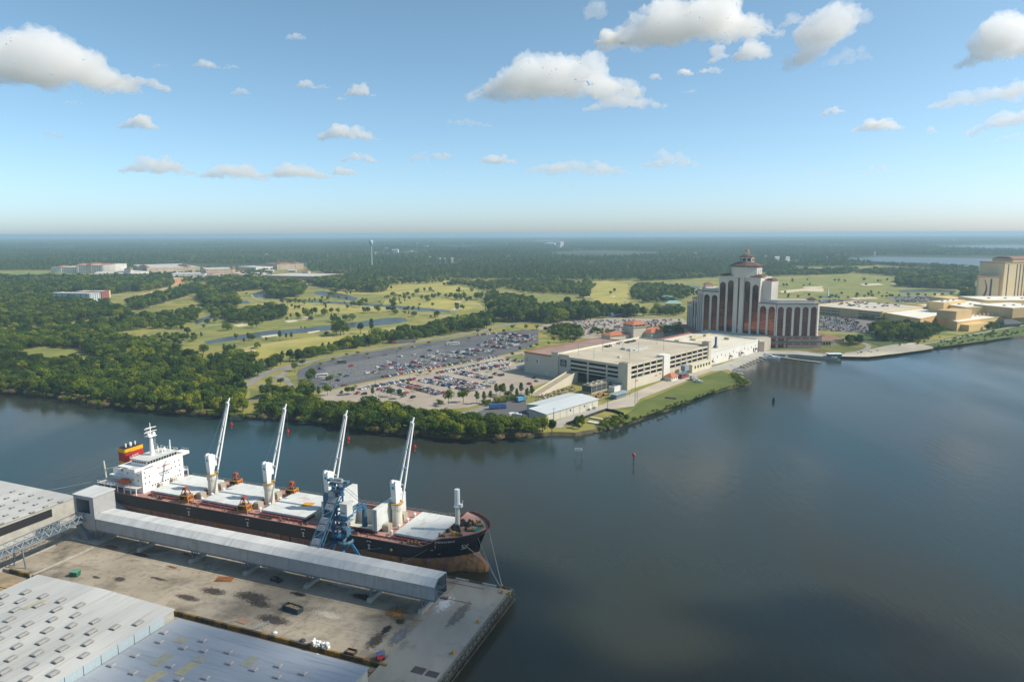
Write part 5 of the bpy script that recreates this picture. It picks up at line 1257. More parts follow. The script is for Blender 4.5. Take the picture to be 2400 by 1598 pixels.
for y, z in ((-12.0, 12.2), (-11.6, 12.25)): q.tube((32, y, z), (166, y, z), .12, .12, 6)
q.build('deck_pipe', [m_coam], ship)
rr = random.Random(9); q = MB()
for k in range(60):
 x, y = rr.uniform(32, 162), rr.uniform(-13.5, -11.0); q.box(x, x + rr.uniform(.2, .9), y, y + rr.uniform(.2, .6), 11.85, 11.85 + rr.uniform(.3, 1.2))
o = q.build('deck_gear', [mat('deck_gear', (.22, .13, .10), .8, var=.4, scale=.8)], ship); o['kind'] = 'stuff'
# ---- marks on the hull: tug marks, name and crest at the bow
m_mark = mat('mark_white', (.70, .70, .66), .7, var=.08)
for x in (56.5, 86.5, 112.8, 141.6):
 q = MB(); y = -14.24
 q.box(x - .9, x + .9, y - .03, y, 10.75, 10.95); q.box(x - .9, x - .55, y - .03, y, 10.5, 10.75); q.box(x + .55, x + .9, y - .03, y, 10.5, 10.75)
 q.box(x - .55, x + .55, y - .03, y, 9.25, 9.6); q.box(x - .17, x + .17, y - .03, y, 8.2, 9.25); q.box(x - .5, x + .5, y - .03, y, 7.9, 8.2)
 q.build('tug_mark', [m_mark], ship)
def hull_mark(me, x, z, mm, sc=1.0, name='lettering'):
 y = -hb(x, z); y2 = -hb(x + 1, z); yz = -hb(x, z + .6)
 tx = Vector((1, y2 - y, 0)).normalized(); tz_ = Vector((0, yz - y, .6)).normalized(); nn = tx.cross(tz_).normalized(); tz_ = nn.cross(tx)
 M_ = Matrix((tx, tz_, nn)).transposed().to_4x4(); M_.translation = Vector((x, y, z)) + nn * .06
 o = bpy.data.objects.new(name, me); COL.objects.link(o); o.parent = ship; o.matrix_local = M_ @ Matrix.Scale(sc, 4)
 if mm: me.materials.append(mm)
 return o
for k, ch in enumerate('ENDEAVOUR'): hull_mark(text_mesh(ch, .95), 168.2 + k * .72, 14.4 + k * .02, m_mark)
def flat_shape(polys):
 q = MB()
 for p in polys: q.poly([(a, b_, 0) for a, b_ in p])
 return q.mesh('crest', [])
hull_mark(flat_shape([[(-1.3, 1.3), (-.9, 1.3), (-.7, .2), (0, -.5), (.7, .2), (.9, 1.3), (1.3, 1.3), (1.1, -.1), (.3, -1.0), (-.3, -1.0), (-1.1, -.1)], [(-1.2, -1.2), (1.2, -1.2), (1.2, -1.6), (-1.2, -1.6)]]), 176.0, 11.3, mat('crest_gold', (.55, .48, .36), .6), 1.0, 'crest')
hull_mark(flat_shape([[(-.55, .55), (.55, .55), (.4, -.2), (0, -.45), (-.4, -.2)]]), 176.0, 11.9, mat('crest_green', (.12, .22, .14), .6), 1.0, 'crest_shield')
for x, z, w, h_ in ((166.2, 10.8, 1.0, .25), (168.0, 8.8, .8, .2), (174.3, 8.4, .25, 1.0), (178.3, 9.2, .5, .4)):
 hull_mark(flat_shape([[(-w / 2, -h_ / 2), (w / 2, -h_ / 2), (w / 2, h_ / 2), (-w / 2, h_ / 2)]]), x, z, m_mark, 1.0, 'draft_mark')
q = MB(); q.lathe([(0, 0), (.5, 0), (.5, .3), (0, .3)], 8); o = q.build('hawse_lip', [m_bollard], ship); o.location = (178.6, -4.0, 14.6); o.rotation_euler = (R(90), 0, 0)
# ---- mooring lines (each a thing: they hang between ship and quay)
m_rope = mat('mooring_rope', (.42, .44, .42), .9)
def line(p, q_, sag, lab, r_=.075):
 mbp = MB(); n = 12; pts = [Vector(p).lerp(Vector(q_), k / n) - Vector((0, 0, sag * 4 * (k / n) * (1 - k / n))) for k in range(n + 1)]
 for a_, b_ in zip(pts, pts[1:]): mbp.tube(a_, b_, r_, r_, 5, cap=False)
 tag(mbp.build('mooring_line', [m_rope]), lab, 'rope', 'mooring lines')
def SP(x, y, z): return Q(SX0 + x, ST + y, z)
cb = qpx(1176, 1376) + Vector((0, 0, .8)); cb2 = qpx(1178, 1389) + Vector((0, 0, .8))
line(SP(182.5, 0, 15.6), cb, .3, 'taut pale rope from the stem of the ship to the corner bollard', .10)
line(SP(179.5, -3.6, 14.6), cb2, .9, 'slack rope from the bow fairlead to the second corner bollard', .055)
line(SP(174.5, -8.6, 14.6), SP(182.3, -1.6, 4.0), .1, 'anchor cable hanging from the bow across the stem', .08)
line(SP(182.3, -1.6, 4.0), cb2, .2, 'rope from beside the bulbous bow to the set-back corner bollard', .055)
line(SP(168, -11.6, 14.8), Q(-75, -1.5, 4.5), 1.0, 'long spring line sagging along the black bow', .05)
line(SP(170, -11.2, 14.8), Q(-44, -1.5, 4.5), .5, 'short spring line from the forecastle to the berth edge', .05)
line(SP(1.0, 4.0, 13.0), Q(-240, -4, 5), 1.5, 'long stern line running from the poop towards the far shed', .07)
line(SP(1.0, -6.0, 13.0), Q(-225, -4, 5), 1.5, 'second stern line running from the poop towards the far shed', .05)
q = MB(); q.lathe([(0, -.5), (.45, -.3), (.5, .2), (.2, .5), (0, .55)], 8); o = q.build('line_float', [m_bollard]); o.location = Q(-46.0, 0.9, 9.4); tag(o, 'small yellow tag hanging on the spring line at the hull', 'float')

# ================================================================== ship loader
LB = thing('ship_loader', 'tall blue steel ship loader straddling the quay rails beside the open hatch', 'ship loader', Q(-61.5, -7.5, QZ), QA)
m_lblue = mat('loader_blue', (0.015, 0.11, 0.25), 0.55, col2=(0.035, 0.16, 0.30), scale=0.5)
m_ldark = mat('loader_dark_blue', (0.035, 0.105, 0.17), 0.6, col2=(0.075, 0.155, 0.21), scale=0.7)
m_lgrey = mat('loader_grey', (0.22, 0.25, 0.27), 0.6, col2=(0.32, 0.35, 0.36), scale=0.7)
for x, y, n_ in ((-7.5, -6, 'portal_leg'), (7.5, -6, 'portal_leg'), (-7.5, 4, 'portal_leg'), (7.5, 4, 'portal_leg')):
 MB().bar((x, y, .3), (x * .28, y * .35 + (.0), 10.5), .9).build(n_, [m_lblue], LB)
 MB().box(x - 1.6, x + 1.6, y - .4, y + .4, .05, .8).build('bogie', [m_ldark], LB)
for y in (-6, 4): MB().bar((-7.5, y, 1.2), (7.5, y, 1.2), .7, .8).build('sill_beam', [m_lblue], LB)
MB().bar((-2.4, -2.2, 10.5), (2.4, -2.2, 10.5), 1.2, 1.4).build('portal_beam', [m_lblue], LB)
MB().box(-2.4, 2.4, -2.8, 2.2, 10.2, 11.2).build('slewing_table', [m_lblue], LB)
for x in (-2.0, 2.0):
 MB().bar((x, -1.2, 11), (x * .8, 0, 24), .7).build('mast_leg', [m_lblue], LB)
 MB().bar((x, 1.8, 11), (x * .8, 1.0, 24), .6).build('mast_leg', [m_lblue], LB)
 MB().bar((x * .8, 0.4, 24), (x * .7, 0.6, 31), .5).build('mast_leg', [m_lblue], LB)
for k in range(6):
 z0, z1 = 11 + k * 3.3, 11 + (k + 1) * 3.3; f = lambda z: lerp(2.0, 1.45, (z - 11) / 20)
 MB().bar((-f(z0), -.4, z0), (f(z1), -.2, z1), .28).build('mast_brace', [m_lblue if k > 2 else m_ldark], LB)
 MB().bar((-f(z1), -.2, z1), (f(z1), -.2, z1), .3).build('mast_tie', [m_ldark], LB)
MB().box(-2.6, 2.6, -.6, 1.8, 31, 31.5).build('head_platform', [m_lgrey], LB)
MB().tube((-1.6, .6, 31.9), (1.6, .6, 31.9), .6, .6, 10).build('head_sheave', [m_lgrey], LB)
for x in (-3.4, 3.4): MB().box(x - .7, x + .7, -.3, 1.4, 31.1, 31.9).build('side_platform', [m_ldark], LB)
ig = [(-4.6, -11.0, 4.6), (-.6, 0.0, 26.0)]
for dx in (-1.9, 1.9):
 for dz in (0, 2.6):
  MB().bar((ig[0][0] + dx, ig[0][1], ig[0][2] + dz), (ig[1][0] + dx, ig[1][1], ig[1][2] + dz * .8), .32).build('feed_chord', [m_ldark], LB)
for k in range(10):
 p = Vector(ig[0]).lerp(Vector(ig[1]), k / 10); q2 = Vector(ig[0]).lerp(Vector(ig[1]), (k + 1) / 10)
 for dx in (-1.5, 1.5): MB().bar(p + Vector((dx, 0, 0)), q2 + Vector((dx, 0, 2.4)), .2).build('feed_brace', [m_lblue], LB)
 MB().bar(p + Vector((-1.5, 0, 2.6)), q2 + Vector((1.5, 0, 2.5)), .2).build('feed_brace', [m_lgrey], LB)
 MB().bar(p + Vector((-1.5, 0, 0)), p + Vector((1.5, 0, 0)), .2).build('feed_tie', [m_ldark], LB)
MB().hexa([Vector(ig[0]) + Vector(v) for v in ((-1.3, -.3, .2), (1.3, -.3, .2), (1.3, .3, .3), (-1.3, .3, .3))], [Vector(ig[1]) + Vector(v) for v in ((-1.3, -.3, .2), (1.3, -.3, .2), (1.3, .3, .3), (-1.3, .3, .3))]).build('feed_belt', [m_ldark], LB)
for k in (1, 2, 4, 5, 7, 8):
 p = Vector(ig[0]).lerp(Vector(ig[1]), k / 10); q2 = Vector(ig[0]).lerp(Vector(ig[1]), (k + .8) / 10)
 MB().hexa([p + Vector(v) for v in ((-1.95, 0, .2), (-1.8, 0, .2), (-1.8, .4, .2), (-1.95, .4, .2))], [q2 + Vector(v) for v in ((-1.95, 0, 2.2), (-1.8, 0, 2.2), (-1.8, .4, 2.2), (-1.95, .4, 2.2))]).build('side_panel', [m_ldark if k % 2 else m_lblue], LB)
 MB().hexa([p + Vector(v) for v in ((-1.7, 0, 2.6), (1.7, 0, 2.6), (1.7, .3, 2.7), (-1.7, .3, 2.7))], [q2 + Vector(v) for v in ((-1.7, 0, 2.6), (1.7, 0, 2.6), (1.7, .3, 2.7), (-1.7, .3, 2.7))]).build('cover_plate', [m_lgrey if k % 3 else m_ldark], LB)
for k in range(5):
 MB().bar((3.0, -2.0, 11 + k * 2.6), (3.4, 1.6, 13.6 + k * 2.6), .9, .18).build('stair_flight', [m_lgrey], LB)
 MB().box(2.6, 4.4, 1.2 if k % 2 == 0 else -2.6, 2.6 if k % 2 == 0 else -1.2, 13.5 + k * 2.6, 13.65 + k * 2.6).build('stair_landing', [m_ldark], LB)
MB().box(2.2, 5.0, -2.2, 1.2, 20.2, 24.6).build('machine_house', [mat('machine_house_grey', (.55, .56, .52), .6)], LB)
MB().box(2.15, 5.05, -2.25, 1.25, 19.3, 20.2).build('machine_house_skirt', [m_lblue], LB)
MB().box(2.2, 4.4, -2.0, .6, 12.8, 15.2).build('operator_cabin', [m_ldark], LB); MB().box(2.4, 4.2, -2.06, -1.98, 13.6, 14.8).build('cabin_window', [m_glass], LB)
MB().box(-5.6, -3.2, -1.0, 1.6, 21.5, 26.5).build('switch_house', [m_ldark], LB)
MB().box(-5.4, -3.0, -1.4, 1.2, 18.2, 20.4).build('drive_house', [m_lgrey], LB)
MB().box(-3.2, -1.2, -1.2, 1.6, 22.8, 28.0).build('dust_filter', [mat('filter_grey', (.36, .38, .37), .6)], LB)
MB().tube((-1.0, -.9, 22.0), (-1.0, -.9, 27.5), .5, .5, 8).build('cyclone', [m_lgrey], LB)
MB().box(-5.8, 4.8, -1.6, 2.0, 17.6, 17.8).build('platform', [m_lgrey], LB)
MB().lathe([(.2, 3.5), (2.6, 6.3), (2.8, 7.0), (2.3, 7.6)], 10).build('chute_hopper', [m_ldark], LB).location = (3.6, -1.6, 4)
for dx in (-1.1, 1.1):
 for dz in (0, 1.8): MB().bar((dx, 1.5, 18.0 + dz), (dx * .8, 16.0, 16.4 + dz * .7), .3).build('boom_chord', [m_lblue], LB)
for k in range(6):
 y0, y1 = 1.5 + k * 2.4, 1.5 + (k + 1) * 2.4
 for dx in (-1.1, 1.1): MB().bar((dx, y0, 18.0 - k * .26), (dx, y1, 19.5 - k * .26), .18).build('boom_brace', [m_ldark], LB)
for dx in (-1.0, 1.0): MB().tube((dx, .6, 31), (dx, 15.5, 17.6), .07, .07, 5).build('boom_stay', [m_ldark], LB)
MB().tube((0, 15.6, 16.6), (0, 15.6, 9.0), .8, 1.1, 10).build('loading_spout', [m_ldark], LB)
rr = random.Random(21)
for k in range(26):
 z = rr.uniform(13, 30); x = rr.uniform(-3.2, 3.0); y = rr.uniform(-1.8, 1.8); w = rr.uniform(.3, .9)
 MB().box(x - w, x + w, y - w * .7, y + w * .7, z, z + rr.uniform(.4, 1.3)).build('equipment_box', [rr.choice([m_ldark, m_lgrey, m_ldark, m_lblue, m_cwhite])], LB)
# ================================================================== garage, podium and hotel
m_stucco = mat('cream_stucco', (0.50, 0.455, 0.36), 0.85, col2=(0.56, 0.51, 0.41), scale=0.06, detail=6)
layer(m_stucco, (0.40, 0.36, 0.28), 0.25, 0.60, 0.78, stretch=(1, 1, .25), amount=.5)
m_stucco2 = mat('white_stucco', (0.62, 0.61, 0.56), 0.85, col2=(0.68, 0.67, 0.62), scale=0.08)
m_roofc = mat('garage_roof_concrete', (0.40, 0.355, 0.27), 0.9, col2=(0.49, 0.44, 0.34), scale=0.05, detail=7)
layer(m_roofc, (0.24, 0.22, 0.18), 0.07, 0.55, 0.72, amount=.6)
m_roofm = mat('pale_membrane_roof', (0.56, 0.52, 0.42), 0.85, col2=(0.64, 0.60, 0.50), scale=0.05)
m_tile = mat('terracotta_tile', (0.24, 0.090, 0.055), 0.85, col2=(0.32, 0.13, 0.08), scale=0.5)
m_tile2 = mat('brown_flat_roof', (0.235, 0.165, 0.135), 0.9, col2=(0.30, 0.22, 0.18), scale=0.06)
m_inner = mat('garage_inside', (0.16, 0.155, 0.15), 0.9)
m_awn = mat('maroon_awning', (0.13, 0.022, 0.028), 0.8, var=.15)
m_win = mat('dark_window', (0.018, 0.02, 0.024), 0.12, spec=.6, var=.1)
GA = R(47.15)
gr = thing('parking_garage', 'cream multi-storey parking garage with slotted sides and a flat roof deck', 'garage', (87.2, 523.5, LZ), GA)
GH = 18.3
for z in (0.02, 3.6, 7.2, 10.8, 14.4):
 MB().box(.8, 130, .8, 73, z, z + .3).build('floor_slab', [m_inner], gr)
MB().box(.5, 130.5, .5, 73.5, 17.6, 18.0).build('roof_deck', [m_roofc], gr)
def face_river(x0, n, pitch, base_z):
 L = n * pitch
 MB().box(x0, x0 + L, 0, .35, 0, base_z).build('base_wall', [m_stucco], gr)
 for z0, z1 in ((base_z, 7.7), (10.0, 11.3), (13.6, 14.9), (17.3, 18.9)):
  if z1 > z0 + .05: MB().box(x0, x0 + L, -.02, .33, z0 + .001, z1).build('spandrel', [m_stucco], gr)
 for k in range(n + 1): MB().box(x0 + k * pitch - .45, x0 + k * pitch + .45, -.18, .5, 7.65, 18.95).build('column', [m_stucco], gr)
face_river(4.6, 5, 9.3, 6.0)
face_river(62.0, 7, 9.3, 6.0)
MB().box(-1.0, 4.1, -1.0, 7.2, 0, 20.6).build('stair_tower', [m_stucco], gr)
MB().box(-.5, 3.6, -.5, 6.7, 20.6, 20.8).build('stair_tower_roof', [m_tile2], gr)
MB().box(51.6, 61.4, -.9, 6, 0, 20.0).build('stair_tower', [m_stucco2], gr)
MB().box(127.5, 132.5, -.8, 6, 0, 22.0).build('stair_tower', [m_stucco], gr); MB().box(127.8, 132.2, -.5, 5.6, 22.0, 22.25).build('stair_tower_roof', [m_tile2], gr)
def slots(y0, y1):
 for z0, z1 in ((7.6, 8.2), (10.0, 11.4), (13.2, 15.0), (16.9, 18.9)): MB().box(0, .35, y0, y1, z0, z1).build('spandrel', [m_stucco], gr)
for y0, y1 in ((7.6, 18.9), (18.9, 37.0), (37.0, 55.2)):
 slots(y0 + .7, y1 - .7)
for y in (7.6, 18.9, 37.0, 55.2): MB().box(-.15, .6, y - .68, y + .68, 0, 18.95).build('column', [m_stucco], gr)
MB().box(0, .3, 8.3, 18.2, 0, 7.6).build('base_wall', [m_stucco], gr)
MB().box(0, .4, 55.9, 73.4, 0, 20.4).build('blank_wall', [m_stucco], gr)
MB().box(-1.2, 6, 66.6, 73.6, 0, 21.2).build('stair_tower', [m_stucco], gr); MB().box(-.9, 5.7, 66.9, 73.3, 21.2, 21.4).build('stair_tower_roof', [m_tile2], gr)
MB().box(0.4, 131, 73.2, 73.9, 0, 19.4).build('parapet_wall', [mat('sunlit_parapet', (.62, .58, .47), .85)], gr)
MB().box(130.6, 131.0, 6, 73, 0, 19.2).build('end_wall', [m_stucco], gr)
sg = MB().box(-.25, -.02, 58.5, 64.8, 10.4, 16.0).build('sign_panel', [mat('sign_navy', (.018, .025, .04), .5)], gr)
for z, w, h_ in ((15.0, 2.6, .5), (13.4, 4.2, .8), (12.0, 4.6, .35), (11.2, 3.8, .3)):
 MB().box(-.3, -.255, 61.6 - w / 2, 61.6 + w / 2, z - h_ / 2, z + h_ / 2).build('sign_stroke', [mat('sign_pale', (.42, .44, .46), .6)], gr)
lw = MB().box(92, 127, -4.5, -.95, 0, 7.0).build('lean_to', [mat('warm_cream', (.56, .52, .38), .85)], gr)
for k in range(6): MB().box(96 + k * 5.0, 98.6 + k * 5.0, -4.56, -4.44, 3.2, 5.6).build('window', [m_win], gr)
for k, (x, z) in enumerate(((12, 4.5), (40, 4.2), (46, 5.0))): MB().box(x, x + 3.0, -.06, .02, z, z + 1.6).build('louvre', [mat('louvre_grey', (.30, .28, .22), .8)], gr)
for (x, y) in ((12, 40), (30, 18), (45, 55), (62, 30), (80, 58), (86, 20), (108, 40), (20, 62), (58, 64)):
 q = MB(); q.tube((x, y, 18), (x, y, 26.5), .16, .1, 6); q.box(x - .7, x + .7, y - .15, y + .15, 26.4, 26.6); q.build('light_mast', [m_steel], gr)
MB().box(66, 86, 36, 38.5, 18.0, 19.0).build('deck_kerb', [mat('pale_steel2', (.45, .47, .46), .6)], gr)
MB().box(62, 68, 38, 42, 18.0, 19.6).build('plant_box', [MATS['pale_steel2']], gr)
MB().box(28, 31, 26, 28, 18.0, 19.4).build('stair_hood', [m_stucco], gr)
rp = MB()
a0, a1 = (-62.0, 39.5, .1), (-1.2, 50.0, 8.2)
for w0, w1, h0, h1, m_i in ((-4, 4, -.6, 0.0, 0),):
 rp.hexa(((a0[0], a0[1] - 4, -.2), (a1[0], a1[1] - 4, 0), (a1[0], a1[1] + 4, 0), (a0[0], a0[1] + 4, -.2)), ((a0[0], a0[1] - 4, .1), (a1[0], a1[1] - 4, 8.0), (a1[0], a1[1] + 4, 8.0), (a0[0], a0[1] + 4, .1)))
rp.build('ramp', [mat('ramp_concrete', (.33, .28, .20), .9)], gr)
for dy in (-4.2, 4.0):
 MB().hexa(((a0[0], a0[1] + dy, -.2), (a1[0], a1[1] + dy, 0), (a1[0], a1[1] + dy + .3, 0), (a0[0], a0[1] + dy + .3, -.2)), ((a0[0], a0[1] + dy, 1.1), (a1[0], a1[1] + dy, 9.2), (a1[0], a1[1] + dy + .3, 9.2), (a0[0], a0[1] + dy + .3, 1.1))).build('ramp_wall', [m_stucco], gr)
for (x, y) in ((-4.5, 45.5), (-9, 44.8)): MB().box(x - .5, x + .5, y - .5, y + .5, 0, 7.0).build('ramp_column', [m_stucco], gr)
MB().box(-20, -6, 45.2, 45.5, 1.2, 4.6).build('ramp_opening', [m_dark], gr)
hl = thing('annex_hall', 'cream hall with flat brown roof and red tile edge beside the garage', 'building', Vector((87.2, 523.5, LZ)) + Vector((math.cos(GA), math.sin(GA), 0)) * 54 + Vector((-math.sin(GA), math.cos(GA), 0)) * 89.5, GA)
MB().box(-54, 54, -15.2, 15, 0, 17.4).build('wall', [m_stucco], hl)
MB().box(-53.2, 53.2, -14.9, 14.2, 17.4, 17.55).build('flat_roof', [m_tile2], hl)
for a in ((-54.6, 54.6, 14.2, 15.4), (-54.6, -53.4, -15.2, 14.2), (53.4, 54.6, -15.2, 14.2)): MB().box(*a, 17.2, 18.2).build('tile_edge', [m_tile], hl)
MB().box(-54.12, -54.0, -12, -8.6, 0.1, 4.2).build('door', [mat('door_cream', (.60, .56, .46), .8)], hl)
MB().box(-54.12, -54.0, -1.5, 1.2, 9.5, 13.4).build('window', [m_stucco2], hl); MB().box(-54.16, -54.1, -.2, 1.0, 10, 12.8).build('window_pane', [m_win], hl)
MB().box(-54.12, -54.0, 10.5, 13.5, 9.5, 13.6).build('blind_panel', [mat('grey_panel', (.38, .38, .33), .8)], hl)
for k in range(7): MB().box(-50 + k * 15, -49.4 + k * 15, -14, -13.2, 17.5, 18.6).build('roof_pipe', [m_pad], hl)
gx, gy = Vector((math.cos(GA), math.sin(GA), 0)), Vector((-math.sin(GA), math.cos(GA), 0))
GO = Vector((87.2, 523.5, LZ))
pd = thing('podium_hall', 'long low white casino podium with flat cream roof between garage and hotel', 'building', GO + gx * 182 + gy * 34, GA)
MB().prism([(-49.4, -34), (51, -34), (58, 0), (70, 38), (-49.4, 39)], 0, 12.0).build('wall', [m_stucco2], pd)
MB().prism([(-48.6, -33), (50, -33), (57, 0), (68, 37), (-48.6, 38)], 12.0, 12.15).build('flat_roof', [m_roofm], pd)
for a, b_ in (((-49.4, -34), (51, -34)), ((51, -34), (58, 0)), ((58, 0), (70, 38))): MB().bar((*a, 12.55), (*b_, 12.55), .6, 1.1).build('parapet', [m_stucco2], pd)
MB().box(-49.4, 70, 38.4, 41.5, 11.6, 13.0).build('tile_edge', [m_tile], pd)
for (x, y, w, d, h_) in ((-25, -8, 18, 8, 2.2), (5, 10, 20, 6, 1.6), (32, -12, 5, 5, 2.2), (-10, 20, 8, 5, 1.2), (38, 16, 12, 3, 2.0), (20, 22, 9, 3, 1.8)): MB().box(x, x + w, y, y + d, 12.14, 12.14 + h_).build('roof_plant', [mat('ochre_plant', (.50, .44, .28), .85)], pd)
for k in range(12): MB().box(-44 + k * 8, -43.2 + k * 8, -34.08, -33.95, 4.5 + (k % 3), 6.3 + (k % 3)).build('slit_window', [m_win], pd)
for x in (8, 40): MB().box(x, x + 2.2, -34.08, -33.95, 1.2, 5.4).build('tall_window', [m_win], pd)
for x in (-47, -10, 14, 46):
 q = MB(); q.hexa(((x - 1.6, -36.4, 3.6), (x + 1.6, -36.4, 3.6), (x + 1.6, -34, 3.6), (x - 1.6, -34, 3.6)), ((x - 1.4, -34.3, 4.8), (x + 1.4, -34.3, 4.8), (x + 1.4, -34, 4.8), (x - 1.4, -34, 4.8))); q.build('awning', [m_awn], pd)
 q = MB(); q.bar((x - 1.4, -36.2, 0), (x - 1.4, -36.2, 3.6), .2); q.bar((x + 1.4, -36.2, 0), (x + 1.4, -36.2, 3.6), .2); q.build('awning_post', [m_steel], pd)
MB().hexa(((-24, -27, 12.14), (-20, -27, 12.14), (-20, -23, 12.14), (-24, -23, 12.14)), ((-22.8, -26, 15), (-21.2, -26, 15), (-21.2, -24, 15), (-22.8, -24, 15))).build('stack_base', [m_steel], pd)
MB().box(-22.8, -21.2, -26, -24.4, 15, 22.5).build('exhaust_stack', [m_ldark], pd)

# ---- hotel
HB = Vector((262, 752, LZ))
ht = thing('casino_hotel', 'tall cream stepped hotel with bronze arched window bays and brown roof lantern', 'hotel', HB)
m_pier = mat('hotel_pier', (0.60, 0.545, 0.465), 0.8, col2=(0.66, 0.60, 0.515), scale=0.08)
m_bronze = mat('bronze_glass', (0.15, 0.062, 0.046), 0.07, metal=0.95, col2=(0.25, 0.105, 0.066), scale=0.12, stretch=(1, 1, .45), bump=.12, bscale=.35)
m_broof = mat('hotel_roof_tile', (0.105, 0.058, 0.045), 0.8, col2=(0.135, 0.075, 0.055), scale=0.4)
m_cornice = mat('dark_cornice', (0.085, 0.07, 0.06), 0.8)
def HL(x, y): return Vector((x - HB.x, y - HB.y, 0))
def hz(z): return z - LZ
def wall_prism(name, pts, z0, z1, m_=m_pier): return MB().prism([HL(*p).to_2d() for p in pts], hz(z0), hz(z1)).build(name, [m_], ht)
def bay(p0, p1, z0, ztop, zarch, wp=2.3, glassw=None, name='window', depth=.9):
 """One recessed arched window between two piers; p0, p1 plan points, outward normal to the right of p0->p1 ... """
 a, b_ = HL(*p0), HL(*p1); d = (b_ - a).normalized(); n = Vector((d.y, -d.x, 0)); L = (b_ - a).length
 def P(u, o, z): return tuple(a + d * u + n * o + Vector((0, 0, hz(z))))
 g0, g1 = wp / 2, L - wp / 2
 if glassw: g0, g1 = (L - glassw) / 2, (L + glassw) / 2
 q = MB(); q.quad(P(g0 - .05, .1, z0), P(g1 + .05, .1, z0), P(g1 + .05, .1, zarch), P(g0 - .05, .1, zarch)); w_ = q.build(name, [m_bronze], ht)
 nl = int((zarch - z0) / 3.6); fb_ = MB()
 for k in range(1, nl): fb_.quad(P(g0, .13, z0 + k * 3.6 - .12), P(g1, .13, z0 + k * 3.6 - .12), P(g1, .13, z0 + k * 3.6 + .12), P(g0, .13, z0 + k * 3.6 + .12))
 if nl > 1:
  o = fb_.build('floor_line', [mat('bronze_spandrel', (.10, .05, .04), .5)], w_); o['kind'] = 'stuff'
 s_ = MB(); n_ = 8; r_ = (g1 - g0) / 2; c_ = (g0 + g1) / 2; zs = zarch - r_
 arch = [(c_ + r_ * math.cos(math.pi - math.pi * k / n_), zs + r_ * math.sin(math.pi * k / n_)) for k in range(n_ + 1)]
 for k in range(n_):
  (u0, h0), (u1, h1) = arch[k], arch[k + 1]
  s_.quad(P(u0, depth, h0), P(u1, depth, h1), P(u1, depth, ztop), P(u0, depth, ztop)); s_.quad(P(u0, depth, h0), P(u0, 0, h0), P(u1, 0, h1), P(u1, depth, h1))
 for u0, u1 in ((0, g0), (g1, L)):
  s_.quad(P(u0, depth, zs), P(u1, depth, zs), P(u1, depth, ztop), P(u0, depth, ztop))
 s_.build('arch_wall', [m_pier], ht)
 for u0, u1 in ((0, g0), (g1, L)):
  if u1 - u0 > .2: MB().hexa((P(u0, 0, z0), P(u0, depth, z0), P(u1, depth, z0), P(u1, 0, z0))[::-1], (P(u0, 0, zs), P(u0, depth, zs), P(u1, depth, zs), P(u1, 0, zs))[::-1]).build('pier', [m_pier], ht)
 MB().hexa((P(0, -.4, ztop), P(0, depth + .5, ztop), P(L, depth + .5, ztop), P(L, -.4, ztop))[::-1], (P(0, -.4, ztop + .7), P(0, depth + .5, ztop + .7), P(L, depth + .5, ztop + .7), P(L, -.4, ztop + .7))[::-1]).build('cornice', [m_cornice], ht)
A_, B_ = Vector((212.5, 779.0)), Vector((272.0, 720.0)); dg = (B_ - A_) / 9
fp = [tuple(A_ + dg * k) for k in range(10)]
dn = Vector((.703, .711))                                     # inward on the diagonal
def inw(p, k): return (p[0] + dn.x * k, p[1] + dn.y * k)
wall_prism('wing_wall', [(212.6, 846), (212.6, 823), (231, 823), (231, 846)], 2, 37.0)
wall_prism('wing_wall', [(212.6, 823), (212.6, 800.5), (231, 800.5), (231, 823)], 2, 45.0)
wall_prism('wing_wall', [(212.6, 800.5), (212.6, 779), (231, 787), (231, 800.5)], 2, 56.0)
wall_prism('wing_wall', [fp[0], fp[2], inw(fp[2], 18), (231, 789)], 2, 56.0)
wall_prism('tower_wall', [fp[2], fp[7], inw(fp[7], 26), inw(fp[2], 26)], 2, 73.8)
wall_prism('tower_wall', [inw(fp[7], 5), inw((fp[7][0] + 6, fp[7][1] - 6), 8), inw((fp[7][0] + 6, fp[7][1] - 6), 24), inw(fp[7], 25)], 2, 70.0)
wall_prism('wing_wall', [fp[7], fp[9], (272, 744), (264, 752)], 2, 47.2)
wall_prism('wing_wall', [(271.9, 720.05), (314, 719.1), (317, 722), (317, 741), (272, 742)], 2, 47.2)
L_ = []
for y0, y1, zt_, za in ((846, 838.4, 37, 34.8), (838.4, 830.7, 37, 34.8), (830.7, 823, 37, 34.8), (823, 811.7, 45, 42.6), (811.7, 800.5, 45, 42.6), (800.5, 793.4, 56, 53), (793.4, 786.2, 56, 53), (786.2, 779, 56, 53)):
 bay((212.5, y0), (212.5, y1), 9, zt_, za, 2.6)
for k in (0, 1): bay(fp[k], fp[k + 1], 12, 56, 52.8)
bay(fp[2], fp[3], 12, 73.8, 67.5); bay(fp[3], fp[4], 12, 74.4, 69.6)
bay(fp[5], fp[6], 12, 74.4, 69.6); bay(fp[6], fp[7], 12, 73.8, 66.2)
wall_prism('tower_wall', [fp[3], fp[6], inw(fp[6], 22), inw(fp[3], 22)], 73, 75.0)
c0 = Vector(fp[4]) - dg * .05 - dn * 1.9; c1 = Vector(fp[5]) + dg * .18 - dn * 1.9
bay(tuple(c0), tuple(c1), 12, 83.0, 77.5, glassw=1.9, name='slit_window', depth=.7)
wall_prism('centre_shaft', [tuple(c0), tuple(c1), inw(tuple(c1), 12), inw(tuple(c0), 12)], 2, 83.4)
for k in (7, 8): bay(fp[k], fp[k + 1], 14.6, 47.2, 44.6)
rw = [(272 + 42.0 * k / 5, 720 - .95 * k / 5) for k in range(6)]
for k in range(5): bay(rw[k], rw[k + 1], 14.6, 47.2, 44.6)
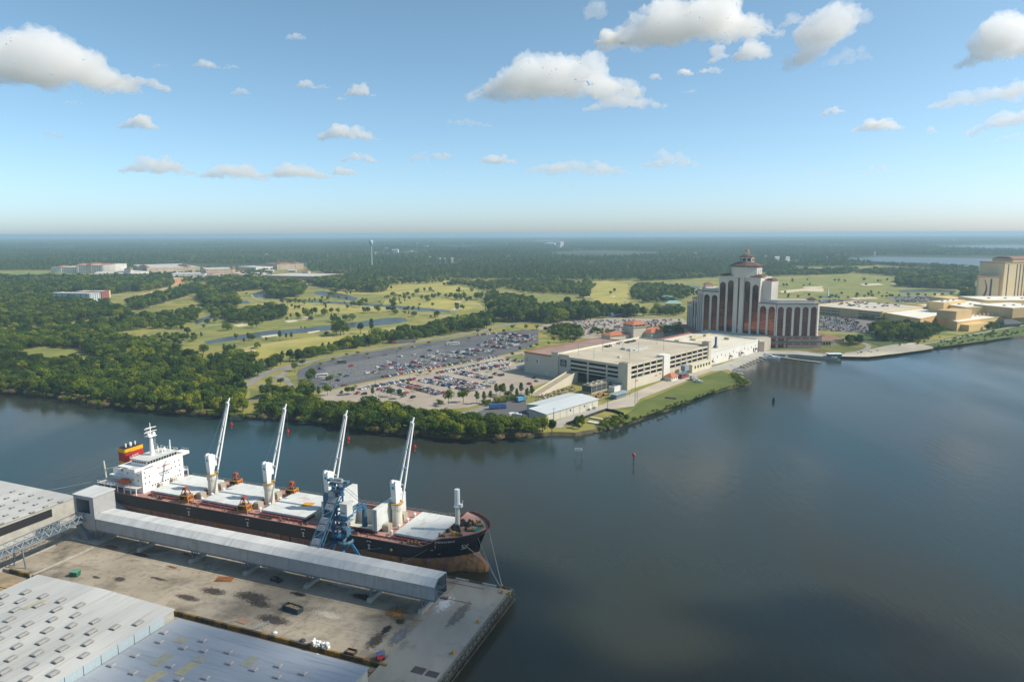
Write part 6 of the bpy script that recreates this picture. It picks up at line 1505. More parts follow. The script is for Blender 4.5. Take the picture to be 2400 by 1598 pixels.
wall_prism('attic', [inw(fp[7], 4), (274, 724), (312, 723), (314, 738), (266, 742)], 47.2, 51.0)
MB().lathe([(5.6, hz(51.0)), (5.9, hz(51.0)), (5.9, hz(51.4)), (0.1, hz(54.0))], 4, start=R(45)).build('corner_roof', [m_broof], ht).location = HL(310.5, 727)
wall_prism('attic', [(216, 800), (216, 783), inw(fp[2], 3), inw(fp[2], 14), (229, 800)], 56, 59.5)
MB().lathe([(6.4, hz(62.6)), (6.6, hz(62.8)), (0.1, hz(65.5))], 4, start=R(45)).build('corner_roof', [m_tile], ht).location = HL(221, 793)
wall_prism('attic_turret', [(217, 797.5), (217, 788.5), (226, 788.5), (226, 797.5)], 59, 62.7)
for x, y, z in ((219, 834, 37.4), (219, 812, 45.4)): MB().hexa([HL(212, y - 11) + Vector((0, 0, hz(z))), HL(230, y - 11) + Vector((0, 0, hz(z))), HL(230, y + 11) + Vector((0, 0, hz(z))), HL(212, y + 11) + Vector((0, 0, hz(z)))], [HL(217, y - 6) + Vector((0, 0, hz(z + 2.6))), HL(226, y - 6) + Vector((0, 0, hz(z + 2.6))), HL(226, y + 6) + Vector((0, 0, hz(z + 2.6))), HL(217, y + 6) + Vector((0, 0, hz(z + 2.6)))]).build('hip_roof', [m_tile], ht)
for p, q_ in ((fp[2], fp[3]), (fp[6], fp[7])):
 cc = (Vector(p) + Vector(q_)) / 2 + dn * 6
 o = MB().hexa(((-6, -6.5, hz(74.5)), (6, -6.5, hz(74.5)), (6, 6.5, hz(74.5)), (-6, 6.5, hz(74.5))), ((-2.5, -1.5, hz(76.6)), (2.5, -1.5, hz(76.6)), (2.5, 4.5, hz(76.6)), (-2.5, 4.5, hz(76.6)))).build('hip_roof', [m_broof], ht); o.location = HL(cc.x, cc.y); o.rotation_euler[2] = R(-45)
o = MB().hexa(((-5, -7, hz(70)), (5, -7, hz(70)), (5, 7, hz(70)), (-5, 7, hz(70))), ((-2, -4, hz(72.4)), (3, -4, hz(72.4)), (3, 4, hz(72.4)), (-2, 4, hz(72.4)))).build('hip_roof', [m_broof], ht); cc = inw((fp[7][0] + 3, fp[7][1] - 3), 15.5); o.location = HL(*cc); o.rotation_euler[2] = R(-45)
dc = Vector((243.5, 747)) + dn * 10.5; DC = HL(dc.x, dc.y)
def oct_(name, prof, m_, n=8): o = MB().lathe([(r_, hz(z)) for r_, z in prof], n, start=R(22.5)).build(name, [m_], ht); o.location = DC; return o
oct_('drum', [(15.6, 73), (15.6, 85.2)], m_pier)
oct_('drum_cornice', [(15.8, 84.2), (17.2, 84.8), (17.2, 85.5), (15.6, 85.6)], m_cornice)
oct_('drum_roof', [(17.0, 85.5), (12.5, 87.6), (7.2, 89.4), (0, 89.6)], m_broof)
oct_('lantern', [(7.0, 89.0), (7.0, 94.2)], m_pier)
oct_('lantern_roof', [(7.7, 94.2), (7.8, 94.6), (4.0, 96.7), (0.0, 97.6)], m_broof)
for k in range(8):
 a = R(45 * k); o = MB().box(-.06, .2, -1.6, 1.6, hz(90.2), hz(92.8)).build('lantern_opening', [m_dark], ht); o.location = DC + Vector((math.cos(a) * 6.45, math.sin(a) * 6.45, 0)); o.rotation_euler[2] = a
o = MB().lathe([(2.6, -.05), (2.6, .25), (1.9, .28), (1.9, -.05)], 16).build('roundel', [m_stucco2], ht); o.location = DC + Vector((math.cos(R(-45)) * 14.5, math.sin(R(-45)) * 14.5, hz(79.5))); o.rotation_euler = (R(90), 0, R(45))
for x, y in ((-1.3, -1.3), (1.3, -1.3), (1.3, 1.3), (-1.3, 1.3)): MB().tube((x, y, hz(96.8)), (x, y, hz(100.6)), .25, .25, 6).build('gazebo_post', [m_stucco2], ht).location = DC
MB().lathe([(2.2, hz(100.6)), (2.3, hz(100.9)), (1.0, hz(102.0)), (.35, hz(102.6)), (.5, hz(103.2)), (0, hz(104))], 10).build('gazebo_crown', [mat('copper_gold', (.50, .20, .07), .4, metal=.5)], ht).location = DC
wall_prism('base_wall', [(263.5, 716.4), (318.5, 715.8), (320, 740), (262, 742)], 2, 14.4, mat('pinkish_stucco', (.42, .35, .28), .85, col2=(.47, .39, .32), scale=.1))
for z in (8.4, 14.2): MB().box(HL(263, 0).x, HL(319, 0).x, HL(0, 715.3).y, HL(0, 716.4).y, hz(z), hz(z + .6)).build('string_course', [m_cornice], ht)
for k in range(6):
 x = HL(268.6 + k * 8.35, 0).x; y = HL(0, 716.2).y
 for z0, h_ in ((2.6, 4.4), (9.6, 3.2)):
  MB().box(x - 2.9, x + 2.9, y - .02, y + .1, hz(z0), hz(z0 + h_)).build('opening', [m_win], ht)
  MB().hexa(((x - 3.1, y - 1.6, hz(z0 + h_ - 1.0)), (x + 3.1, y - 1.6, hz(z0 + h_ - 1.0)), (x + 3.1, y, hz(z0 + h_ - 1.0)), (x - 3.1, y, hz(z0 + h_ - 1.0))), ((x - 3.0, y - .3, hz(z0 + h_ + .3)), (x + 3.0, y - .3, hz(z0 + h_ + .3)), (x + 3.0, y, hz(z0 + h_ + .3)), (x - 3.0, y, hz(z0 + h_ + .3)))).build('awning', [m_awn], ht)
wall_prism('link_wall', [(247, 694.5), (263, 707), (266, 744), (214, 779), (224, 742)], 2, 14.0, m_stucco)
wall_prism('link_wall', [(246, 694), (252, 694), (264, 716), (258, 722)], 2, 12.4, MATS['pinkish_stucco'])
MB().prism([HL(*p).to_2d() for p in ((203, 850), (203, 790), (212, 776), (213, 850))], hz(9.0), hz(10.2)).build('skirt_roof', [m_tile], ht)
MB().prism([HL(*p).to_2d() for p in ((205, 848), (205, 792), (213, 780), (213, 848))], hz(2), hz(9.0)).build('skirt_wall', [m_stucco], ht)
tp = thing('terrace_pavilion', 'low tan restaurant with terracotta hip roofs beside the hotel', 'building', G(1948, 806), R(8))
for (x, y, w, d, h_) in ((-13, 3, 11, 12, 5.0), (3, 12, 13, 10, 4.4), (-6, 22, 9, 8, 6.0)):
 MB().box(x - w, x + w, y - d, y + d, 0, h_).build('wall', [m_stucco], tp)
 MB().hexa(((x - w - 1, y - d - 1, h_), (x + w + 1, y - d - 1, h_), (x + w + 1, y + d + 1, h_), (x - w - 1, y + d + 1, h_)), ((x - w * .35, y - d * .3, h_ + 3.4), (x + w * .35, y - d * .3, h_ + 3.4), (x + w * .35, y + d * .3, h_ + 3.4), (x - w * .35, y + d * .3, h_ + 3.4))).build('hip_roof', [mat('tan_tile', (.30, .17, .11), .85, col2=(.36, .22, .15), scale=.4)], tp)
MB().box(-22, -6, -9.2, -8.9, .6, 3.6).build('window_band', [m_win], tp)
for k in range(6): MB().box(-22 + k * 3.1, -21.5 + k * 3.1, -9.4, -9.0, 0, 4.2).build('post', [m_stucco], tp)
for k in range(6):
 p = G(1905 + k * 8, 826 + k * 1.2); r = thing('parasol', 'small red parasol on the hotel terrace', 'parasol', p, 0, 'parasols on the hotel terrace')
 MB().tube((0, 0, 0), (0, 0, 2.4), .05, .05, 6).build('pole', [m_steel], r); MB().lathe([(1.6, 2.2), (.05, 2.9)], 8).build('canopy', [mat('parasol_red', (.36, .07, .05), .8)], r)
bh = thing('boat_house', 'small boat house with flat pale blue roof on the basin wall', 'building', G(1955, 836), R(0))
MB().box(-6, 6, -3, 3, 0, 3.0).build('wall', [mat('boathouse_dark', (.12, .14, .15), .8)], bh); MB().box(-7, 7, -4, 4, 3.0, 3.3).build('roof', [mat('pale_blue_roof', (.55, .66, .68), .6)], bh)
tu = thing('entrance_turret', 'cream entrance turret with terracotta hip roofs behind the garage', 'building', (140, 797, LZ), R(30))
zt = top_z(Vector((140, 797, LZ)), 756)
MB().box(-9, 9, -9, 9, 0, zt - 6).build('shaft', [m_stucco], tu); MB().box(-10, 10, -10, 10, zt - 6, zt - 5.4).build('string_course', [m_stucco2], tu)
MB().box(-9.3, 9.3, -9.3, 9.3, zt - 5.4, zt - 3.2).build('belvedere', [m_stucco], tu)
for k in range(4):
 for d in (-5, 0, 5):
  o = MB().box(-1.4, 1.4, -9.4, -9.28, zt - 5.2, zt - 3.6).build('belvedere_opening', [m_win], tu); o.rotation_euler[2] = R(90 * k); o.location = (d * math.cos(R(90 * k)), d * math.sin(R(90 * k)), 0)
MB().hexa(((-11, -11, zt - 3.2), (11, -11, zt - 3.2), (11, 11, zt - 3.2), (-11, 11, zt - 3.2)), ((-4, -4, zt), (4, -4, zt), (4, 4, zt), (-4, 4, zt))).build('hip_roof', [mat('orange_tile', (.36, .13, .065), .85, col2=(.42, .17, .09), scale=.4)], tu)
for (x, y, w, d, h_) in ((-24, 4, 14, 8, zt - 14), (16, -14, 9, 7, zt - 12), (30, 4, 14, 7, zt - 13)):
 MB().box(x - w, x + w, y - d, y + d, 0, h_).build('wing_wall', [m_stucco], tu)
 MB().hexa(((x - w - 1, y - d - 1, h_), (x + w + 1, y - d - 1, h_), (x + w + 1, y + d + 1, h_), (x - w - 1, y + d + 1, h_)), ((x - w * .5, y - .5, h_ + 3.2), (x + w * .5, y - .5, h_ + 3.2), (x + w * .5, y + .5, h_ + 3.2), (x - w * .5, y + .5, h_ + 3.2))).build('wing_roof', [MATS['orange_tile']], tu)

# ---- metal shed by the river road, yard and plant
sd = thing('metal_shed', 'cream metal shed with pale blue-white roof beside the river road', 'shed', GO + gx * -86 + gy * -1, GA)
m_shw = mat('shed_cream_cladding', (.47, .46, .38), .7, col2=(.51, .50, .42), scale=.2)
m_shr = mat('shed_pale_roof', (.46, .50, .51), .5, col2=(.52, .55, .55), scale=.1, stretch=(.2, 1, 1))
MB().prism([(-27, -14), (28.5, -14), (28.5, 12), (-16, 12), (-16, .5), (-27, .5)], 0, 5.6).build('wall', [m_shw], sd)
MB().hexa(((-27.6, -14.6, 5.6), (29, -14.6, 5.6), (29, .5, 6.9), (-27.6, .5, 6.9)), ((-27.6, -14.6, 5.8), (29, -14.6, 5.8), (29, .5, 7.1), (-27.6, .5, 7.1))).build('roof_slope', [m_shr], sd)
MB().hexa(((-16.4, .5, 6.9), (29, .5, 6.9), (29, 12.6, 5.6), (-16.4, 12.6, 5.6)), ((-16.4, .5, 7.1), (29, .5, 7.1), (29, 12.6, 5.8), (-16.4, 12.6, 5.8))).build('roof_slope', [m_shr], sd)
for k in range(9): MB().box(-26.9 + k * 6.9, -26.7 + k * 6.9, -14.14, -14.0, 0, 5.5).build('downpipe', [m_pad], sd)
for x in (-3, 12): MB().box(x, x + 1.2, -14.1, -13.98, 3.0, 4.2).build('louvre', [m_win], sd)
MB().box(18.5, 20.5, -14.1, -13.98, 0, 2.4).build('door', [m_stucco2], sd)
for x in (16, 22): MB().box(x, x + 1.4, -16.2, -14.8, 0, 1.6).build('ac_unit', [mat('ac_grey', (.33, .36, .34), .6)], sd)
ct = thing('cooling_tower', 'dark louvred cooling tower block with fans in the garage plant yard', 'cooling tower', GO + gx * -17 + gy * 15.5, GA)
MB().box(-13, 13, -4.5, 4.5, 0, 1.2).build('basin', [m_pad], ct); MB().box(-13, 13, -4.4, 4.4, 1.2, 6.2).build('casing', [mat('ct_casing', (.23, .21, .17), .8)], ct)
for k in range(4): 
 MB().box(-12.4 + k * 6.4, -6.9 + k * 6.4, -4.55, -4.38, 3.6, 5.8).build('louvre', [mat('ct_louvre', (.05, .06, .065), .7)], ct)
 MB().box(-12.4 + k * 6.4, -6.9 + k * 6.4, -4.55, -4.38, 1.5, 3.2).build('louvre', [MATS['ct_louvre']], ct)
 MB().lathe([(2.2, 6.2), (2.0, 7.2), (2.15, 7.5), (1.7, 7.5), (1.7, 6.6), (0, 6.6)], 14).build('fan_stack', [mat('ct_fan', (.42, .39, .30), .8)], ct).location = (-9.6 + k * 6.4, 0, 0)
MB().box(-13.06, -12.98, -4, 4, 1.4, 5.8).build('end_louvre', [MATS['ct_louvre']], ct)
ks = thing('pump_kiosk', 'small flat-roofed dark teal pump kiosk by the river road', 'kiosk', GO + gx * -24 + gy * -9.5, GA)
MB().box(-7, 5, -2.4, 2.4, 0, 3.2).build('wall', [mat('kiosk_teal', (.14, .19, .20), .7)], ks); MB().box(-8.5, 9.5, -3.4, 3.4, 3.2, 3.6).build('flat_roof', [mat('kiosk_roof', (.25, .31, .34), .7)], ks)
for x in (8.6,): 
 for y in (-3, 3): MB().bar((x, y, 0), (x, y, 3.2), .2).build('post', [m_steel], ks)
for (x, y, w, h_, lab) in ((-6, -.5, 3.2, 4.6, 'larger cream plant box beside the garage corner'), (3, 1.5, 3.0, 4.0, 'smaller cream plant box beside the garage corner')):
 r = thing('plant_box', lab, 'plant box', GO + gx * (x - 2) + gy * (y + 4) - gy * 9 * 0 + gx * -4, GA); MB().box(-w, w, -w * .8, w * .8, 0, h_).build('casing', [m_stucco2], r); MB().box(-w * .7, w * .7, -w * .5, w * .5, h_, h_ + .4).build('fan_grille', [m_steel], r)
m_orock = mat('rust_scrap', (.30, .16, .085), .9, col2=(.20, .13, .09), scale=.5)
rr = random.Random(31)
for k in range(70):
 u, f = rr.random(), rr.random()
 p = G(lerp(1258, 1345, u) + rr.uniform(-4, 4), lerp(930, 905, u) + f * 12); w = rr.uniform(.5, 1.5)
 mbb = MB(); mbb.lathe([(0, 0), (w * rr.uniform(.7, 1.1), .02), (w * rr.uniform(.8, 1.2), w * .5), (w * .4, w * rr.uniform(.8, 1.2)), (0, w)], 7); o = mbb.build('scrap_lump', [rr.choice([m_orock, m_orock, m_pad, mat('grey_scrap', (.27, .24, .20), .9), mat('dark_scrap', (.10, .075, .055), .9)])]); o.location = p; o.rotation_euler[2] = rr.random() * 6; o.scale = (1, rr.uniform(.5, 1), 1)
 tag(o, 'lump of rusty equipment stored in the long heap beside the garage ramp', 'scrap', 'stored equipment beside the ramp')
for k in range(5):
 p = GO + gx * (-44 + k * 4.5) + gy * (1 + (k % 2) * 3); r = thing('pipe_spool', 'large rusty pipe spool lying between shed and pump kiosk', 'pipe', p, GA + rr.uniform(-.5, .5), 'pipe spools in the yard')
 MB().tube((-2.2, 0, 1.0), (2.2, 0, 1.0), 1.0, 1.0, 12).build('drum', [m_orock], r)
 for x in (-2.3, 2.3): MB().tube((x - .1, 0, 1.0), (x + .1, 0, 1.0), 1.25, 1.25, 12).build('flange', [m_rust], r)
fy = thing('yard_fence', 'black mesh fence round the small materials yard by the shore', 'fence', G(1405, 975), 0)
fpts = [G(u, v) - fy.location for u, v in ((1326, 997), (1360, 985), (1395, 972), (1420, 963), (1440, 966), (1462, 974))]
for a, b_ in zip(fpts, fpts[1:]):
 q = MB(); q.hexa([a + Vector((0, 0, 0)), b_, b_ + Vector((.05, .05, 0)), a + Vector((.05, .05, 0))], [v + Vector((0, 0, 1.9)) for v in (a, b_, b_ + Vector((.05, .05, 0)), a + Vector((.05, .05, 0)))]); q.build('mesh_panel', [mat('fence_black', (.028, .03, .03), .8)], fy)
 MB().tube(a, a + Vector((0, 0, 2.2)), .08, .08, 6).build('post', [m_pad], fy)
for (u, v, w, d, m_, lab) in ((1398, 982, 9, 3, mat('tan_tarp', (.46, .38, .24), .9), 'tan slab stack in the shore yard'), (1392, 992, 8, 3.5, mat('pale_slab', (.55, .56, .50), .9), 'pale concrete slab in the shore yard'), (1428, 980, 4, 1.6, mat('pink_slab', (.42, .30, .24), .9), 'pink brick stack in the shore yard')):
 o = MB().box(-w / 2, w / 2, -d / 2, d / 2, 0, .9).build('slab_stack', [m_]); o.location = G(u, v); o.rotation_euler[2] = R(-35); tag(o, lab, 'slab')
gh = thing('gate_house', 'small white gate house with orange tiled hip roof by the river road', 'building', G(1573, 890), GA)
MB().box(-5, 5, -3.2, 3.2, 0, 3.2).build('wall', [m_stucco2], gh)
MB().hexa(((-6, -4, 3.2), (6, -4, 3.2), (6, 4, 3.2), (-6, 4, 3.2)), ((-2.5, -.3, 6.0), (2.5, -.3, 6.0), (2.5, .3, 6.0), (-2.5, .3, 6.0))).build('hip_roof', [MATS['orange_tile']], gh)
for x in (-3, 0, 3): MB().box(x - .6, x + .6, -3.25, -3.18, 1.0, 2.4).build('window', [m_win], gh)
can = thing('plant_canopy', 'dark grey canopy with maroon sides under the garage', 'canopy', G(1600, 886), GA)
MB().box(-5, 7, -2, 4, 3.6, 4.0).build('roof', [m_steel], can); MB().box(-4.6, 6.6, -1.6, 3.6, .0, 2.6).build('load', [mat('maroon_load', (.20, .05, .07), .8)], can)
for x in (-4.8, 6.8):
 for y in (-1.8, 3.8): MB().bar((x, y, 0), (x, y, 3.6), .25).build('post', [m_steel], can)
MB().box(-2, 5, -.5, 3.5, 4.4, 9.0).build('duct_tower', [mat('duct_blue', (.22, .28, .32), .7)], can).location = (8, 2, 0)
for k, (u, v, h_) in enumerate(((1488, 948, 22), (1424, 962, 22), (1493, 941, 9), (1298, 992, 10))):
 r = thing('utility_pole', ['tall slim pole at the bend of the river road', 'tall slim pole behind the black yard fence', 'short pole beside the tall pole at the road bend', 'short pole in front of the metal shed'][k], 'pole', G(u, v)); MB().tube((0, 0, 0), (0, 0, h_), .2, .12, 7).build('shaft', [m_steel], r); MB().bar((-.9, 0, h_ - .6), (.9, 0, h_ - .6), .14).build('cross_arm', [m_steel], r)

# ---- promenade, basin, docks, boats
pm = MB(); pm.prism([G(u, v, LZ).to_2d() for u, v in ((1655, 872), (1704, 867), (1790, 829.5), (1865, 831), (1962, 839), (1962, 832), (1870, 822), (1790, 822), (1776, 824), (1664, 864))], -1.5, LZ + .35)
struct(pm.build('promenade', [mat('promenade_paving', (.34, .33, .29), .9, col2=(.40, .385, .34), scale=.1)]))
m_dock = mat('dock_planks', (.33, .32, .27), .9, col2=(.42, .40, .34), scale=.4)
def dock(name, pts, w, lab, fingers=0):
 P_ = [G(u, v, .7) for u, v in pts]; r = thing(name, lab, 'dock', (*P_[0].xy, 0))
 for a, b_ in zip(P_, P_[1:]):
  d = (b_ - a); n = max(1, int(d.length / 4.5))
  for k in range(n): MB().bar(a + d * (k / n) - Vector((*P_[0].xy, 0)) , a + d * ((k + .96) / n) - Vector((*P_[0].xy, 0)), w, .35).build('deck_section', [m_dock], r)
  for k in range(n + 1): MB().tube(a + d * (k / n) - Vector((*P_[0].xy, 2.6)), a + d * (k / n) - Vector((*P_[0].xy, -1.2)), .18, .18, 6).build('pile', [m_qdark], r)
 return r
dk = dock('floating_dock', [(1712, 857), (1790, 833)], 2.4, 'floating dock with finger berths parallel to the promenade')
for k in range(7):
 a = G(lerp(1725, 1780, k / 6), lerp(854, 836.5, k / 6), .7); b_ = G(lerp(1748, 1796, k / 6), lerp(859, 840.5, k / 6), .7)
 MB().bar(a - Vector((*dk.location.xy, 0)), b_ - Vector((*dk.location.xy, 0)), 1.6, .3).build('finger', [m_dock], dk)
dock('floating_dock', [(1812, 834), (1866, 842), (1924, 849)], 2.6, 'long floating breakwater dock in front of the hotel')
dock('gangway', [(1842, 837), (1848, 827)], 1.8, 'short gangway linking breakwater dock and terrace')
dock('small_pier', [(1709, 868), (1744, 877)], 2.0, 'small timber pier at the tip of the riverside lawn')
def boat(u, v, L, rz, lab, cat_, m_h, cabin=True):
 r = thing('motor_boat', lab, cat_, G(u, v, 0), rz); q = MB(); n = 8; B = L * .15
 secs = []
 for k in range(n + 1):
  t_ = k / n; w = B * (1 - max(0, (t_ - .45) / .55) ** 2.2); hh = lerp(1.3, 2.0, t_) * L / 16
  secs.append([(L * (t_ - .5), -w, hh), (L * (t_ - .5) - .02, -w * .75, -.3), (L * (t_ - .5) - .02, w * .75, -.3), (L * (t_ - .5), w, hh)])
 for a, b_ in zip(secs, secs[1:]):
  for i in range(3): q.quad(a[i], b_[i], b_[i + 1], a[i + 1])
  q.quad(a[3], b_[3], b_[0], a[0])
 q.poly(secs[0][::-1]); q.build('hull', [m_h], r)
 if cabin:
  h0 = 1.4 * L / 16
  MB().hexa(((-L * .3, -B * .7, h0), (L * .22, -B * .6, h0), (L * .22, B * .6, h0), (-L * .3, B * .7, h0)), ((-L * .26, -B * .6, h0 * 2.2), (L * .05, -B * .5, h0 * 2.2), (L * .05, B * .5, h0 * 2.2), (-L * .26, B * .6, h0 * 2.2))).build('cabin', [m_h], r)
  MB().hexa(((-L * .1, -B * .72, h0 * 1.3), (L * .17, -B * .62, h0 * 1.3), (L * .17, B * .62, h0 * 1.3), (-L * .1, B * .72, h0 * 1.3)), ((-L * .1, -B * .64, h0 * 1.8), (L * .1, -B * .56, h0 * 1.8), (L * .1, B * .56, h0 * 1.8), (-L * .1, B * .64, h0 * 1.8))).build('window_band', [m_win], r)
  MB().box(-L * .26, -L * .02, -B * .5, B * .5, h0 * 3.2, h0 * 3.35).build('hard_top', [m_h], r)
  for x in (-L * .24, -L * .04):
   for y in (-B * .45, B * .45): MB().bar((x, y, h0 * 2.2), (x, y, h0 * 3.2), .12).build('top_post', [m_steel], r)
 return r
m_bwhite = mat('gelcoat_white', (.74, .76, .76), .35, var=.05)
boat(1804, 839.5, 19, R(-22), 'large white motor yacht moored at the end of the finger dock', 'yacht', m_bwhite)
boat(1716, 862, 9, R(10), 'small blue and white boat at the dock head', 'boat', mat('boat_blue', (.10, .28, .50), .4), True)
boat(1726, 868, 8, R(30), 'small grey boat beside the timber pier', 'boat', mat('boat_grey', (.30, .34, .40), .4), True)
tb = boat(1636, 896, 8, R(-30), 'white boat on a trailer beside the river road', 'boat', m_bwhite); tb.location = G(1636, 896); tb.location.z += .9
for x in (-2, 1): MB().tube((x, -1.2, -.5), (x, 1.2, -.5), .38, .38, 10).build('trailer_wheel', [m_dark], tb)
r = thing('log_pile', 'dark timber pile lying on the riverside lawn', 'timber', G(1572, 934), R(-20))
for k in range(4): MB().tube((-4, -.8 + k * .5, .3 + (k % 2) * .3), (4, -.8 + k * .5, .3 + (k % 2) * .3), .3, .3, 7).build('log', [m_qdark], r)
r = thing('channel_board', 'white rectangular notice board on two posts standing in the river', 'sign', G(1356, 1073, 0))
for x in (-1.9, 1.9): MB().tube((x, 0, -3), (x, 0, 4.2), .16, .16, 7).build('post', [m_steel], r)
MB().box(-2.1, 2.1, -.12, -.02, 4.0, 5.6).build('board', [m_stucco2], r); MB().bar((-1.9, 0, 1.6), (1.9, 0, 1.6), .15).build('brace', [m_steel], r); MB().box(-1.5, 1.5, -.16, -.125, 4.6, 4.9).build('text_stroke', [m_steel], r)
r = thing('channel_beacon', 'red triangular day beacon on a single dark pile in the river', 'beacon', G(1485, 1086, 0))
MB().tube((0, 0, -3), (0, 0, 4.4), .3, .25, 8).build('pile', [m_qdark], r); MB().lathe([(.8, 4.2), (.9, 5.0), (.3, 5.9), (0, 6)], 6).build('daymark', [mat('beacon_red', (.42, .04, .05), .6)], r); MB().box(-.5, .5, -.5, .5, .6, .9).build('ladder_ring', [m_steel], r)
r = thing('buoy', 'black can buoy floating in the open water', 'buoy', G(1813, 943, 0))
MB().lathe([(0, -.4), (1.0, -.3), (1.0, 2.0), (.8, 2.5), (.5, 3.4), (0, 3.6)], 10).build('can', [m_dark], r); MB().lathe([(1.02, .9), (1.06, 1.0), (1.02, 1.1)], 10).build('band', [m_steel], r)
# ================================================================== the yellow resort on the right
m_ochre = mat('ochre_stucco', (.60, .42, .175), .85, col2=(.66, .47, .21), scale=.05)
m_ochred = mat('brown_shaded_stucco', (.48, .335, .165), .85, col2=(.54, .385, .20), scale=.05)  # darkened ochre: shade painted into the garage's left-facing walls; also on two upper blocks
m_wroof = mat('white_membrane', (.66, .63, .55), .85, col2=(.74, .71, .63), scale=.06)
m_tanw = mat('tan_tower_wall', (.60, .475, .28), .85, col2=(.66, .53, .32), scale=.05)
def frame_px(near, left, right):
 """Orthogonal plan frame from three foot points."""
 n, l, r_ = G(*near), G(*left), G(*right)
 ex = (r_ - n).normalized(); ey = Vector((-ex.y, ex.x, 0)); d = (l - n).dot(ey)
 return n, math.atan2(ex.y, ex.x), (r_ - n).length, d
n, rz, w, d = frame_px((2067, 752), (1956, 727.5), (2185, 738))
h_ = top_z(n, 731) - LZ
rg = thing('resort_garage', 'tan two-level parking garage with slotted sides in front of the golf course', 'garage', n, rz)
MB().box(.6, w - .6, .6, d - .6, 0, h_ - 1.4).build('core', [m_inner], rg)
MB().box(.3, w - .3, .3, d - .3, h_ - 1.4, h_ - 1.1).build('roof_deck', [mat('resort_deck', (.50, .46, .37), .9, scale=.05)], rg)
for z0, z1 in ((0, h_ * .10), (h_ * .28, h_ * .47), (h_ * .62, h_ * .80), (h_ * .90, h_)):
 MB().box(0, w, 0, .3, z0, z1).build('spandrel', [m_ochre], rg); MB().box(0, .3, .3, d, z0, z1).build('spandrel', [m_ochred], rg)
 MB().box(0, w, d - .3, d, z0, z1).build('spandrel', [m_ochre], rg); MB().box(w - .3, w, .3, d - .3, z0, z1).build('spandrel', [m_ochre], rg)
MB().box(w * .55, w + .2, -.3, .35, 0, h_ + .3).build('blank_wall', [m_ochre], rg)
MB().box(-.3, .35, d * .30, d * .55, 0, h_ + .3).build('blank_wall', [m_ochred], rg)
MB().box(-.4, 3, -.4, 3, 0, h_ + .4).build('corner_pier', [m_ochre], rg)
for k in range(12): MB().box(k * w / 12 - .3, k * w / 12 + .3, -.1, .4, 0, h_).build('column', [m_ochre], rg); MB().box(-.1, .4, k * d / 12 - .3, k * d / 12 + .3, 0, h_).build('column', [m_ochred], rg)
c = G(2200, 755)
rc = thing('resort_hall', 'sprawling ochre casino hall with white flat roofs and stepped upper blocks', 'building', c)
fpx = [(2067, 751), (2156, 767.5), (2193, 759), (2242, 776), (2330, 764), (2440, 750), (2540, 735), (2480, 716), (2300, 714), (2180, 728), (2090, 742)]
pl_ = [(G(u, v) - c).to_2d() for u, v in fpx]
zr = top_z(G(2242, 776), 756) - LZ
MB().prism(pl_, 0, zr).build('wall', [m_ochre], rc)
ctr = sum((Vector(p) for p in pl_), Vector((0, 0))) / len(pl_)
MB().prism([tuple(ctr + (Vector(p) - ctr) * .975) for p in pl_], zr, zr + .12).build('roof', [m_wroof], rc)
for a, b_ in zip(pl_, pl_[1:] + pl_[:1]): MB().bar((*a, zr + .35), (*b_, zr + .35), .6, 1.0).build('parapet', [m_ochre], rc)
def up_block(near, left, right, vt, base_z, m_w=m_ochre, roof=True, vb=None):
 nb, lb_, rb_ = (G(*p, LZ + base_z) for p in (near, left, right)); ex = (rb_ - nb).normalized(); ey = Vector((-ex.y, ex.x, 0)); w_ = (rb_ - nb).length; d_ = max(8, (lb_ - nb).dot(ey)); hh = top_z(nb, vt) - nb.z
 def P_(x, y, z): return tuple(nb - c + ex * x + ey * y + Vector((0, 0, z)))
 MB().hexa((P_(0, 0, -.3), P_(w_, 0, -.3), P_(w_, d_, -.3), P_(0, d_, -.3)), (P_(0, 0, hh), P_(w_, 0, hh), P_(w_, d_, hh), P_(0, d_, hh))).build('upper_block', [m_w], rc)
 if roof:
  MB().hexa((P_(.5, .5, hh), P_(w_ - .5, .5, hh), P_(w_ - .5, d_ - .5, hh), P_(.5, d_ - .5, hh)), (P_(.5, .5, hh + .1), P_(w_ - .5, .5, hh + .1), P_(w_ - .5, d_ - .5, hh + .1), P_(.5, d_ - .5, hh + .1))).build('upper_roof', [m_wroof], rc)
  for q in range(3): MB().hexa((P_(w_ * (.2 + .25 * q), d_ * .4, hh), P_(w_ * (.2 + .25 * q) + 3, d_ * .4, hh), P_(w_ * (.2 + .25 * q) + 3, d_ * .4 + 2, hh), P_(w_ * (.2 + .25 * q), d_ * .4 + 2, hh)), (P_(w_ * (.2 + .25 * q), d_ * .4, hh + 1.6), P_(w_ * (.2 + .25 * q) + 3, d_ * .4, hh + 1.6), P_(w_ * (.2 + .25 * q) + 3, d_ * .4 + 2, hh + 1.6), P_(w_ * (.2 + .25 * q), d_ * .4 + 2, hh + 1.6))).build('roof_unit', [m_pad], rc)
up_block((2240, 751), (2207, 745), (2276, 746), 730, zr, m_ochred, False)
up_block((2210, 733), (2203, 727), (2262, 727), 709, zr, m_ochre)
up_block((2262, 738), (2255, 722), (2372, 737), 720, zr, m_ochre)
up_block((2372, 745), (2366, 730), (2460, 740), 722, zr, m_ochred)
up_block((2310, 724), (2290, 713), (2470, 724), 704, zr, m_ochre)
up_block((2226, 712), (2222, 705), (2275, 711), 700, zr, m_ochre, False)
for k in range(9): o = MB().box(-1.2, 1.2, -.3, .3, 0, 4).build('pilaster', [m_ochre], rc); o.location = G(2276 + k * 10, 741, LZ + zr) - c
up_block((2270, 777), (2250, 770), (2316, 771), 762, 0, m_ochre, False)
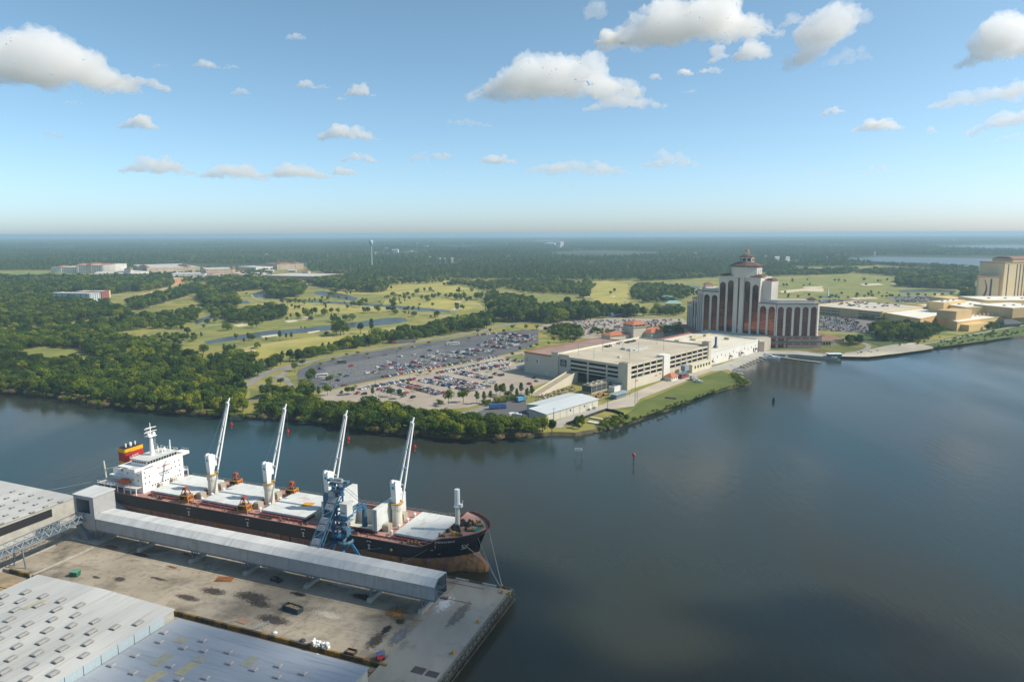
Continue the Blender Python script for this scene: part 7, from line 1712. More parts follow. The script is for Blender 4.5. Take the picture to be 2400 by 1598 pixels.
r = thing('dark_canopy', 'dark grey hip-roofed pavilion on the shore side of the resort hall', 'pavilion', G(2358, 764), R(15))
MB().box(-13, 13, -8, 8, 0, 4).build('wall', [m_steel], r); MB().hexa(((-16, -11, 4), (16, -11, 4), (16, 11, 4), (-16, 11, 4)), ((-7, -2, 9), (7, -2, 9), (7, 2, 9), (-7, 2, 9))).build('hip_roof', [mat('slate_dark', (.045, .055, .06), .7)], r)
def hotel_tower(lab, near, left, right, vt, cols_r, cols_l, rows_n, m_w, cap=None, swoosh=False):
 n, rz, w, d = frame_px(near, left, right); h = top_z(n, vt) - LZ
 t_ = thing('hotel_tower', lab, 'hotel', n, rz); MB().box(0, w, 0, max(d, 22), 0, h).build('wall', [m_w], t_); d = max(d, 22)
 MB().box(-.5, w + .5, -.5, d + .5, h, h + 1.6).build('cornice', [mat('rust_cornice', (.34, .20, .12), .8)], t_)
 mw = MB().box(-1.3, 1.3, -.06, .05, -1.2, 1.2).mesh('window', [m_win])
 for i in cols_r:
  for j in range(rows_n): put(mw, 'window', t_, (w * i, 0, h - 3.2 - j * (h - 16) / rows_n))
 for i in cols_l:
  for j in range(rows_n): put(mw, 'window', t_, (0, d * i, h - 3.2 - j * (h - 16) / rows_n), R(-90))
 if cap: MB().box(w * cap[0], w * cap[1], d * .1, d * .9, h + 1.6, h + 6.5).build('attic', [m_w], t_); MB().hexa(((w * cap[0] - 1, d * .1 - 1, h + 6.5), (w * cap[1] + 1, d * .1 - 1, h + 6.5), (w * cap[1] + 1, d * .9 + 1, h + 6.5), (w * cap[0] - 1, d * .9 + 1, h + 6.5)), ((w * cap[0] + 2, d * .3, h + 9.5), (w * cap[1] - 2, d * .3, h + 9.5), (w * cap[1] - 2, d * .7, h + 9.5), (w * cap[0] + 2, d * .7, h + 9.5))).build('hip_roof', [mat('rust_roof', (.27, .14, .10), .8)], t_)
 if swoosh:
  q = MB(); pts = [(.30 + .12 * math.sin(k / 9 * 4.2), h * (.92 - .82 * k / 9)) for k in range(10)]
  for k in range(9):
   (a0_, z0_), (a1_, z1_) = pts[k], pts[k + 1]; ww = .05 * (1.2 - abs(k - 5) / 7)
   q.quad((w * (a0_ - ww), -.12, z0_), (w * (a0_ + ww), -.12, z0_), (w * (a1_ + ww), -.12, z1_), (w * (a1_ - ww), -.12, z1_))
  q.build('wall_swoosh', [mat('swoosh_maroon', (.18, .03, .03), .7)], t_)
 return t_
hotel_tower('lower tan resort tower with a dark red swoosh on its wall', (2288, 716), (2280, 708), (2336, 718), 650, (.62,), (), 12, m_tanw, None, True)
hotel_tower('tall tan resort tower with rows of dark windows and a rust roof', (2346, 716), (2340, 708), (2450, 712), 617, (.084, .275, .346, .42, .487, .60, .70, .86), (), 18, m_tanw, (.22, .9))
ft = thing('fountain', 'tall white fountain jet in the golf lake behind the hotel', 'fountain', G(1940, 695.5))
m_spray = mat('fountain_spray', (.75, .79, .80), .9, var=.05)
hh = top_z(G(1940, 695.5), 668) - LZ
MB().lathe([(2.6, .05), (1.9, hh * .12), (1.2, hh * .35), (.75, hh * .6), (.4, hh * .85), (0.03, hh)], 10).build('jet', [m_spray], ft)
rr = random.Random(3); q = MB()
for k in range(220):
 a = rr.random() * 6.28; f = rr.random(); z = hh * (1 - f) * rr.uniform(.3, 1); r0 = lerp(.4, 4.5, f) * rr.random(); s_ = rr.uniform(.15, .4); p = Vector((r0 * math.cos(a), r0 * math.sin(a), z))
 q.poly([p + Vector((s_, 0, 0)), p + Vector((-s_ * .5, s_ * .8, 0)), p + Vector((0, 0, s_ * 2))])
o = q.build('droplet', [m_spray], ft); o['kind'] = 'stuff'
for k, (u, vb, vt) in enumerate(((2264, 634, 622), (2298, 634, 622))):
 p = G(u, vb); h = top_z(p, vt) - LZ; r = thing('billboard', ['billboard standing before the far lake', 'second billboard standing among the trees before the far lake'][k], 'billboard', p)
 MB().tube((0, 0, 0), (0, 0, h), .6, .6, 8).build('post', [m_steel], r); MB().box(-7, 7, -.5, .5, h - 4, h).build('board', [mat('board_tan', (.45, .40, .32), .8)], r)
for (u, v, w, d, h_, m_, lab) in ((1565, 705, 16, 10, 5, mat('teal_roof', (.10, .23, .20), .7), 'club house with large teal hip roof left of the hotel'), (1577, 717, 14, 8, 4.5, mat('mint_roof', (.25, .38, .33), .7), 'club house with pale mint roof left of the hotel'), (1560, 730, 15, 9, 5, m_broof, 'club house with dark brown hip roof left of the hotel')):
 r = thing('club_house', lab, 'building', G(u, v), R(-8)); MB().box(-w + 2, w - 2, -d + 2, d - 2, 0, h_).build('wall', [m_stucco], r)
 MB().hexa(((-w, -d, h_), (w, -d, h_), (w, d, h_), (-w, d, h_)), ((-w * .45, -.5, h_ + 4.5), (w * .45, -.5, h_ + 4.5), (w * .45, .5, h_ + 4.5), (-w * .45, .5, h_ + 4.5))).build('hip_roof', [m_], r)
 for k in range(5): MB().box(-w + 3 + k * 5, -w + 4.6 + k * 5, -d + 1.94, -d + 2.02, 1, 3).build('window', [m_win], r)

# ================================================================== town buildings on the left
m_bw = mat('town_white', (.58, .56, .52), .85, scale=.05); m_bt = mat('town_tan', (.45, .36, .26), .85, scale=.05); m_br = mat('town_brown', (.27, .17, .12), .85, scale=.05); m_rf = mat('town_roof_pale', (.46, .44, .40), .85, scale=.05)
mesh_tw = MB().box(-1.2, 1.2, -.08, .06, -.9, .9).mesh('window', [m_win])
def block(lab, near, left, right, vt, m_w, m_r=m_rf, rows_=0, cols_=0, lcols=0, name='town_building', cat_='building', dmin=14, towers=()):
 n, rz, w, d = frame_px(near, left, right); d = max(d, dmin); h = max(3.5, top_z(n, vt) - LZ)
 t_ = thing(name, lab, cat_, n, rz); MB().box(0, w, 0, d, 0, h).build('wall', [m_w], t_); MB().box(.4, w - .4, .4, d - .4, h, h + .2).build('roof', [m_r], t_)
 for a in ((-.2, w + .2, -.2, .3), (-.2, w + .2, d - .3, d + .2), (-.2, .3, .3, d - .3), (w - .3, w + .2, .3, d - .3)): MB().box(*a, h - .3, h + .8).build('parapet', [m_w], t_)
 for i in range(cols_):
  for j in range(rows_): put(mesh_tw, 'window', t_, (w * (i + .5) / cols_, 0, h * (j + .6) / rows_), 0, min(1.0, w / cols_ / 3.6))
 for i in range(lcols):
  for j in range(rows_): put(mesh_tw, 'window', t_, (0, d * (i + .5) / lcols, h * (j + .6) / rows_), R(-90))
 for (f0, f1, hz_, m_) in towers: MB().box(w * f0, w * f1, -.8, d * .5, 0, h + hz_).build('bay_tower', [m_], t_); MB().hexa(((w * f0 - 1, -1.8, h + hz_), (w * f1 + 1, -1.8, h + hz_), (w * f1 + 1, d * .5 + 1, h + hz_), (w * f0 - 1, d * .5 + 1, h + hz_)), ((w * (f0 * .6 + f1 * .4), d * .15, h + hz_ + 4), (w * (f0 * .4 + f1 * .6), d * .15, h + hz_ + 4), (w * (f0 * .4 + f1 * .6), d * .3, h + hz_ + 4), (w * (f0 * .6 + f1 * .4), d * .3, h + hz_ + 4))).build('tower_roof', [m_tile], t_)
 return t_, w, d, h
block('long white hotel with two red-capped bays beyond the green field', (120, 640), (118, 636), (180, 640), 627, m_bw, rows_=4, cols_=12, towers=((.22, .42, 2, m_bw),), cat_='hotel', name='town_hotel')
block('taller white and tan hotel wing with vertical bays beyond the green field', (180, 641), (178, 636), (242, 641), 622, m_bw, rows_=6, cols_=12, towers=((0, .08, 1, m_bw), (.40, .58, 3, m_bt), (.92, 1.0, 1, m_bw)), cat_='hotel', name='town_hotel')
m_skyb = mat('pale_blue_wall', (.46, .52, .54), .8); m_redw = mat('coral_red_wall', (.26, .09, .08), .85); m_yelw = mat('straw_wall', (.50, .44, .25), .85)
block('pale blue-white hotel block with a teal stripe among the trees', (212, 712), (180, 704), (237, 709), 689, m_skyb, rows_=5, cols_=5, lcols=6, cat_='hotel', name='town_hotel', towers=())
block('straw yellow hotel block standing behind the pale blue one', (180, 700), (176, 697), (240, 700), 684, m_yelw, rows_=4, cols_=10, cat_='hotel', name='town_hotel')
block('coral red end block of the hotel among the trees', (240, 706), (238, 700), (257, 702), 684, m_redw, rows_=5, cols_=3, cat_='hotel', name='town_hotel', dmin=10)
block('low white hotel annex showing above the trees', (86, 706), (84, 702), (140, 704), 695, m_bw, rows_=2, cols_=6, name='town_building')
block('mall hall with a big pale roof and tan corner towers', (345, 642), (340, 632), (470, 638), 629, m_bt, rows_=1, cols_=8, name='mall', cat_='mall', dmin=40, towers=((0, .05, 4, m_bt), (.75, .82, 3, m_bt)))
block('long white shop row in front of the mall', (222, 649), (220, 645), (300, 647), 641, m_bw, rows_=1, cols_=8, name='shop_row', cat_='shops')
block('white shop block with a small tower in front of the mall', (305, 648), (303, 644), (350, 646), 638, m_bw, rows_=1, cols_=5, name='shop_row', cat_='shops', towers=((.05, .16, 8, m_bw),))
block('cream shop row beyond the wooded strip', (395, 650), (392, 646), (480, 649), 643, m_bw, rows_=1, cols_=6, name='shop_row', cat_='shops')
block('orange brick shop at the end of the sandy lane', (398, 668), (396, 662), (430, 662), 656, mat('orange_brick', (.42, .22, .11), .85), rows_=1, cols_=3, name='shop_row', cat_='shops')
block('beige three-storey hotel with yellow end wall near the mall', (484, 648), (482, 643), (552, 646), 632, m_bt, rows_=3, cols_=12, name='town_hotel', cat_='hotel', towers=((.9, 1.0, 1, m_yelw),))
block('big brown and tan box store with roof units', (737, 658), (650, 652), (800, 651), 648.5, m_br, rows_=0, name='box_store', cat_='store', dmin=60, towers=())
block('red roofed shop beside the light masts', (790, 642), (788, 639), (815, 640), 635, mat('shop_red', (.33, .10, .10), .85), name='shop_row', cat_='shops')
block('white shop row with sign fronts near the forest edge', (600, 636), (598, 632), (640, 634), 627, m_bw, rows_=1, cols_=5, name='shop_row', cat_='shops')
block('terracotta shop cluster at the forest edge', (650, 632), (648, 628), (712, 630), 620, m_bt, m_tile, rows_=1, cols_=5, name='shop_row', cat_='shops', towers=((.1, .3, 2, m_bt), (.7, .9, 2, m_bt)))
rs_ = random.Random(17)
for k in range(34):
 u, v = rs_.uniform(235, 730), rs_.choice([637, 641, 645, 649, 652]) + rs_.uniform(-1.5, 1.5); p = G(u, v); w = rs_.uniform(7, 20); d = rs_.uniform(6, 12); h = rs_.uniform(4, 7)
 r = thing('small_shop', ['small pale shop scattered between the bigger town halls', 'small tan shop scattered between the bigger town halls', 'small red-roofed shop scattered between the bigger town halls'][k % 3], 'shop', p, rs_.uniform(-.3, .3), 'small shops in the town')
 MB().box(-w, w, -d, d, 0, h).build('wall', [(m_bw, m_bt, m_bw)[k % 3]], r)
 MB().hexa(((-w - .6, -d - .6, h), (w + .6, -d - .6, h), (w + .6, d + .6, h), (-w - .6, d + .6, h)), ((-w * .7, -d * .2, h + 2.4), (w * .7, -d * .2, h + 2.4), (w * .7, d * .2, h + 2.4), (-w * .7, d * .2, h + 2.4))).build('roof', [(m_rf, m_rf, m_tile)[k % 3]], r)
 MB().box(-w * .6, w * .6, -d - .08, -d + .02, .6, 2.8).build('shop_window', [m_win], r)
sheet_px('parking_lot', [(240, 655), (300, 650), (480, 652), (640, 655), (640, 640), (480, 640), (340, 643), (230, 648)], .05, m_lotc)
sheet_px('parking_lot', [(650, 668), (760, 668), (830, 655), (740, 660), (640, 655)], .05, m_lotc)
ribbon_px('road', [(255, 692), (330, 690), (380, 678), (420, 664), (440, 655)], 14, .07, mat('sandy_lane', (.42, .32, .19), .95))
sheet_px('town_field', [(-60, 642), (60, 638), (160, 642), (170, 650), (60, 652), (-60, 654)], .05, m_green if False else mat('bright_field', (.13, .20, .05), .95, col2=(.18, .24, .07), scale=.02))
p = G(872, 631); h = top_z(p, 562) - LZ
wt = thing('water_tower', 'pale teal water tower on a slender stem above the forest', 'water tower', p)
m_teal = mat('tower_teal', (.30, .44, .45), .6)
MB().tube((0, 0, 0), (0, 0, h - 20), 2.6, 1.8, 12).build('stem', [m_teal], wt); MB().lathe([(1.8, h - 21), (5, h - 17), (6.6, h - 12), (6.8, h - 6), (5.2, h - 2), (2, h - .3), (0, h)], 16).build('tank', [m_teal], wt, smooth=True); MB().lathe([(5.2, .0), (3.2, 3), (2.5, 6)], 12).build('flare', [m_teal], wt)
for k, (u, vb, vt) in enumerate(((720, 645, 621), (693, 645, 624), (822, 640, 620), (843, 640, 619))):
 p = G(u, vb); h = top_z(p, vt) - LZ; r = thing('light_mast', ['tall light mast left of the box store roof', 'sign mast in front of the terracotta shops', 'tall light mast beyond the box store', 'tall light mast nearest the water tower'][k], 'mast', p)
 MB().tube((0, 0, 0), (0, 0, h), .5, .3, 6).build('shaft', [m_pad], r); MB().box(-2, 2, -.4, .4, h - 1.2, h).build('head', [m_steel], r)
far_b = [(160 + 200, 578, 7), (388, 578, 6), (418, 577, 6), (820, 578, 7), (842, 577, 9), (905, 588, 10), (926, 592, 16), (945, 578, 12), (1083, 575, 10), (1115, 571, 9), (1185, 575, 8), (1008, 612, 4), (1032, 616, 4), (1043, 617, 3), (1060, 616, 5), (1375, 613, 3), (1000, 582, 12), (980, 576, 12), (1820, 613, 12), (1845, 614, 10), (1795, 610, 5), (2150, 566, 6), (2235, 567, 7), (1255, 576, 6), (625, 605, 5), (770, 608, 5), (1940, 614, 6), (2050, 600, 4), (475, 556, 14), (620, 557, 16), (740, 555, 20), (1545, 553, 10), (1725, 551, 12), (1990, 620, 5), (965, 595, 5), (880, 600, 4), (1630, 601, 4)]
for k, (u, v, wpx) in enumerate(far_b):
 p = G(u, v); s_ = p.length / FPX; w = wpx * s_ / 2; hh = min(16, max(9, 3.0 * s_)); zf = 9 if p.y > 2600 else 5
 r = thing('far_building', ['pale roofed building half hidden in the distant forest', 'white roofed building half hidden in the distant forest', 'tan building half hidden in the distant forest'][k % 3], 'building', p, random.uniform(-.4, .4), 'buildings in the distant forest')
 MB().box(-w, w, -w * .4, w * .4, 0, zf + hh).build('wall', [(m_bw, m_stucco2, m_bt)[k % 3]], r)
 MB().hexa(((-w - 1, -w * .4 - 1, zf + hh), (w + 1, -w * .4 - 1, zf + hh), (w + 1, w * .4 + 1, zf + hh), (-w - 1, w * .4 + 1, zf + hh)), ((-w * .8, -w * .1, zf + hh + 3), (w * .8, -w * .1, zf + hh + 3), (w * .8, w * .1, zf + hh + 3), (-w * .8, w * .1, zf + hh + 3))).build('roof', [m_rf], r)
p = G(1310, 580); block('grey high-rise slab far off in the forest', (1302, 582), (1300, 580), (1313, 582), 567, mat('far_grey', (.30, .32, .34), .8), rows_=0, name='far_tower', cat_='building'); block('wide pale office block beside the far high-rise slab', (1276, 580), (1275, 578), (1300, 580), 570, m_bw, rows_=0, name='far_tower', cat_='building')
# ================================================================== trees
def leaf_mat(name, stops, trans=.36):
 m = bpy.data.materials.new(name); m.use_nodes = True; nt = m.node_tree
 for n_ in list(nt.nodes): nt.nodes.remove(n_)
 out = nt.nodes.new('ShaderNodeOutputMaterial'); df = nt.nodes.new('ShaderNodeBsdfDiffuse'); tl = nt.nodes.new('ShaderNodeBsdfTranslucent'); mx = nt.nodes.new('ShaderNodeMixShader')
 mx.inputs[0].default_value = trans
 oi = nt.nodes.new('ShaderNodeObjectInfo'); tc = nt.nodes.new('ShaderNodeTexCoord'); nz = nt.nodes.new('ShaderNodeTexNoise'); nz.inputs['Scale'].default_value = .35; nz.inputs['Detail'].default_value = 3
 nt.links.new(tc.outputs['Object'], nz.inputs['Vector'])
 ad = nt.nodes.new('ShaderNodeMath'); ad.operation = 'MULTIPLY_ADD'; ad.inputs[1].default_value = .55; nt.links.new(nz.outputs['Fac'], ad.inputs[0])
 sc_ = nt.nodes.new('ShaderNodeMath'); sc_.operation = 'MULTIPLY_ADD'; sc_.inputs[1].default_value = .75; sc_.inputs[2].default_value = -.16; nt.links.new(oi.outputs['Random'], sc_.inputs[0]); nt.links.new(sc_.outputs[0], ad.inputs[2])
 rp = nt.nodes.new('ShaderNodeValToRGB'); cr = rp.color_ramp
 while len(cr.elements) < len(stops): cr.elements.new(.5)
 for e, (p_, c_) in zip(cr.elements, stops): e.position = p_; e.color = (*c_, 1)
 nt.links.new(ad.outputs[0], rp.inputs['Fac'])
 for s_ in (df, tl): nt.links.new(rp.outputs['Color'], s_.inputs['Color'])
 nt.links.new(df.outputs[0], mx.inputs[1]); nt.links.new(tl.outputs[0], mx.inputs[2]); nt.links.new(mx.outputs[0], out.inputs['Surface'])
 return m
m_leaf = leaf_mat('broadleaf', [(0.0, (0.052, 0.094, 0.019)), (.45, (0.102, 0.159, 0.024)), (.8, (0.184, 0.235, 0.030)), (1.0, (0.289, 0.300, 0.041))])
m_leafd = leaf_mat('dark_broadleaf', [(0.0, (0.032, 0.065, 0.019)), (.5, (0.060, 0.104, 0.024)), (1.0, (0.108, 0.152, 0.030))])
m_leafy = leaf_mat('sunny_broadleaf', [(0.0, (0.105, 0.149, 0.019)), (.5, (0.193, 0.235, 0.024)), (1.0, (0.333, 0.324, 0.041))])
m_pine = leaf_mat('pine_needles', [(0.0, (0.035, 0.068, 0.022)), (.5, (0.070, 0.117, 0.030)), (1.0, (0.131, 0.170, 0.038))], .2)
m_bush = leaf_mat('bush_leaf', [(0.0, (0.079, 0.130, 0.022)), (.5, (0.140, 0.194, 0.030)), (1.0, (0.245, 0.259, 0.047))])
m_dry = leaf_mat('dry_scrub', [(0.0, (0.175, 0.154, 0.068)), (.5, (0.298, 0.227, 0.115)), (1.0, (0.403, 0.275, 0.162))])
m_olive = leaf_mat('olive_leaf', [(0.0, (0.105, 0.138, 0.030)), (.5, (0.175, 0.186, 0.041)), (1.0, (0.263, 0.235, 0.054))])
m_bark = mat('bark', (.085, .065, .045), .95, col2=(.13, .10, .07), scale=.8)
def crown_mesh(name, m_, seed, H, rx, z0, lobes, n, card, pine=False, low=False):
 r_ = random.Random(seed); V = []; F = []
 L = []
 for k in range(lobes):
  a = r_.random() * 6.283; f = r_.random()
  if pine:
   zc = lerp(z0 + .5, H - 1.2, (k + .5) / lobes); rr_ = rx * lerp(1.0, .45, abs((k + .5) / lobes - .35) * 1.3); d = rr_ * .45 * r_.random(); rad = rr_ * r_.uniform(.55, .85)
  else:
   zc = lerp(z0 + rx * .45, H - rx * .45, f ** .8); taper = math.sqrt(max(.12, 1 - ((zc - (z0 + H) / 2) / ((H - z0) / 2 + .01)) ** 2)); d = rx * .62 * taper * math.sqrt(r_.random()); rad = rx * r_.uniform(.34, .55)
  L.append((d * math.cos(a), d * math.sin(a), zc, rad))
 for k in range(n):
  cx_, cy_, cz_, rad = r_.choice(L)
  while True:
   v = Vector((r_.gauss(0, 1), r_.gauss(0, 1), r_.gauss(.25, 1)))
   if v.length > .05: break
  v.normalize(); p = Vector((cx_, cy_, cz_)) + Vector((v.x, v.y, v.z * (.7 if pine else .82))) * rad * r_.uniform(.82, 1.08)
  if p.z < z0 * .6: p.z = z0 * .6 + r_.random()
  nn = (v + Vector((r_.gauss(0, .45), r_.gauss(0, .45), r_.gauss(.15, .45)))).normalized()
  t_ = nn.orthogonal().normalized(); t_ = Matrix.Rotation(r_.random() * 6.28, 3, nn) @ t_; b_ = nn.cross(t_); s_ = card * r_.uniform(.6, 1.25)
  i = len(V); V += [tuple(p + t_ * s_ * .5), tuple(p + b_ * s_ * .42 + nn * s_ * .08), tuple(p - t_ * s_ * .5), tuple(p - b_ * s_ * .42 + nn * s_ * .08)]; F.append((i, i + 1, i + 2, i + 3))
 me = bpy.data.meshes.new(name); me.from_pydata(V, [], F); me.materials.append(m_); me.update(); return me
def trunk_mesh(name, H, z0, r0, seed, pine=False):
 r_ = random.Random(seed); q = MB(); q.tube((0, 0, -.4), (r_.uniform(-.2, .2), r_.uniform(-.2, .2), lerp(z0, H, .45)), r0, r0 * .5, 7)
 for k in range(5):
  a = r_.random() * 6.28; zb_ = lerp(z0 * .8, H * .6, r_.random()); q.tube((0, 0, zb_), (math.cos(a) * H * .2, math.sin(a) * H * .2, zb_ + H * .18), r0 * .35, r0 * .12, 5)
 return q.mesh(name, [m_bark])
KIND = {}
for k, (ml, H_, rx_, lb_) in enumerate(((m_leaf, 10, 4.4, 9), (m_leafd, 10, 5.4, 13), (m_leafy, 10, 4.8, 10), (m_leafd, 10, 3.7, 10), (m_leaf, 10, 6.2, 15))): KIND['broad%d' % k] = (crown_mesh('crown', ml, 40 + k, H_, rx_, 1.2, lb_, 900 + 60 * k, .95), trunk_mesh('trunk', 10, 2.2, .28, k), 10.0)
for k in range(3): KIND['pine%d' % k] = (crown_mesh('crown', m_pine, 60 + k, 16, 3.4 + .3 * k, 6.0, 8, 620, 1.05, True), trunk_mesh('trunk', 16, 6.0, .26, 9 + k, True), 16.0)
for k in range(2): KIND['lot%d' % k] = (crown_mesh('crown', m_leaf, 80 + k, 7, 3.0, 1.9, 8, 480, .75), trunk_mesh('trunk', 7, 2.4, .16, 20 + k), 7.0)
KIND['olive0'] = (crown_mesh('crown', m_olive, 90, 5, 2.9, 1.6, 8, 380, .6), trunk_mesh('trunk', 5, 1.9, .13, 25), 5.0)
for k in range(2): KIND['bush%d' % k] = (crown_mesh('crown', m_bush, 95 + k, 3.4, 2.6, .1, 8, 380, .6), trunk_mesh('trunk', 3.4, .6, .12, 26), 3.4)
KIND['scrub0'] = (crown_mesh('crown', m_dry, 99, 2.4, 2.3, .1, 8, 300, .5), trunk_mesh('trunk', 2.4, .5, .1, 27), 2.4)
for k in range(2): KIND['far%d' % k] = (crown_mesh('crown', m_leaf, 110 + k, 13, 5.0, 1.5, 7, 150, 2.3), None, 13.0)
KIND['farpine0'] = (crown_mesh('crown', m_pine, 115, 17, 3.8, 4.0, 6, 130, 2.2, True), None, 17.0)

TREES = []            # (x, y, h, kind, label, group)
def fill(pts, spacing, hr, kinds, label, group, seed=0, skip=(), dens=1.0):
 w = [G(u, v) for u, v in pts]; x0, x1 = min(p.x for p in w), max(p.x for p in w); y0, y1 = min(p.y for p in w), max(p.y for p in w); r_ = random.Random(seed + len(TREES))
 sk = [[G(u, v) for u, v in s_] for s_ in skip]; y = y0
 while y < y1:
  x = x0
  while x < x1:
   a, b_ = x + r_.uniform(-.5, .5) * spacing, y + r_.uniform(-.5, .5) * spacing; x += spacing
   if r_.random() > dens or not inside(w, a, b_) or any(inside(s_, a, b_) for s_ in sk): continue
   f = .5 + .5 * noise.noise(Vector((a * .03, b_ * .03, seed)))
   if spacing > 7.9 and noise.noise(Vector((a * .045, b_ * .045, seed + 7))) < -.36: continue
   if 6.6 < spacing <= 7.9 and noise.noise(Vector((a * .06, b_ * .06, seed + 7))) < -.52: continue
   e_ = r_.random(); hh_ = lerp(hr[0], hr[1], min(1, max(0, f * .55 + e_ * .5))) * (1.28 if r_.random() < .07 else 1) * (.62 if r_.random() < .12 else 1)
   TREES.append((a, b_, hh_, r_.choice(kinds), label, group))
  y += spacing
BR = ['broad0', 'broad0', 'broad1', 'broad1', 'broad2', 'broad3', 'broad3', 'broad4']; SUN = ['broad0', 'broad2', 'broad2', 'broad4', 'broad1']; PI_ = ['pine0', 'pine1', 'pine2']; LT = ['lot0', 'lot1']; BU = ['bush0', 'bush1']
CLEAR = [(30, 832), (85, 815), (175, 816), (245, 850), (232, 862), (140, 856), (55, 848)]
bank_l = 'tree of the upstream bank wood'; bank_r = 'tree of the bank belt below the pale lot'
fill([(-90, 909), (0, 914), (89, 927), (178, 935), (222, 948), (267, 946), (331, 959), (433, 970), (484, 973), (570, 976), (572, 925), (552, 896), (505, 872), (472, 852), (395, 824), (352, 814), (330, 803), (240, 797), (160, 788), (60, 792), (-90, 792)], 6.7, (6.5, 13.5), BR, bank_l, 'trees of the upstream bank wood', 1, [CLEAR])
fill([(606, 978), (700, 983), (789, 994), (880, 1010), (980, 1019), (1032, 1026), (1120, 1031), (1190, 1026), (1250, 1022), (1300, 1018), (1285, 1006), (1200, 1004), (1100, 996), (1020, 988), (900, 972), (760, 964), (690, 948), (620, 945)], 5.4, (6.5, 12.5), SUN + BR, bank_r, 'trees of the bank belt below the pale lot', 2)
fill([(615, 945), (700, 948), (740, 955), (720, 930), (640, 925), (612, 930)], 6.5, (8, 11), BR, bank_r, 'trees of the bank belt below the pale lot', 3)
fill([(300, 952), (433, 967), (484, 971), (565, 974), (566, 928), (500, 905), (420, 915), (330, 925)], 9.5, (8, 12), SUN, 'sunny yellow-green tree rising from the upstream bank wood', 'sunny trees of the upstream bank wood', 8)
sh = 'low bush at the water edge under the bank trees'
fill([(-60, 913), (89, 928), (222, 950), (331, 961), (484, 975), (599, 982), (735, 990), (880, 1012), (980, 1022), (1120, 1034), (1250, 1026), (1250, 1022), (1120, 1030), (980, 1019), (880, 1008), (735, 986), (599, 978), (484, 971), (331, 957), (222, 946), (89, 924), (-60, 909)], 4.2, (2.2, 4.2), BU + ['scrub0'], sh, 'bushes at the water edge', 4)
fill([(575, 882), (640, 852), (738, 830), (827, 810), (932, 787), (1006, 772), (1080, 754), (1150, 742), (1158, 762), (1125, 775), (1006, 791), (932, 803), (827, 818), (738, 838), (649, 860), (585, 892)], 6.8, (9, 13), BR + PI_, 'tree in the belt between the golf course and the dark lot', 'trees of the belt behind the dark lot', 5)
fill([(482, 852), (575, 838), (600, 842), (575, 878), (560, 893), (508, 870)], 7, (9, 12), BR, 'tree in the wood at the inner bend of the golf course', 'trees at the golf bend', 6)
fill([(330, 800), (400, 790), (440, 800), (420, 812), (360, 812)], 9, (6, 10), BR, 'tree of the thin grove at the head of the long pond', 'trees at the pond head', 9)
fill([(-90, 776), (60, 772), (170, 768), (240, 755), (320, 752), (335, 775), (260, 792), (60, 790)], 9.5, (8, 13), BR, 'tree of the loose wood beside the yellow strip', 'trees of the loose wood', 10, dens=.62)
fill([(470, 720), (560, 722), (540, 742), (500, 744)], 9, (7, 11), BR, 'tree of the small wood beside the upper pond', 'trees by the upper pond', 11, dens=.7)
fill([(880, 662), (1050, 658), (1050, 664), (900, 670)], 11, (10, 15), BR + PI_, 'tree at the far edge of the golf course', 'trees at the golf edge', 12, dens=.6)
fill([(1370, 665), (1385, 660), (1380, 700), (1365, 700)], 8, (9, 14), BR, 'tree lining the bright fairway left of the hotel', 'trees lining the bright fairway', 13)
fill([(1480, 700), (1600, 705), (1640, 690), (1600, 672), (1490, 680)], 9, (6, 11), BR, 'tree of the rough scrub left of the hotel', 'trees of the rough scrub', 14, dens=.75)
gw = 'tree in a grove on the golf course'; gg = 'trees of the golf groves'
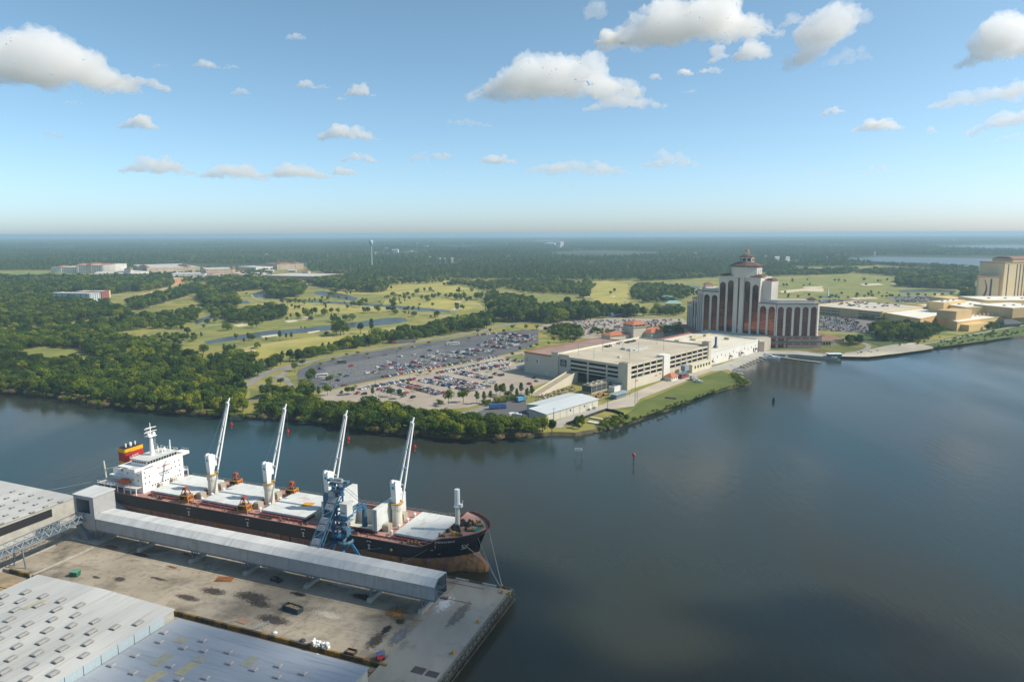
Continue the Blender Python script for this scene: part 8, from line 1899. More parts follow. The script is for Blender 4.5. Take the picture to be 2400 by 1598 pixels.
for k, (pts, sp, hr, kd) in enumerate((
  ([(-90, 690), (60, 690), (200, 714), (250, 724), (300, 736), (290, 747), (220, 748), (170, 757), (160, 766), (60, 766), (-90, 770)], 7.9, (10, 15), BR + ['pine0']),
  ([(-90, 658), (100, 655), (240, 655), (400, 652), (410, 672), (330, 684), (262, 690), (180, 688), (60, 692), (-90, 692)], 10, (13, 18), BR + PI_),
  ([(300, 727), (335, 727), (420, 702), (475, 682), (458, 672), (380, 697), (300, 714)], 8.5, (12, 16), BR + PI_),
  ([(245, 760), (330, 770), (420, 772), (475, 748), (455, 726), (400, 737), (300, 752)], 8.5, (7, 12), BR),
  ([(465, 700), (480, 720), (557, 720), (554, 700), (520, 680), (478, 680)], 8, (12, 17), BR),
  ([(515, 742), (540, 758), (600, 757), (665, 748), (672, 737), (640, 722), (600, 730), (540, 737)], 8.5, (9, 15), BR),
  ([(622, 690), (640, 700), (700, 696), (712, 682), (690, 668), (640, 672)], 8.5, (14, 20), BR),
  ([(735, 670), (790, 682), (860, 686), (907, 684), (912, 668), (880, 655), (800, 655), (740, 662)], 9, (13, 19), BR + PI_),
  ([(490, 674), (560, 684), (625, 678), (625, 660), (500, 660)], 10, (14, 19), BR + PI_),
  ([(1040, 672), (1080, 668), (1140, 684), (1180, 674), (1230, 687), (1370, 692), (1395, 672), (1300, 660), (1200, 660), (1150, 664), (1060, 662)], 9, (7, 12), BR),
  ([(1140, 692), (1140, 718), (1200, 724), (1257, 724), (1252, 707), (1200, 697)], 8.5, (8, 13), BR),
  ([(1150, 735), (1160, 754), (1290, 758), (1420, 747), (1432, 737), (1350, 727), (1250, 737), (1180, 727)], 8.0, (15, 21), PI_ + BR),
  ([(1436, 735), (1442, 745), (1512, 745), (1512, 735)], 8, (13, 17), PI_ + BR),
  ([(1476, 690), (1500, 712), (1580, 708), (1600, 690), (1560, 672), (1490, 668)], 9, (7, 12), BR),
  ([(1525, 738), (1600, 742), (1600, 728), (1530, 726)], 9, (9, 13), BR),
  ([(2100, 672), (2180, 676), (2280, 680), (2285, 655), (2200, 645), (2110, 652)], 9.5, (13, 19), BR),
  ([(2250, 700), (2282, 706), (2284, 690), (2256, 690)], 8, (10, 16), BR),
  ([(1500, 660), (1680, 650), (1680, 642), (1500, 650)], 10, (11, 16), BR),
  ([(1800, 648), (1990, 642), (2010, 634), (1800, 640)], 9, (10, 15), BR),
  ([(2000, 640), (2120, 650), (2250, 652), (2400, 660), (2400, 645), (2200, 636), (2050, 634)], 10, (9, 14), BR),
  ([(1985, 624), (2060, 622), (2120, 626), (2290, 634), (2290, 630), (2120, 622), (2010, 618)], 10, (9, 15), BR))):
 fill(pts, sp, hr, kd, gw, gg, 20 + k)
fill([(240, 662), (640, 664), (640, 654), (240, 652)], 11, (7, 12), BR, 'tree along the front of the shopping lots', 'trees before the shops', 55, dens=.6)
fill([(250, 648), (640, 650), (640, 630), (480, 628), (330, 632)], 17, (6, 11), BR, 'tree standing among the shops', 'trees among the shops', 56, dens=.7)
fill([(560, 668), (740, 672), (840, 662), (840, 654), (740, 664), (600, 662)], 15, (9, 14), BR, 'tree before the box store', 'trees before the box store', 57, dens=.7)
fill([(100, 720), (250, 725), (258, 712), (180, 716), (100, 712)], 11, (9, 13), BR, 'tree in front of the pale blue hotel', 'trees before the pale blue hotel', 58)
wl = 'tree in the small wood between the beach and the resort hall'
fill([(2042, 787), (2060, 800), (2150, 802), (2200, 788), (2207, 780), (2150, 772), (2060, 772)], 7.5, (9, 14), BR, wl, 'trees of the beach wood', 60)
fill([(1983, 810), (2017, 812), (2017, 802), (1985, 802)], 6, (8, 11), BR, 'tree beside the curved path right of the hotel', 'trees by the curved path', 61)
fill([(2310, 776), (2350, 770), (2350, 764), (2312, 768)], 6, (5, 9), BR, 'tree against the shore side of the resort hall', 'trees against the resort', 62)
fill([(1970, 760), (2010, 770), (2040, 768), (2030, 756), (1980, 745)], 12, (4, 7), LT, 'tree among the rows of the grey lot beside the hotel', 'trees in the grey lot', 63, dens=.5)
fill([(1940, 735), (2065, 755), (2072, 752), (1950, 731)], 7, (4, 7), LT + BU, 'tree along the foot of the resort garage', 'trees by the resort garage', 64)
bl = 'bush on the rough shore grass below the resort'
fill([(2190, 815), (2233, 809), (2300, 800), (2400, 786), (2400, 776), (2330, 776), (2250, 790), (2190, 805)], 7, (1.6, 3.2), BU, bl, 'bushes on the resort shore', 65, dens=.55)
fill([(2090, 800), (2160, 790), (2210, 790), (2160, 806), (2110, 812)], 7, (1.5, 3), BU, bl, 'bushes on the resort shore', 66, dens=.6)
fill([(2010, 832), (2060, 826), (2090, 820), (2060, 818), (2000, 828)], 7, (.9, 1.6), BU, 'low scrub tuft on the beach sand', 'scrub on the beach', 67, dens=.4)
ls = 'bush on the tip and edge of the riverside lawn'
fill([(1708, 876), (1722, 876), (1745, 892), (1764, 898), (1740, 906), (1720, 890)], 3.6, (2, 3.6), BU, ls, 'bushes on the lawn tip', 68)
fill([(1480, 990), (1520, 976), (1600, 950), (1667, 923), (1740, 904), (1740, 899), (1660, 917), (1600, 941), (1520, 967), (1470, 984)], 3.6, (.8, 2.0), BU, ls, 'bushes on the lawn tip', 69, dens=.8)
fill([(1392, 1014), (1425, 1005), (1460, 996), (1490, 983), (1468, 978), (1425, 990), (1400, 1000)], 4.0, (2.8, 4.6), BU + ['broad0'], 'bush between the shore yard and the water', 'bushes by the shore yard', 70)
fill([(1340, 1006), (1375, 1010), (1378, 992), (1345, 990)], 4.2, (4, 7), BR, 'small tree at the corner of the shore yard', 'trees by the shore yard', 71)
fill([(1272, 777), (1300, 768), (1342, 766), (1372, 786), (1350, 803), (1310, 797), (1290, 785)], 6.5, (5, 8.5), LT + BR, 'tree in the clump between lot and garage annex', 'trees by the garage annex', 72)
fill([(1380, 784), (1440, 790), (1442, 782), (1385, 776)], 6.5, (5, 7.5), LT + BR, 'tree in the clump between lot and garage annex', 'trees by the garage annex', 73)
fill([(1490, 790), (1530, 790), (1600, 780), (1605, 768), (1560, 776), (1500, 780)], 7, (6, 9), LT + BR, 'dark tree behind the podium beside the turret', 'trees behind the podium', 74)
fill([(1120, 955), (1225, 938), (1228, 930), (1130, 946)], 4.0, (2.6, 4.2), BU, 'bush in the hedge beside the asphalt yard', 'hedge by the asphalt yard', 75)
lt = 'tree on the verge round the pale lot'; lg = 'trees on the verge of the pale lot'
for (u, v, h_, k) in ((634, 907, 9, 'broad0'), (658, 904, 7, 'lot0'), (691, 870, 8, 'lot1'), (709, 858, 7, 'lot0'), (729, 892, 10, 'broad1'), (722, 897, 9, 'lot0'), (774, 900, 8, 'lot0'), (768, 927, 9, 'lot1'), (830, 924, 7, 'lot0'), (873, 930, 8, 'pine0'), (814, 926, 7, 'lot0'), (800, 927, 4, 'lot1'), (720, 930, 14, 'broad2'), (735, 932, 11, 'pine1'), (747, 932, 9, 'pine0'), (917, 930, 8, 'lot0'), (938, 935, 8, 'broad3'), (1051, 947, 10.5, 'lot1'), (1086, 944, 10, 'lot0'), (1027, 950, 5, 'lot0'), (1034, 952, 5, 'olive0'), (1118, 947, 10, 'pine1'), (1134, 945, 9, 'pine0'), (1150, 940, 8, 'pine2'), (1163, 929, 10, 'pine0'), (1181, 931, 11, 'pine2'), (1200, 929, 10, 'pine1'), (1221, 926, 10, 'pine0'), (1172, 926, 8, 'lot1'), (1235, 936, 9, 'pine1'), (1246, 933, 10, 'pine2'), (1190, 936, 7, 'lot0'), (1211, 934, 8, 'pine0')):
 p = G(u, v); TREES.append((p.x, p.y, h_, k, lt, lg))
for (u, v, h_) in ((780, 847, 4), (813, 836, 4), (838, 832, 4.5), (862, 835, 4.5), (939, 822, 4.5), (753, 859, 4.5), (732, 874, 5), (1006, 808, 4.5), (984, 880, 4), (1007, 876, 3.6), (1149, 872, 4.2), (976, 918, 4), (1060, 803, 4), (1100, 797, 4), (891, 872, 3.6), (796, 884, 4), (956, 905, 4), (1120, 850, 3.6), (1082, 850, 4)):
 p = G(u, v); TREES.append((p.x, p.y, h_, 'olive0', 'small olive-green tree on a parking island', 'trees on parking islands'))
for (u, v, h_) in ((1202, 773, 7), (1233, 773, 7), (1258, 774, 7), (1280, 765, 9), (1296, 759, 10), (1298, 802, 7), (1219, 823, 5), (1243, 818, 5), (1258, 814, 5), (1201, 836, 5), (1285, 810, 5), (1314, 803, 6), (1327, 801, 6), (1180, 782, 6), (1150, 780, 6), (1120, 782, 6)):
 p = G(u, v); TREES.append((p.x, p.y, h_, random.choice(LT), 'round dark tree lining the drive beside the garage annex', 'trees lining the drive'))
gt = 'single tree standing on the open golf course'; gtg = 'single trees on the golf course'
for (u, v, h_, k) in [(798, 787, 21, 'broad1'), (788, 786, 19, 'broad2'), (806, 784, 18, 'broad0'), (845, 782, 14, 'broad3'), (871, 782, 19, 'pine0'), (656, 798, 12, 'pine1'), (671, 796, 8, 'pine0'), (684, 796, 9, 'pine2'), (583, 798, 10, 'broad0'), (592, 798, 7, 'broad1'), (554, 794, 7, 'broad2'), (624, 799, 5, 'broad0'), (766, 789, 7, 'broad1'), (706, 773, 5, 'pine0'), (715, 774, 5.5, 'pine1'), (712, 742, 14, 'pine0'), (722, 745, 15, 'broad2'), (731, 745, 15, 'pine1'), (740, 741, 14, 'broad3'), (760, 741, 13, 'broad0'), (764, 727, 10, 'pine2'), (777, 734, 9, 'broad1'), (793, 734, 9, 'broad2'), (852, 734, 11, 'broad0'), (862, 733, 10, 'broad1'), (886, 732, 13, 'broad2'), (912, 731, 9, 'broad3'), (924, 731, 9, 'broad0'), (949, 735, 4, 'bush0'), (843, 721, 13, 'broad1'), (795, 703, 10, 'broad2'), (812, 706, 8, 'broad3'), (859, 709, 9, 'broad0'), (755, 701, 6, 'broad1'), (771, 694, 9, 'broad2'), (780, 694, 9, 'broad3'), (915, 712, 10, 'broad0'), (922, 715, 10, 'broad1'), (939, 713, 6, 'broad2'), (926, 697, 5, 'broad3'), (946, 695, 9, 'broad0'), (955, 694, 9, 'broad1'), (700, 692, 14, 'broad2'), (578, 692, 6, 'broad3'), (694, 709, 6, 'pine0'), (714, 709, 6, 'pine1'), (725, 709, 6, 'pine2'), (753, 713, 6, 'pine0'), (770, 713, 6, 'pine1'), (807, 715, 7, 'pine2'), (889, 711, 5, 'broad0'), (701, 725, 7, 'broad1'), (692, 724, 7, 'broad2'), (684, 722, 7, 'broad3'), (504, 757, 9, 'broad0'), (487, 761, 9, 'broad1'), (628, 747, 6, 'pine0'), (655, 744, 6, 'pine1'), (969, 697, 9, 'broad2'), (987, 701, 6, 'broad3'), (1004, 701, 9, 'broad0'), (1016, 701, 9, 'broad1'), (980, 686, 10, 'broad2'), (995, 685, 10, 'broad3'), (1058, 699, 12, 'broad0'), (1068, 701, 12, 'broad1'), (1080, 703, 12, 'broad2'), (1074, 690, 12, 'broad3'), (1090, 701, 12, 'broad0'), (1118, 703, 15, 'broad1'), (1126, 702, 14, 'broad2'), (1131, 700, 14, 'pine1'), (1014, 720, 8, 'broad3'), (969, 729, 9, 'broad0'), (983, 717, 5, 'broad1'), (1071, 727, 8, 'broad2'), (1086, 727, 8, 'broad3'), (1430, 690, 8, 'broad0'), (1440, 684, 8, 'broad1'), (450, 800, 7, 'broad0'), (438, 796, 7, 'broad1'), (458, 798, 8, 'broad2'), (820, 755, 5, 'pine0')]:
 p = G(u, v); TREES.append((p.x, p.y, h_, k, gt, gtg))
r_ = random.Random(77)
for k in range(34): p = G(r_.uniform(1815, 2100), r_.choice([660, 671, 690, 697]) + r_.uniform(-2, 2)); TREES.append((p.x, p.y, r_.uniform(5, 9), r_.choice(BR), 'single tree on the golf course right of the hotel', 'single trees right of the hotel'))
for k in range(16): p = G(lerp(1925, 2230, k / 15) + r_.uniform(-3, 3), lerp(703, 694, k / 15)); TREES.append((p.x, p.y, r_.uniform(6, 9), r_.choice(LT), 'tree in the row between golf course and grey lots', 'trees between golf and lots'))

gp = [G(u, v) for u, v in ((500, 705), (640, 690), (760, 690), (1000, 664), (1180, 664), (1150, 700), (1120, 740), (960, 748), (700, 790), (500, 845), (360, 800), (480, 750))]
ponds = [[G(u, v) for u, v in p] for p in ([(478, 795), (620, 772), (780, 758), (905, 742), (956, 745), (956, 758), (850, 770), (690, 786), (520, 806)],)]
while sum(1 for t in TREES if t[5] == 'scattered golf trees') < 190:
 x, y = r_.uniform(-420, 20), r_.uniform(600, 1500)
 if inside(gp, x, y) and not any(inside(q, x, y) for q in ponds):
  n_c = r_.choice([1, 1, 2, 3, 4])
  for _ in range(n_c): TREES.append((x + r_.uniform(-7, 7), y + r_.uniform(-7, 7), r_.uniform(4.5, 11), r_.choice(BR + PI_), 'tree dotted over the open golf course', 'scattered golf trees'))
def seen(t):
 u, v = world_to_px((t[0], t[1], LZ + t[2] * .7)); return -20 < u < 2420 and v < 1598
order = sorted((t for t in TREES if seen(t)), key=lambda t: -t[2] / t[1])
edge_first = [t for t in order if t[5] in ('trees of the bank belt below the pale lot', 'trees on the verge of the pale lot', 'trees on parking islands')]
big = order[:300]; bigset = set(id(t) for t in big); rest = [t for t in TREES if id(t) not in bigset]
LOOK = {'broad': 'rounded ', 'pine': 'slender dark ', 'lot': 'neat round ', 'olive': '', 'bush': '', 'scrub': 'dry greyish ', 'far': ''}
NAMES = {'broad': 'broadleaf_tree', 'pine': 'pine_tree', 'lot': 'street_tree', 'olive': 'street_tree', 'bush': 'bush', 'scrub': 'scrub'}
first = {}
KLOOK = {'broad0': 'rounded mid-green ', 'broad1': 'wide dark green ', 'broad2': 'bright yellow-green ', 'broad3': 'narrow dark ', 'broad4': 'spreading mid-green '}
for (x, y, h_, k, lab, grp) in big:
 cm, tm, H = KIND[k]; kn = k.rstrip('0123456789'); lk = KLOOK.get(k, LOOK[kn])
 if lab in (bank_l, bank_r):
  dw = min((Vector((x, y, 0)) - Vector((e.x, e.y, 0))).length for e in edge[::3])
  w_ = 'overhanging the water' if dw < 9 else ('in the second row' if dw < 22 else 'deeper inland')
  lab = lab + ', ' + w_; grp = grp + ' ' + w_
 lab = lab.replace('sunny yellow-green tree', 'sunlit tree')
 t_ = thing(NAMES[kn], lk + lab, 'bush' if kn in ('bush', 'scrub') else 'tree', (x, y, LZ - .05), random.random() * 6.28, lk + grp); s_ = h_ / H
 t_.scale = (s_ * random.uniform(.88, 1.12), s_ * random.uniform(.88, 1.12), s_)
 c_ = put(cm, 'crown', t_)
 tk = put(tm, 'trunk', t_)
 first.setdefault(k, (c_, tk))
def instancer(name, pts, protos, kind_ix, turn=None, zs=None):
 """One mesh of points carrying instances of crowns that already stand in the scene."""
 me = bpy.data.meshes.new(name); me.from_pydata([(p[0], p[1], zs[i] if zs else LZ - .05) for i, p in enumerate(pts)], [], [])
 for an, vals, ty in (('tsize', [p[2] for p in pts], 'FLOAT'), ('tturn', turn or [random.random() * 6.28 for _ in pts], 'FLOAT'), ('tkind', kind_ix, 'INT')):
  at = me.attributes.new(an, ty, 'POINT'); at.data.foreach_set('value', vals)
 o = bpy.data.objects.new(name, me); COL.objects.link(o); o['kind'] = 'stuff'
 ng = bpy.data.node_groups.new(name, 'GeometryNodeTree'); ng.interface.new_socket('Geometry', in_out='INPUT', socket_type='NodeSocketGeometry'); ng.interface.new_socket('Geometry', in_out='OUTPUT', socket_type='NodeSocketGeometry')
 N = ng.nodes; L = ng.links; gi = N.new('NodeGroupInput'); go = N.new('NodeGroupOutput'); ip = N.new('GeometryNodeInstanceOnPoints'); jn = N.new('GeometryNodeJoinGeometry')
 made = []
 for objs in protos:
  ins = []
  for ob in objs:
   oi = N.new('GeometryNodeObjectInfo'); oi.inputs['Object'].default_value = ob; oi.transform_space = 'ORIGINAL'; ins.append(oi.outputs['Geometry'])
  if len(ins) > 1:
   j2 = N.new('GeometryNodeJoinGeometry')
   for s_ in ins: L.new(s_, j2.inputs[0])
   src = j2.outputs[0]
  else: src = ins[0]
  g2 = N.new('GeometryNodeGeometryToInstance'); L.new(src, g2.inputs[0]); made.append(g2)
 for g2 in reversed(made): L.new(g2.outputs[0], jn.inputs[0])
 def attr(nm, ty):
  a = N.new('GeometryNodeInputNamedAttribute'); a.data_type = ty; a.inputs['Name'].default_value = nm; return a.outputs['Attribute']
 L.new(gi.outputs[0], ip.inputs['Points']); L.new(jn.outputs[0], ip.inputs['Instance']); ip.inputs['Pick Instance'].default_value = True
 L.new(attr('tkind', 'INT'), ip.inputs['Instance Index'])
 cx_ = N.new('ShaderNodeCombineXYZ'); L.new(attr('tturn', 'FLOAT'), cx_.inputs['Z']); L.new(cx_.outputs[0], ip.inputs['Rotation'])
 L.new(attr('tsize', 'FLOAT'), ip.inputs['Scale']); L.new(ip.outputs[0], go.inputs[0])
 md_ = o.modifiers.new('plants', 'NODES'); md_.node_group = ng
 return o
kinds = sorted(set(t[3] for t in rest))
for k in kinds:
 if k not in first:      # stand one such tree in the scene as a thing
  t0 = next(t for t in rest if t[3] == k); rest.remove(t0); cm, tm, H = KIND[k]; kn = k.rstrip('0123456789')
  t_ = thing(NAMES[kn], LOOK[kn] + t0[4], 'tree', (t0[0], t0[1], LZ - .05), 0, LOOK[kn] + t0[5]); s_ = t0[2] / H; t_.scale = (s_, s_, s_); first[k] = (put(cm, 'crown', t_), put(tm, 'trunk', t_))
instancer('woodland', [(t[0], t[1], t[2] / KIND[t[3]][2]) for t in rest], [first[k] for k in kinds], [kinds.index(t[3]) for t in rest])
print('TREES', len(TREES), 'things', len(big))

# ---- distant forest
BND = [(-200, 636), (160, 634), (240, 632), (330, 624), (480, 622), (640, 620), (700, 632), (760, 642), (900, 654), (1000, 656), (1440, 659), (1560, 652), (1700, 650), (1900, 632), (2000, 626), (2100, 600), (2600, 600)]
def bnd(u):
 for (a, va), (b_, vb) in zip(BND, BND[1:]):
  if u <= b_: return lerp(va, vb, (u - a) / (b_ - a))
 return BND[-1][1]
EXC = [[G(u, v) for u, v in p] for p in ([(1975, 607), (2060, 601), (2470, 604), (2470, 636), (2290, 632), (2120, 622), (2020, 618)], [(2190, 578), (2300, 574), (2470, 573), (2470, 590), (2330, 589), (2205, 584)],
  [(1800, 616), (1870, 610), (1880, 618), (1810, 622)], [(995, 622), (1075, 616), (1080, 626), (1000, 630)], [(880, 596), (985, 588), (985, 598), (890, 604)], [(1270, 586), (1320, 580), (1330, 588)], [(640, 610), (660, 606), (665, 612)], [(340, 640), (500, 640), (500, 618), (340, 620)], [(640, 640), (720, 636), (720, 616), (640, 618)])]
STRIP = [[G(u, v) for u, v in p] for p in ([(1850, 634), (2100, 634), (2500, 655), (2500, 642), (2150, 626), (1850, 626)],)]
def ok_far(x, y, pad=0):
 u, v = world_to_px((x, y, LZ))
 if v > bnd(u): return False
 for e in EXC + STRIP:
  if inside(e, x, y): return False
  if pad and any(inside(e, x + a, y + b_) for a, b_ in ((pad, 0), (-pad, 0), (0, pad), (0, -pad))): return False
 return True
far_pts = []; far_k = []; r_ = random.Random(123); y = 1050.0
while y < 2500:
 x = -.82 * y
 while x < .82 * y:
  a, b_ = x + r_.uniform(-6, 6), y + r_.uniform(-6, 6); x += 12.0
  if noise.noise(Vector((a * .004, b_ * .004, 5))) < -.42 or not ok_far(a, b_): continue
  k = r_.choice([0, 1, 2, 2]); far_pts.append((a, b_, r_.uniform(.8, 1.35))); far_k.append(k)
 y += 12.0
pr = []
for k, kn in enumerate(('far0', 'far1', 'farpine0')):
 t_ = thing('forest_tree', ['broad tree at the near edge of the distant forest', 'tall rounded tree at the near edge of the distant forest', 'dark pine at the near edge of the distant forest'][k], 'tree', (far_pts[k][0], far_pts[k][1], LZ)); pr.append((put(KIND[kn][0], 'crown', t_),))
 MB().tube((0, 0, -.4), (0, 0, 6), .35, .2, 6).build('trunk', [m_bark], t_)
instancer('distant_forest', far_pts[3:], pr, far_k[3:])
pv = []; pf = []; r_ = random.Random(9)
src = [KIND['far0'][0], KIND['far1'][0], KIND['farpine0'][0]]; coords = []
for me in src:
 arr = np.empty(len(me.vertices) * 3, np.float32); me.vertices.foreach_get('co', arr); coords.append(arr.reshape(-1, 3))
allv = []; nf = 0; mi = []
for gx_ in range(7):
 for gy_ in range(7):
  i = r_.choice([0, 1, 2]); s_ = r_.uniform(.85, 1.4); a = r_.random() * 6.28; c, sn = math.cos(a), math.sin(a); v = coords[i] * s_
  v = np.stack([v[:, 0] * c - v[:, 1] * sn + (gx_ - 3) * 15 + r_.uniform(-5, 5), v[:, 0] * sn + v[:, 1] * c + (gy_ - 3) * 15 + r_.uniform(-5, 5), v[:, 2]], 1)
  allv.append(v); nf += len(v) // 4; mi += [0 if i < 2 else 1] * (len(v) // 4)
allv = np.concatenate(allv); me = bpy.data.meshes.new('forest_patch'); me.from_pydata(allv.tolist(), [], np.arange(nf * 4).reshape(-1, 4).tolist()); me.materials.append(m_leaf); me.materials.append(m_pine); me.polygons.foreach_set('material_index', mi)
po = put(me, 'forest_patch', None, (G(300, 590).x, G(300, 590).y, LZ)); po['kind'] = 'stuff'
pp = []; y = 2480.0
while y < 16000:
 st = 92 if y < 6000 else 120
 x = -.85 * y
 while x < .85 * y:
  a, b_ = x + r_.uniform(-20, 20), y + r_.uniform(-20, 20); x += st
  nz_ = noise.noise(Vector((a * .0011, b_ * .0006, 8)))
  if nz_ < -.38 or not ok_far(a, b_, 45): continue
  pp.append((a, b_, r_.uniform(.9, 1.25) * (1 if y < 6000 else 1.2)))
 y += st
instancer('far_woods', pp, [(po,)], [0] * len(pp))
print('FAR', len(far_pts), len(pp))
# ================================================================== vehicles
m_tyre = mat('tyre', (.02, .02, .02), .9); m_cglass = mat('car_glass', (.02, .025, .03), .08, spec=.7, var=.05)
PAINT = {'white': (.66, .67, .66), 'silver': (.42, .43, .44), 'grey': (.15, .155, .165), 'black': (.018, .018, .02), 'red': (.34, .02, .02), 'blue': (.03, .075, .20), 'maroon': (.13, .02, .025), 'beige': (.40, .35, .26)}
def car_mesh(shape, col):
 m_ = mat('paint_' + col, PAINT[col], .28, spec=.5, var=.04); q = MB()
 def body(x0, x1, w, z0, z1, tw=.95): q.hexa(((x0, -w, z0), (x1, -w, z0), (x1, w, z0), (x0, w, z0)), ((x0 + .12, -w * tw, z1), (x1 - .1, -w * tw, z1), (x1 - .1, w * tw, z1), (x0 + .12, w * tw, z1)), 0)
 def cabin(x0, x1, y0, y1, w, z0, z1):
  q.hexa(((x0, -w, z0), (x1, -w, z0), (x1, w, z0), (x0, w, z0)), ((y0, -w * .82, z1), (y1, -w * .82, z1), (y1, w * .82, z1), (y0, w * .82, z1)), 1)
  q.hexa(((y0 - .02, -w * .83, z1 - .01), (y1 + .02, -w * .83, z1 - .01), (y1 + .02, w * .83, z1 - .01), (y0 - .02, w * .83, z1 - .01)), ((y0 + .1, -w * .76, z1 + .07), (y1 - .1, -w * .76, z1 + .07), (y1 - .1, w * .76, z1 + .07), (y0 + .1, w * .76, z1 + .07)), 0)
 if shape == 'sedan': body(-2.3, 2.3, .92, .3, .92); cabin(-1.75, 1.15, -1.05, .35, .84, .9, 1.40)
 elif shape == 'suv': body(-2.35, 2.35, .97, .38, 1.08); cabin(-2.2, 1.2, -1.85, .55, .9, 1.05, 1.70)
 else:
  body(-2.75, 2.75, .98, .42, 1.05); cabin(-.6, 1.35, -.45, .75, .92, 1.03, 1.75)
  for y in (-.94, .84): q.box(-2.65, -.62, y, y + .1, 1.04, 1.32, 0)
  q.box(-2.66, -2.56, -.84, .84, 1.04, 1.32, 0)
 for x in (-1.45, 1.45):
  for y in (-.88, .88): q.tube((x, y - .12, .34), (x, y + .12, .34), .34, .34, 8, 2)
 return q.mesh('car', [m_, m_cglass, m_tyre])
SH = ['sedan', 'sedan', 'suv', 'suv', 'pickup']; CW = ['white'] * 7 + ['silver'] * 4 + ['grey'] * 4 + ['black'] * 4 + ['red'] * 3 + ['blue'] + ['maroon'] + ['beige']
CM = {(s_, c_): car_mesh(s_, c_) for s_ in set(SH) for c_ in PAINT}
CARS = []      # x, y, z, turn, shape, colour, place
cr_ = random.Random(42)
def crow(a, b_, occ, place, double=False, z=LZ + .07, conv=None, pitch=2.75, pool=None, jit=.25):
 """A row of parked cars between two photograph points."""
 p, q_ = (G(*conv(*v)) if conv else G(*v) for v in (a, b_)); d = (q_ - p); L = d.length; d.normalize(); o = Vector((-d.y, d.x, 0)); th = math.atan2(o.y, o.x)
 for k in range(int(L / pitch)):
  for sd in ((-1, 1) if double else (0,)):
   if cr_.random() > occ: continue
   c = p + d * (k * pitch + cr_.uniform(-.15, .15)) + o * (sd * 2.75 + cr_.uniform(-jit, jit))
   CARS.append((c.x, c.y, z, th + (math.pi if cr_.random() < .4 else 0) + cr_.uniform(-.04, .04), cr_.choice(SH), cr_.choice(pool or CW), place))
r8 = lambda x, y: (560 + x / 3.364, 720 + y / 3.364); r5 = lambda x, y: (1180 + x / 3.798, 700 + y / 3.798); r7 = lambda x, y: (1880 + x / 4.529, 540 + y / 4.529)
PB, PA, PC, PD, PG = 'in the pale concrete lot', 'in the dark asphalt lot', 'in the lot behind the garage', 'in the grey lots right of the hotel', 'on the roof deck'
for a, b_, occ, db in (((960, 648), (1420, 563), .95, 0), ((1570, 522), (2090, 418), .95, 0), ((1290, 612), (1620, 692), .95, 1), ((1130, 648), (1340, 695), .9, 1), ((1450, 577), (1880, 664), .96, 1), ((1580, 552), (1970, 642), .96, 1), ((1740, 517), (1990, 570), .93, 1), ((1860, 500), (2150, 452), .92, 0), ((1880, 492), (2150, 444), .85, 0), ((1950, 590), (2080, 606), .7, 0), ((2070, 492), (2170, 478), .8, 0), ((2120, 417), (2260, 432), .95, 0), ((2020, 530), (2100, 545), .8, 0), ((1300, 705), (1430, 722), .5, 0)):
 crow(a, b_, occ, PB, db, conv=r8)
for a, b_, occ, db in (((1140, 552), (2050, 387), .96, 0), ((1000, 512), (1110, 534), .5, 1), ((1100, 472), (1200, 492), .6, 1), ((1200, 438), (1320, 505), .75, 1), ((1265, 457), (1430, 480), .85, 1), ((1385, 432), (1540, 455), .9, 1), ((1450, 386), (1545, 402), .8, 1), ((1545, 412), (1665, 428), .95, 1), ((1640, 384), (1800, 404), .95, 1), ((1570, 370), (1690, 388), .6, 0), ((1690, 350), (1900, 383), .9, 1), ((1800, 335), (2040, 360), .85, 1), ((1900, 300), (2130, 330), .85, 1), ((1960, 276), (2200, 304), .9, 1), ((2000, 252), (2270, 282), .93, 1), ((2050, 228), (2330, 262), .93, 1), ((2100, 208), (2350, 238), .95, 1), ((1890, 222), (2040, 205), .7, 0), ((1800, 262), (1880, 258), .5, 0)):
 crow(a, b_, occ, PA, db, conv=r8)
for (x, y, s_, c_, pl) in ((885, 468, 'pickup', 'red', PA), (640, 488, 'suv', 'blue', PA), (850, 546, 'pickup', 'blue', PA), (685, 575, 'pickup', 'white', PA), (830, 620, 'sedan', 'maroon', PA), (765, 632, 'suv', 'silver', PA), (780, 580, 'suv', 'blue', PA), (1035, 398, 'sedan', 'grey', PA), (1270, 390, 'pickup', 'white', PA), (1380, 378, 'pickup', 'silver', PA), (1505, 345, 'pickup', 'blue', PA), (1560, 355, 'suv', 'white', PA), (1370, 315, 'pickup', 'silver', PA), (1150, 378, 'sedan', 'grey', PA), (935, 682, 'pickup', 'red', PB), (988, 688, 'suv', 'black', PB), (1085, 702, 'suv', 'white', PB), (2290, 608, 'suv', 'red', PB), (2345, 586, 'sedan', 'grey', PB), (2330, 560, 'suv', 'black', PB)):
 p = G(*r8(x, y)); CARS.append((p.x, p.y, LZ + .07, cr_.uniform(0, 6.28), s_, c_, pl))
for k in range(8):
 crow((600 + k * 12, 200 + k * 12), (1600, 192 + k * 13), .45 if k < 3 else .6, PC, 0, conv=r5)
for k in range(9): crow((185, 745 + k * 13), (lerp(470, 340, k / 8), 745 + k * 13), .9, PD, 0, conv=r7)
for k in range(10): crow((180, 920 + k * 15.5), (lerp(560, 760, k / 9), 945 + k * 15.5), .88, PD, 0, conv=r7)
for k in range(5): crow((990, 712 + k * 12), (1540, 712 + k * 12), .8, PD, 0, conv=r7)
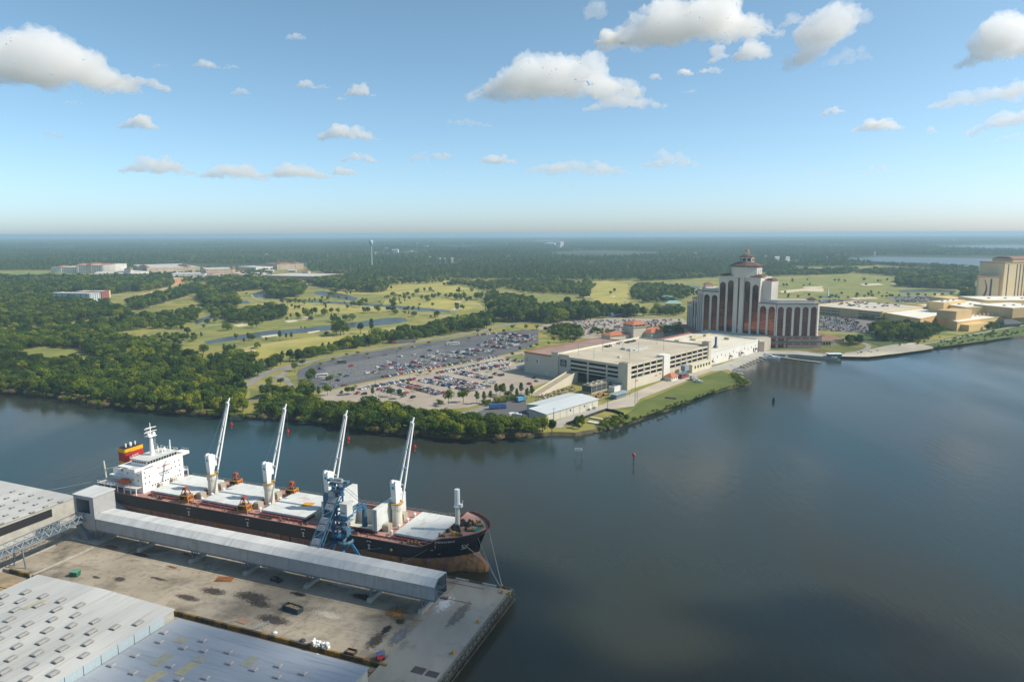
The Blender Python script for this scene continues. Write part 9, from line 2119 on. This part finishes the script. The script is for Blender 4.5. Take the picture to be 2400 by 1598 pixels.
for (x, y, s_, c_) in ((66, 66, 'suv', 'black'), (69, 66, 'sedan', 'grey'), (72, 66, 'pickup', 'white'), (64, 47, 'pickup', 'silver'), (88, 68, 'suv', 'white'), (98, 66, 'sedan', 'black'), (101, 66, 'suv', 'grey'), (104, 66, 'suv', 'black'), (107, 66, 'sedan', 'maroon'), (110, 66, 'suv', 'grey'), (94, 70, 'sedan', 'white')):
 p = GO + gx * x + gy * y; CARS.append((p.x, p.y, LZ + 18.02, GA + R(90), s_, c_, 'on the roof deck of the cream garage'))
n_, rz_, w_, d_ = frame_px((2067, 752), (1956, 727.5), (2185, 738)); hz_ = top_z(n_, 731) - 1.08
for k in range(34):
 a, b_ = cr_.uniform(.35, .97) * w_, cr_.uniform(.3, .95) * d_; p = n_ + Vector((math.cos(rz_), math.sin(rz_), 0)) * a + Vector((-math.sin(rz_), math.cos(rz_), 0)) * b_
 CARS.append((p.x, p.y, hz_, rz_ + R(90) + cr_.uniform(-.05, .05), cr_.choice(SH), cr_.choice(CW), 'on the roof deck of the resort garage'))
for k in range(26):
 lv = cr_.choice([7.5, 11.1, 14.7]); x = cr_.uniform(6, 126); p = GO + gx * x + gy * 3.6
 CARS.append((p.x, p.y, LZ + lv, GA + R(90), cr_.choice(['sedan', 'suv']), cr_.choice(CW), 'inside the cream garage behind its river-side openings'))
CARS.sort(key=lambda c: c[1] - (3 if c[2] > 5 else 0))
SING = {'on the quay': 0}
o = put(CM[('sedan', 'black')], 'parked_car', None, qpx(648, 1361), QA + R(-10)); tag(o, 'lone black car parked on the quay under the gallery', 'car')
for i, (x, y, z, th, s_, c_, pl) in enumerate(CARS[:299]):
 o = put(CM[(s_, c_)], 'pickup_truck' if s_ == 'pickup' else 'parked_car', None, (x, y, z), th)
 nm = {'sedan': 'sedan', 'suv': 'tall estate car', 'pickup': 'pickup truck'}[s_]; tag(o, f'{c_} {nm} parked {pl}', 'pickup' if s_ == 'pickup' else 'car', f'{c_} {nm}s {pl}')
rest_c = CARS[299:]
proto = {}
for o in list(COL.objects):
 if o.type == 'MESH' and o.name.startswith(('parked_car', 'pickup_truck')): proto.setdefault(o.data.name, o)
pk = [k for k in proto]
mesh_of = {CM[k].name: k for k in CM}
rest_c = [c for c in rest_c if CM[(c[4], c[5])].name in proto]
instancer('parked_car_rows', [(c[0], c[1], 1.0) for c in rest_c], [(proto[k],) for k in pk], [pk.index(CM[(c[4], c[5])].name) for c in rest_c], [c[3] for c in rest_c], [c[2] for c in rest_c])
print('CARS', len(CARS))
def bus(u, v, rz, lab, col=(.62, .63, .62), L=10.5, conv=r8):
 p = G(*conv(u, v)) if conv else G(u, v); r = thing('shuttle_bus', lab, 'bus', p, rz)
 MB().hexa(((-L / 2, -1.25, .45), (L / 2, -1.25, .45), (L / 2, 1.25, .45), (-L / 2, 1.25, .45)), ((-L / 2, -1.2, 3.1), (L / 2 - .5, -1.2, 3.1), (L / 2 - .5, 1.2, 3.1), (-L / 2, 1.2, 3.1))).build('body', [mat('bus_paint_%d' % int(col[0] * 100), col, .4)], r)
 for y in (-1.26, 1.2): MB().box(-L / 2 + .6, L / 2 - 1.2, y, y + .06, 1.5, 2.5).build('window_band', [m_cglass], r)
 MB().box(L / 2 - .42, L / 2 - .2, -1.0, 1.0, 1.3, 2.5).build('windscreen', [m_cglass], r)
 for x in (-L / 2 + 1.8, L / 2 - 1.8):
  for y in (-1.15, 1.15): MB().tube((x, y - .15, .5), (x, y + .15, .5), .5, .5, 10).build('wheel', [m_tyre], r)
 MB().box(-L / 2 + 1, 0, -.8, .8, 3.1, 3.35).build('roof_unit', [m_pad], r)
bus(655, 552, R(20), 'white shuttle bus standing at the left end of the dark lot')
bus(812, 443, R(15), 'dark-roofed shuttle bus standing alone in the middle of the dark lot', (.10, .11, .12), 9)
bus(1690, 298, R(15), 'long white bus parked across the far rows of the dark lot', (.62, .63, .62), 14)
def lorry(u, v, rz, lab, cab, box_, L=13, conv=r8):
 p = G(*conv(u, v)) if conv else G(u, v); r = thing('lorry', lab, 'lorry', p, rz)
 MB().box(-L / 2, L / 2 - 3.2, -1.25, 1.25, 1.0, 3.6).build('cargo_box', [mat('lorry_box_%d' % int(box_[2] * 100), box_, .6)], r)
 MB().hexa(((L / 2 - 3, -1.2, .6), (L / 2, -1.2, .6), (L / 2, 1.2, .6), (L / 2 - 3, 1.2, .6)), ((L / 2 - 3, -1.15, 3.2), (L / 2 - .7, -1.15, 3.2), (L / 2 - .7, 1.15, 3.2), (L / 2 - 3, 1.15, 3.2))).build('cab', [mat('lorry_cab_%d' % int(cab[0] * 100), cab, .4)], r)
 MB().box(L / 2 - .6, L / 2 - .3, -1.0, 1.0, 1.9, 2.8).build('windscreen', [m_cglass], r)
 for x in (-L / 2 + 1.2, -L / 2 + 2.5, L / 2 - 1.5):
  for y in (-1.1, 1.1): MB().tube((x, y - .15, .5), (x, y + .15, .5), .5, .5, 10).build('wheel', [m_tyre], r)
lorry(1300, 282, R(195), 'red-cabbed lorry with grey trailer parked along the tree belt road', (.35, .03, .03), (.16, .15, .15), 26)
lorry(1167, 958, R(15), 'blue flatbed lorry parked in the asphalt yard hedge side', (.03, .08, .25), (.04, .09, .24), 12, None)
lorry(1222, 941, R(40), 'blue and white truck at the back of the asphalt yard', (.05, .20, .35), (.10, .28, .45), 8, None)
lorry(1205, 979, R(20), 'white box van parked before the metal shed gable', (.60, .62, .63), (.62, .64, .64), 7, None)
lorry(1214, 981, R(-15), 'pale silver van beside the white box van', (.45, .47, .48), (.46, .48, .49), 6, None)
lorry(1625, 890, R(30), 'silver truck beside the boat trailer on the river road', (.42, .43, .44), (.35, .36, .38), 6, None)
r = thing('site_container', 'long white site container beside the annex hall wall', 'container', G(1226, 864), R(48)); MB().box(-7, 7, -1.6, 1.6, .2, 3.2).build('box', [m_stucco2], r); MB().box(-7.1, 7.1, -1.7, 1.7, 3.2, 3.35).build('roof', [mat('pale_blue_sheet', (.52, .62, .66), .5)], r); MB().box(3.5, 4.6, -1.66, -1.58, .3, 2.4).build('door', [m_win], r)

for k, (u, v) in enumerate(((760, 880), (840, 862), (930, 845), (1010, 828), (1100, 812), (1180, 800), (880, 905), (960, 890), (1050, 905), (1120, 885), (1180, 870), (1140, 910), (1010, 930), (1320, 768), (1400, 765), (1480, 765), (1550, 770), (1950, 760), (2000, 768), (1960, 716))):
 r = thing('lot_light', 'tall twin-armed light pole standing among the parked cars', 'light pole', G(u, v), R(30), 'light poles in the lots'); MB().tube((0, 0, 0), (0, 0, 10.5), .14, .09, 6).build('pole', [m_steel], r); MB().bar((-1.3, 0, 10.4), (1.3, 0, 10.4), .1).build('arm', [m_steel], r)
 for x in (-1.3, 1.3): MB().box(x - .35, x + .35, -.18, .18, 10.25, 10.4).build('lamp', [m_pad], r)
# ================================================================== haze
hz = MB(); hz.box(-72000, 72000, -1500, 64000, -5.0, 126.0)
m_haze = bpy.data.materials.new('haze_air'); m_haze.use_nodes = True; nt = m_haze.node_tree
for n_ in list(nt.nodes): nt.nodes.remove(n_)
out = nt.nodes.new('ShaderNodeOutputMaterial'); pv_ = nt.nodes.new('ShaderNodeVolumePrincipled'); pv_.inputs['Density Attribute'].default_value = ''
pv_.inputs['Color'].default_value = (.50, .72, .88, 1); pv_.inputs['Density'].default_value = 0.000115; pv_.inputs['Anisotropy'].default_value = 0.1
nt.links.new(pv_.outputs[0], out.inputs['Volume'])
haze = hz.build('haze', [m_haze]); haze['kind'] = 'stuff'
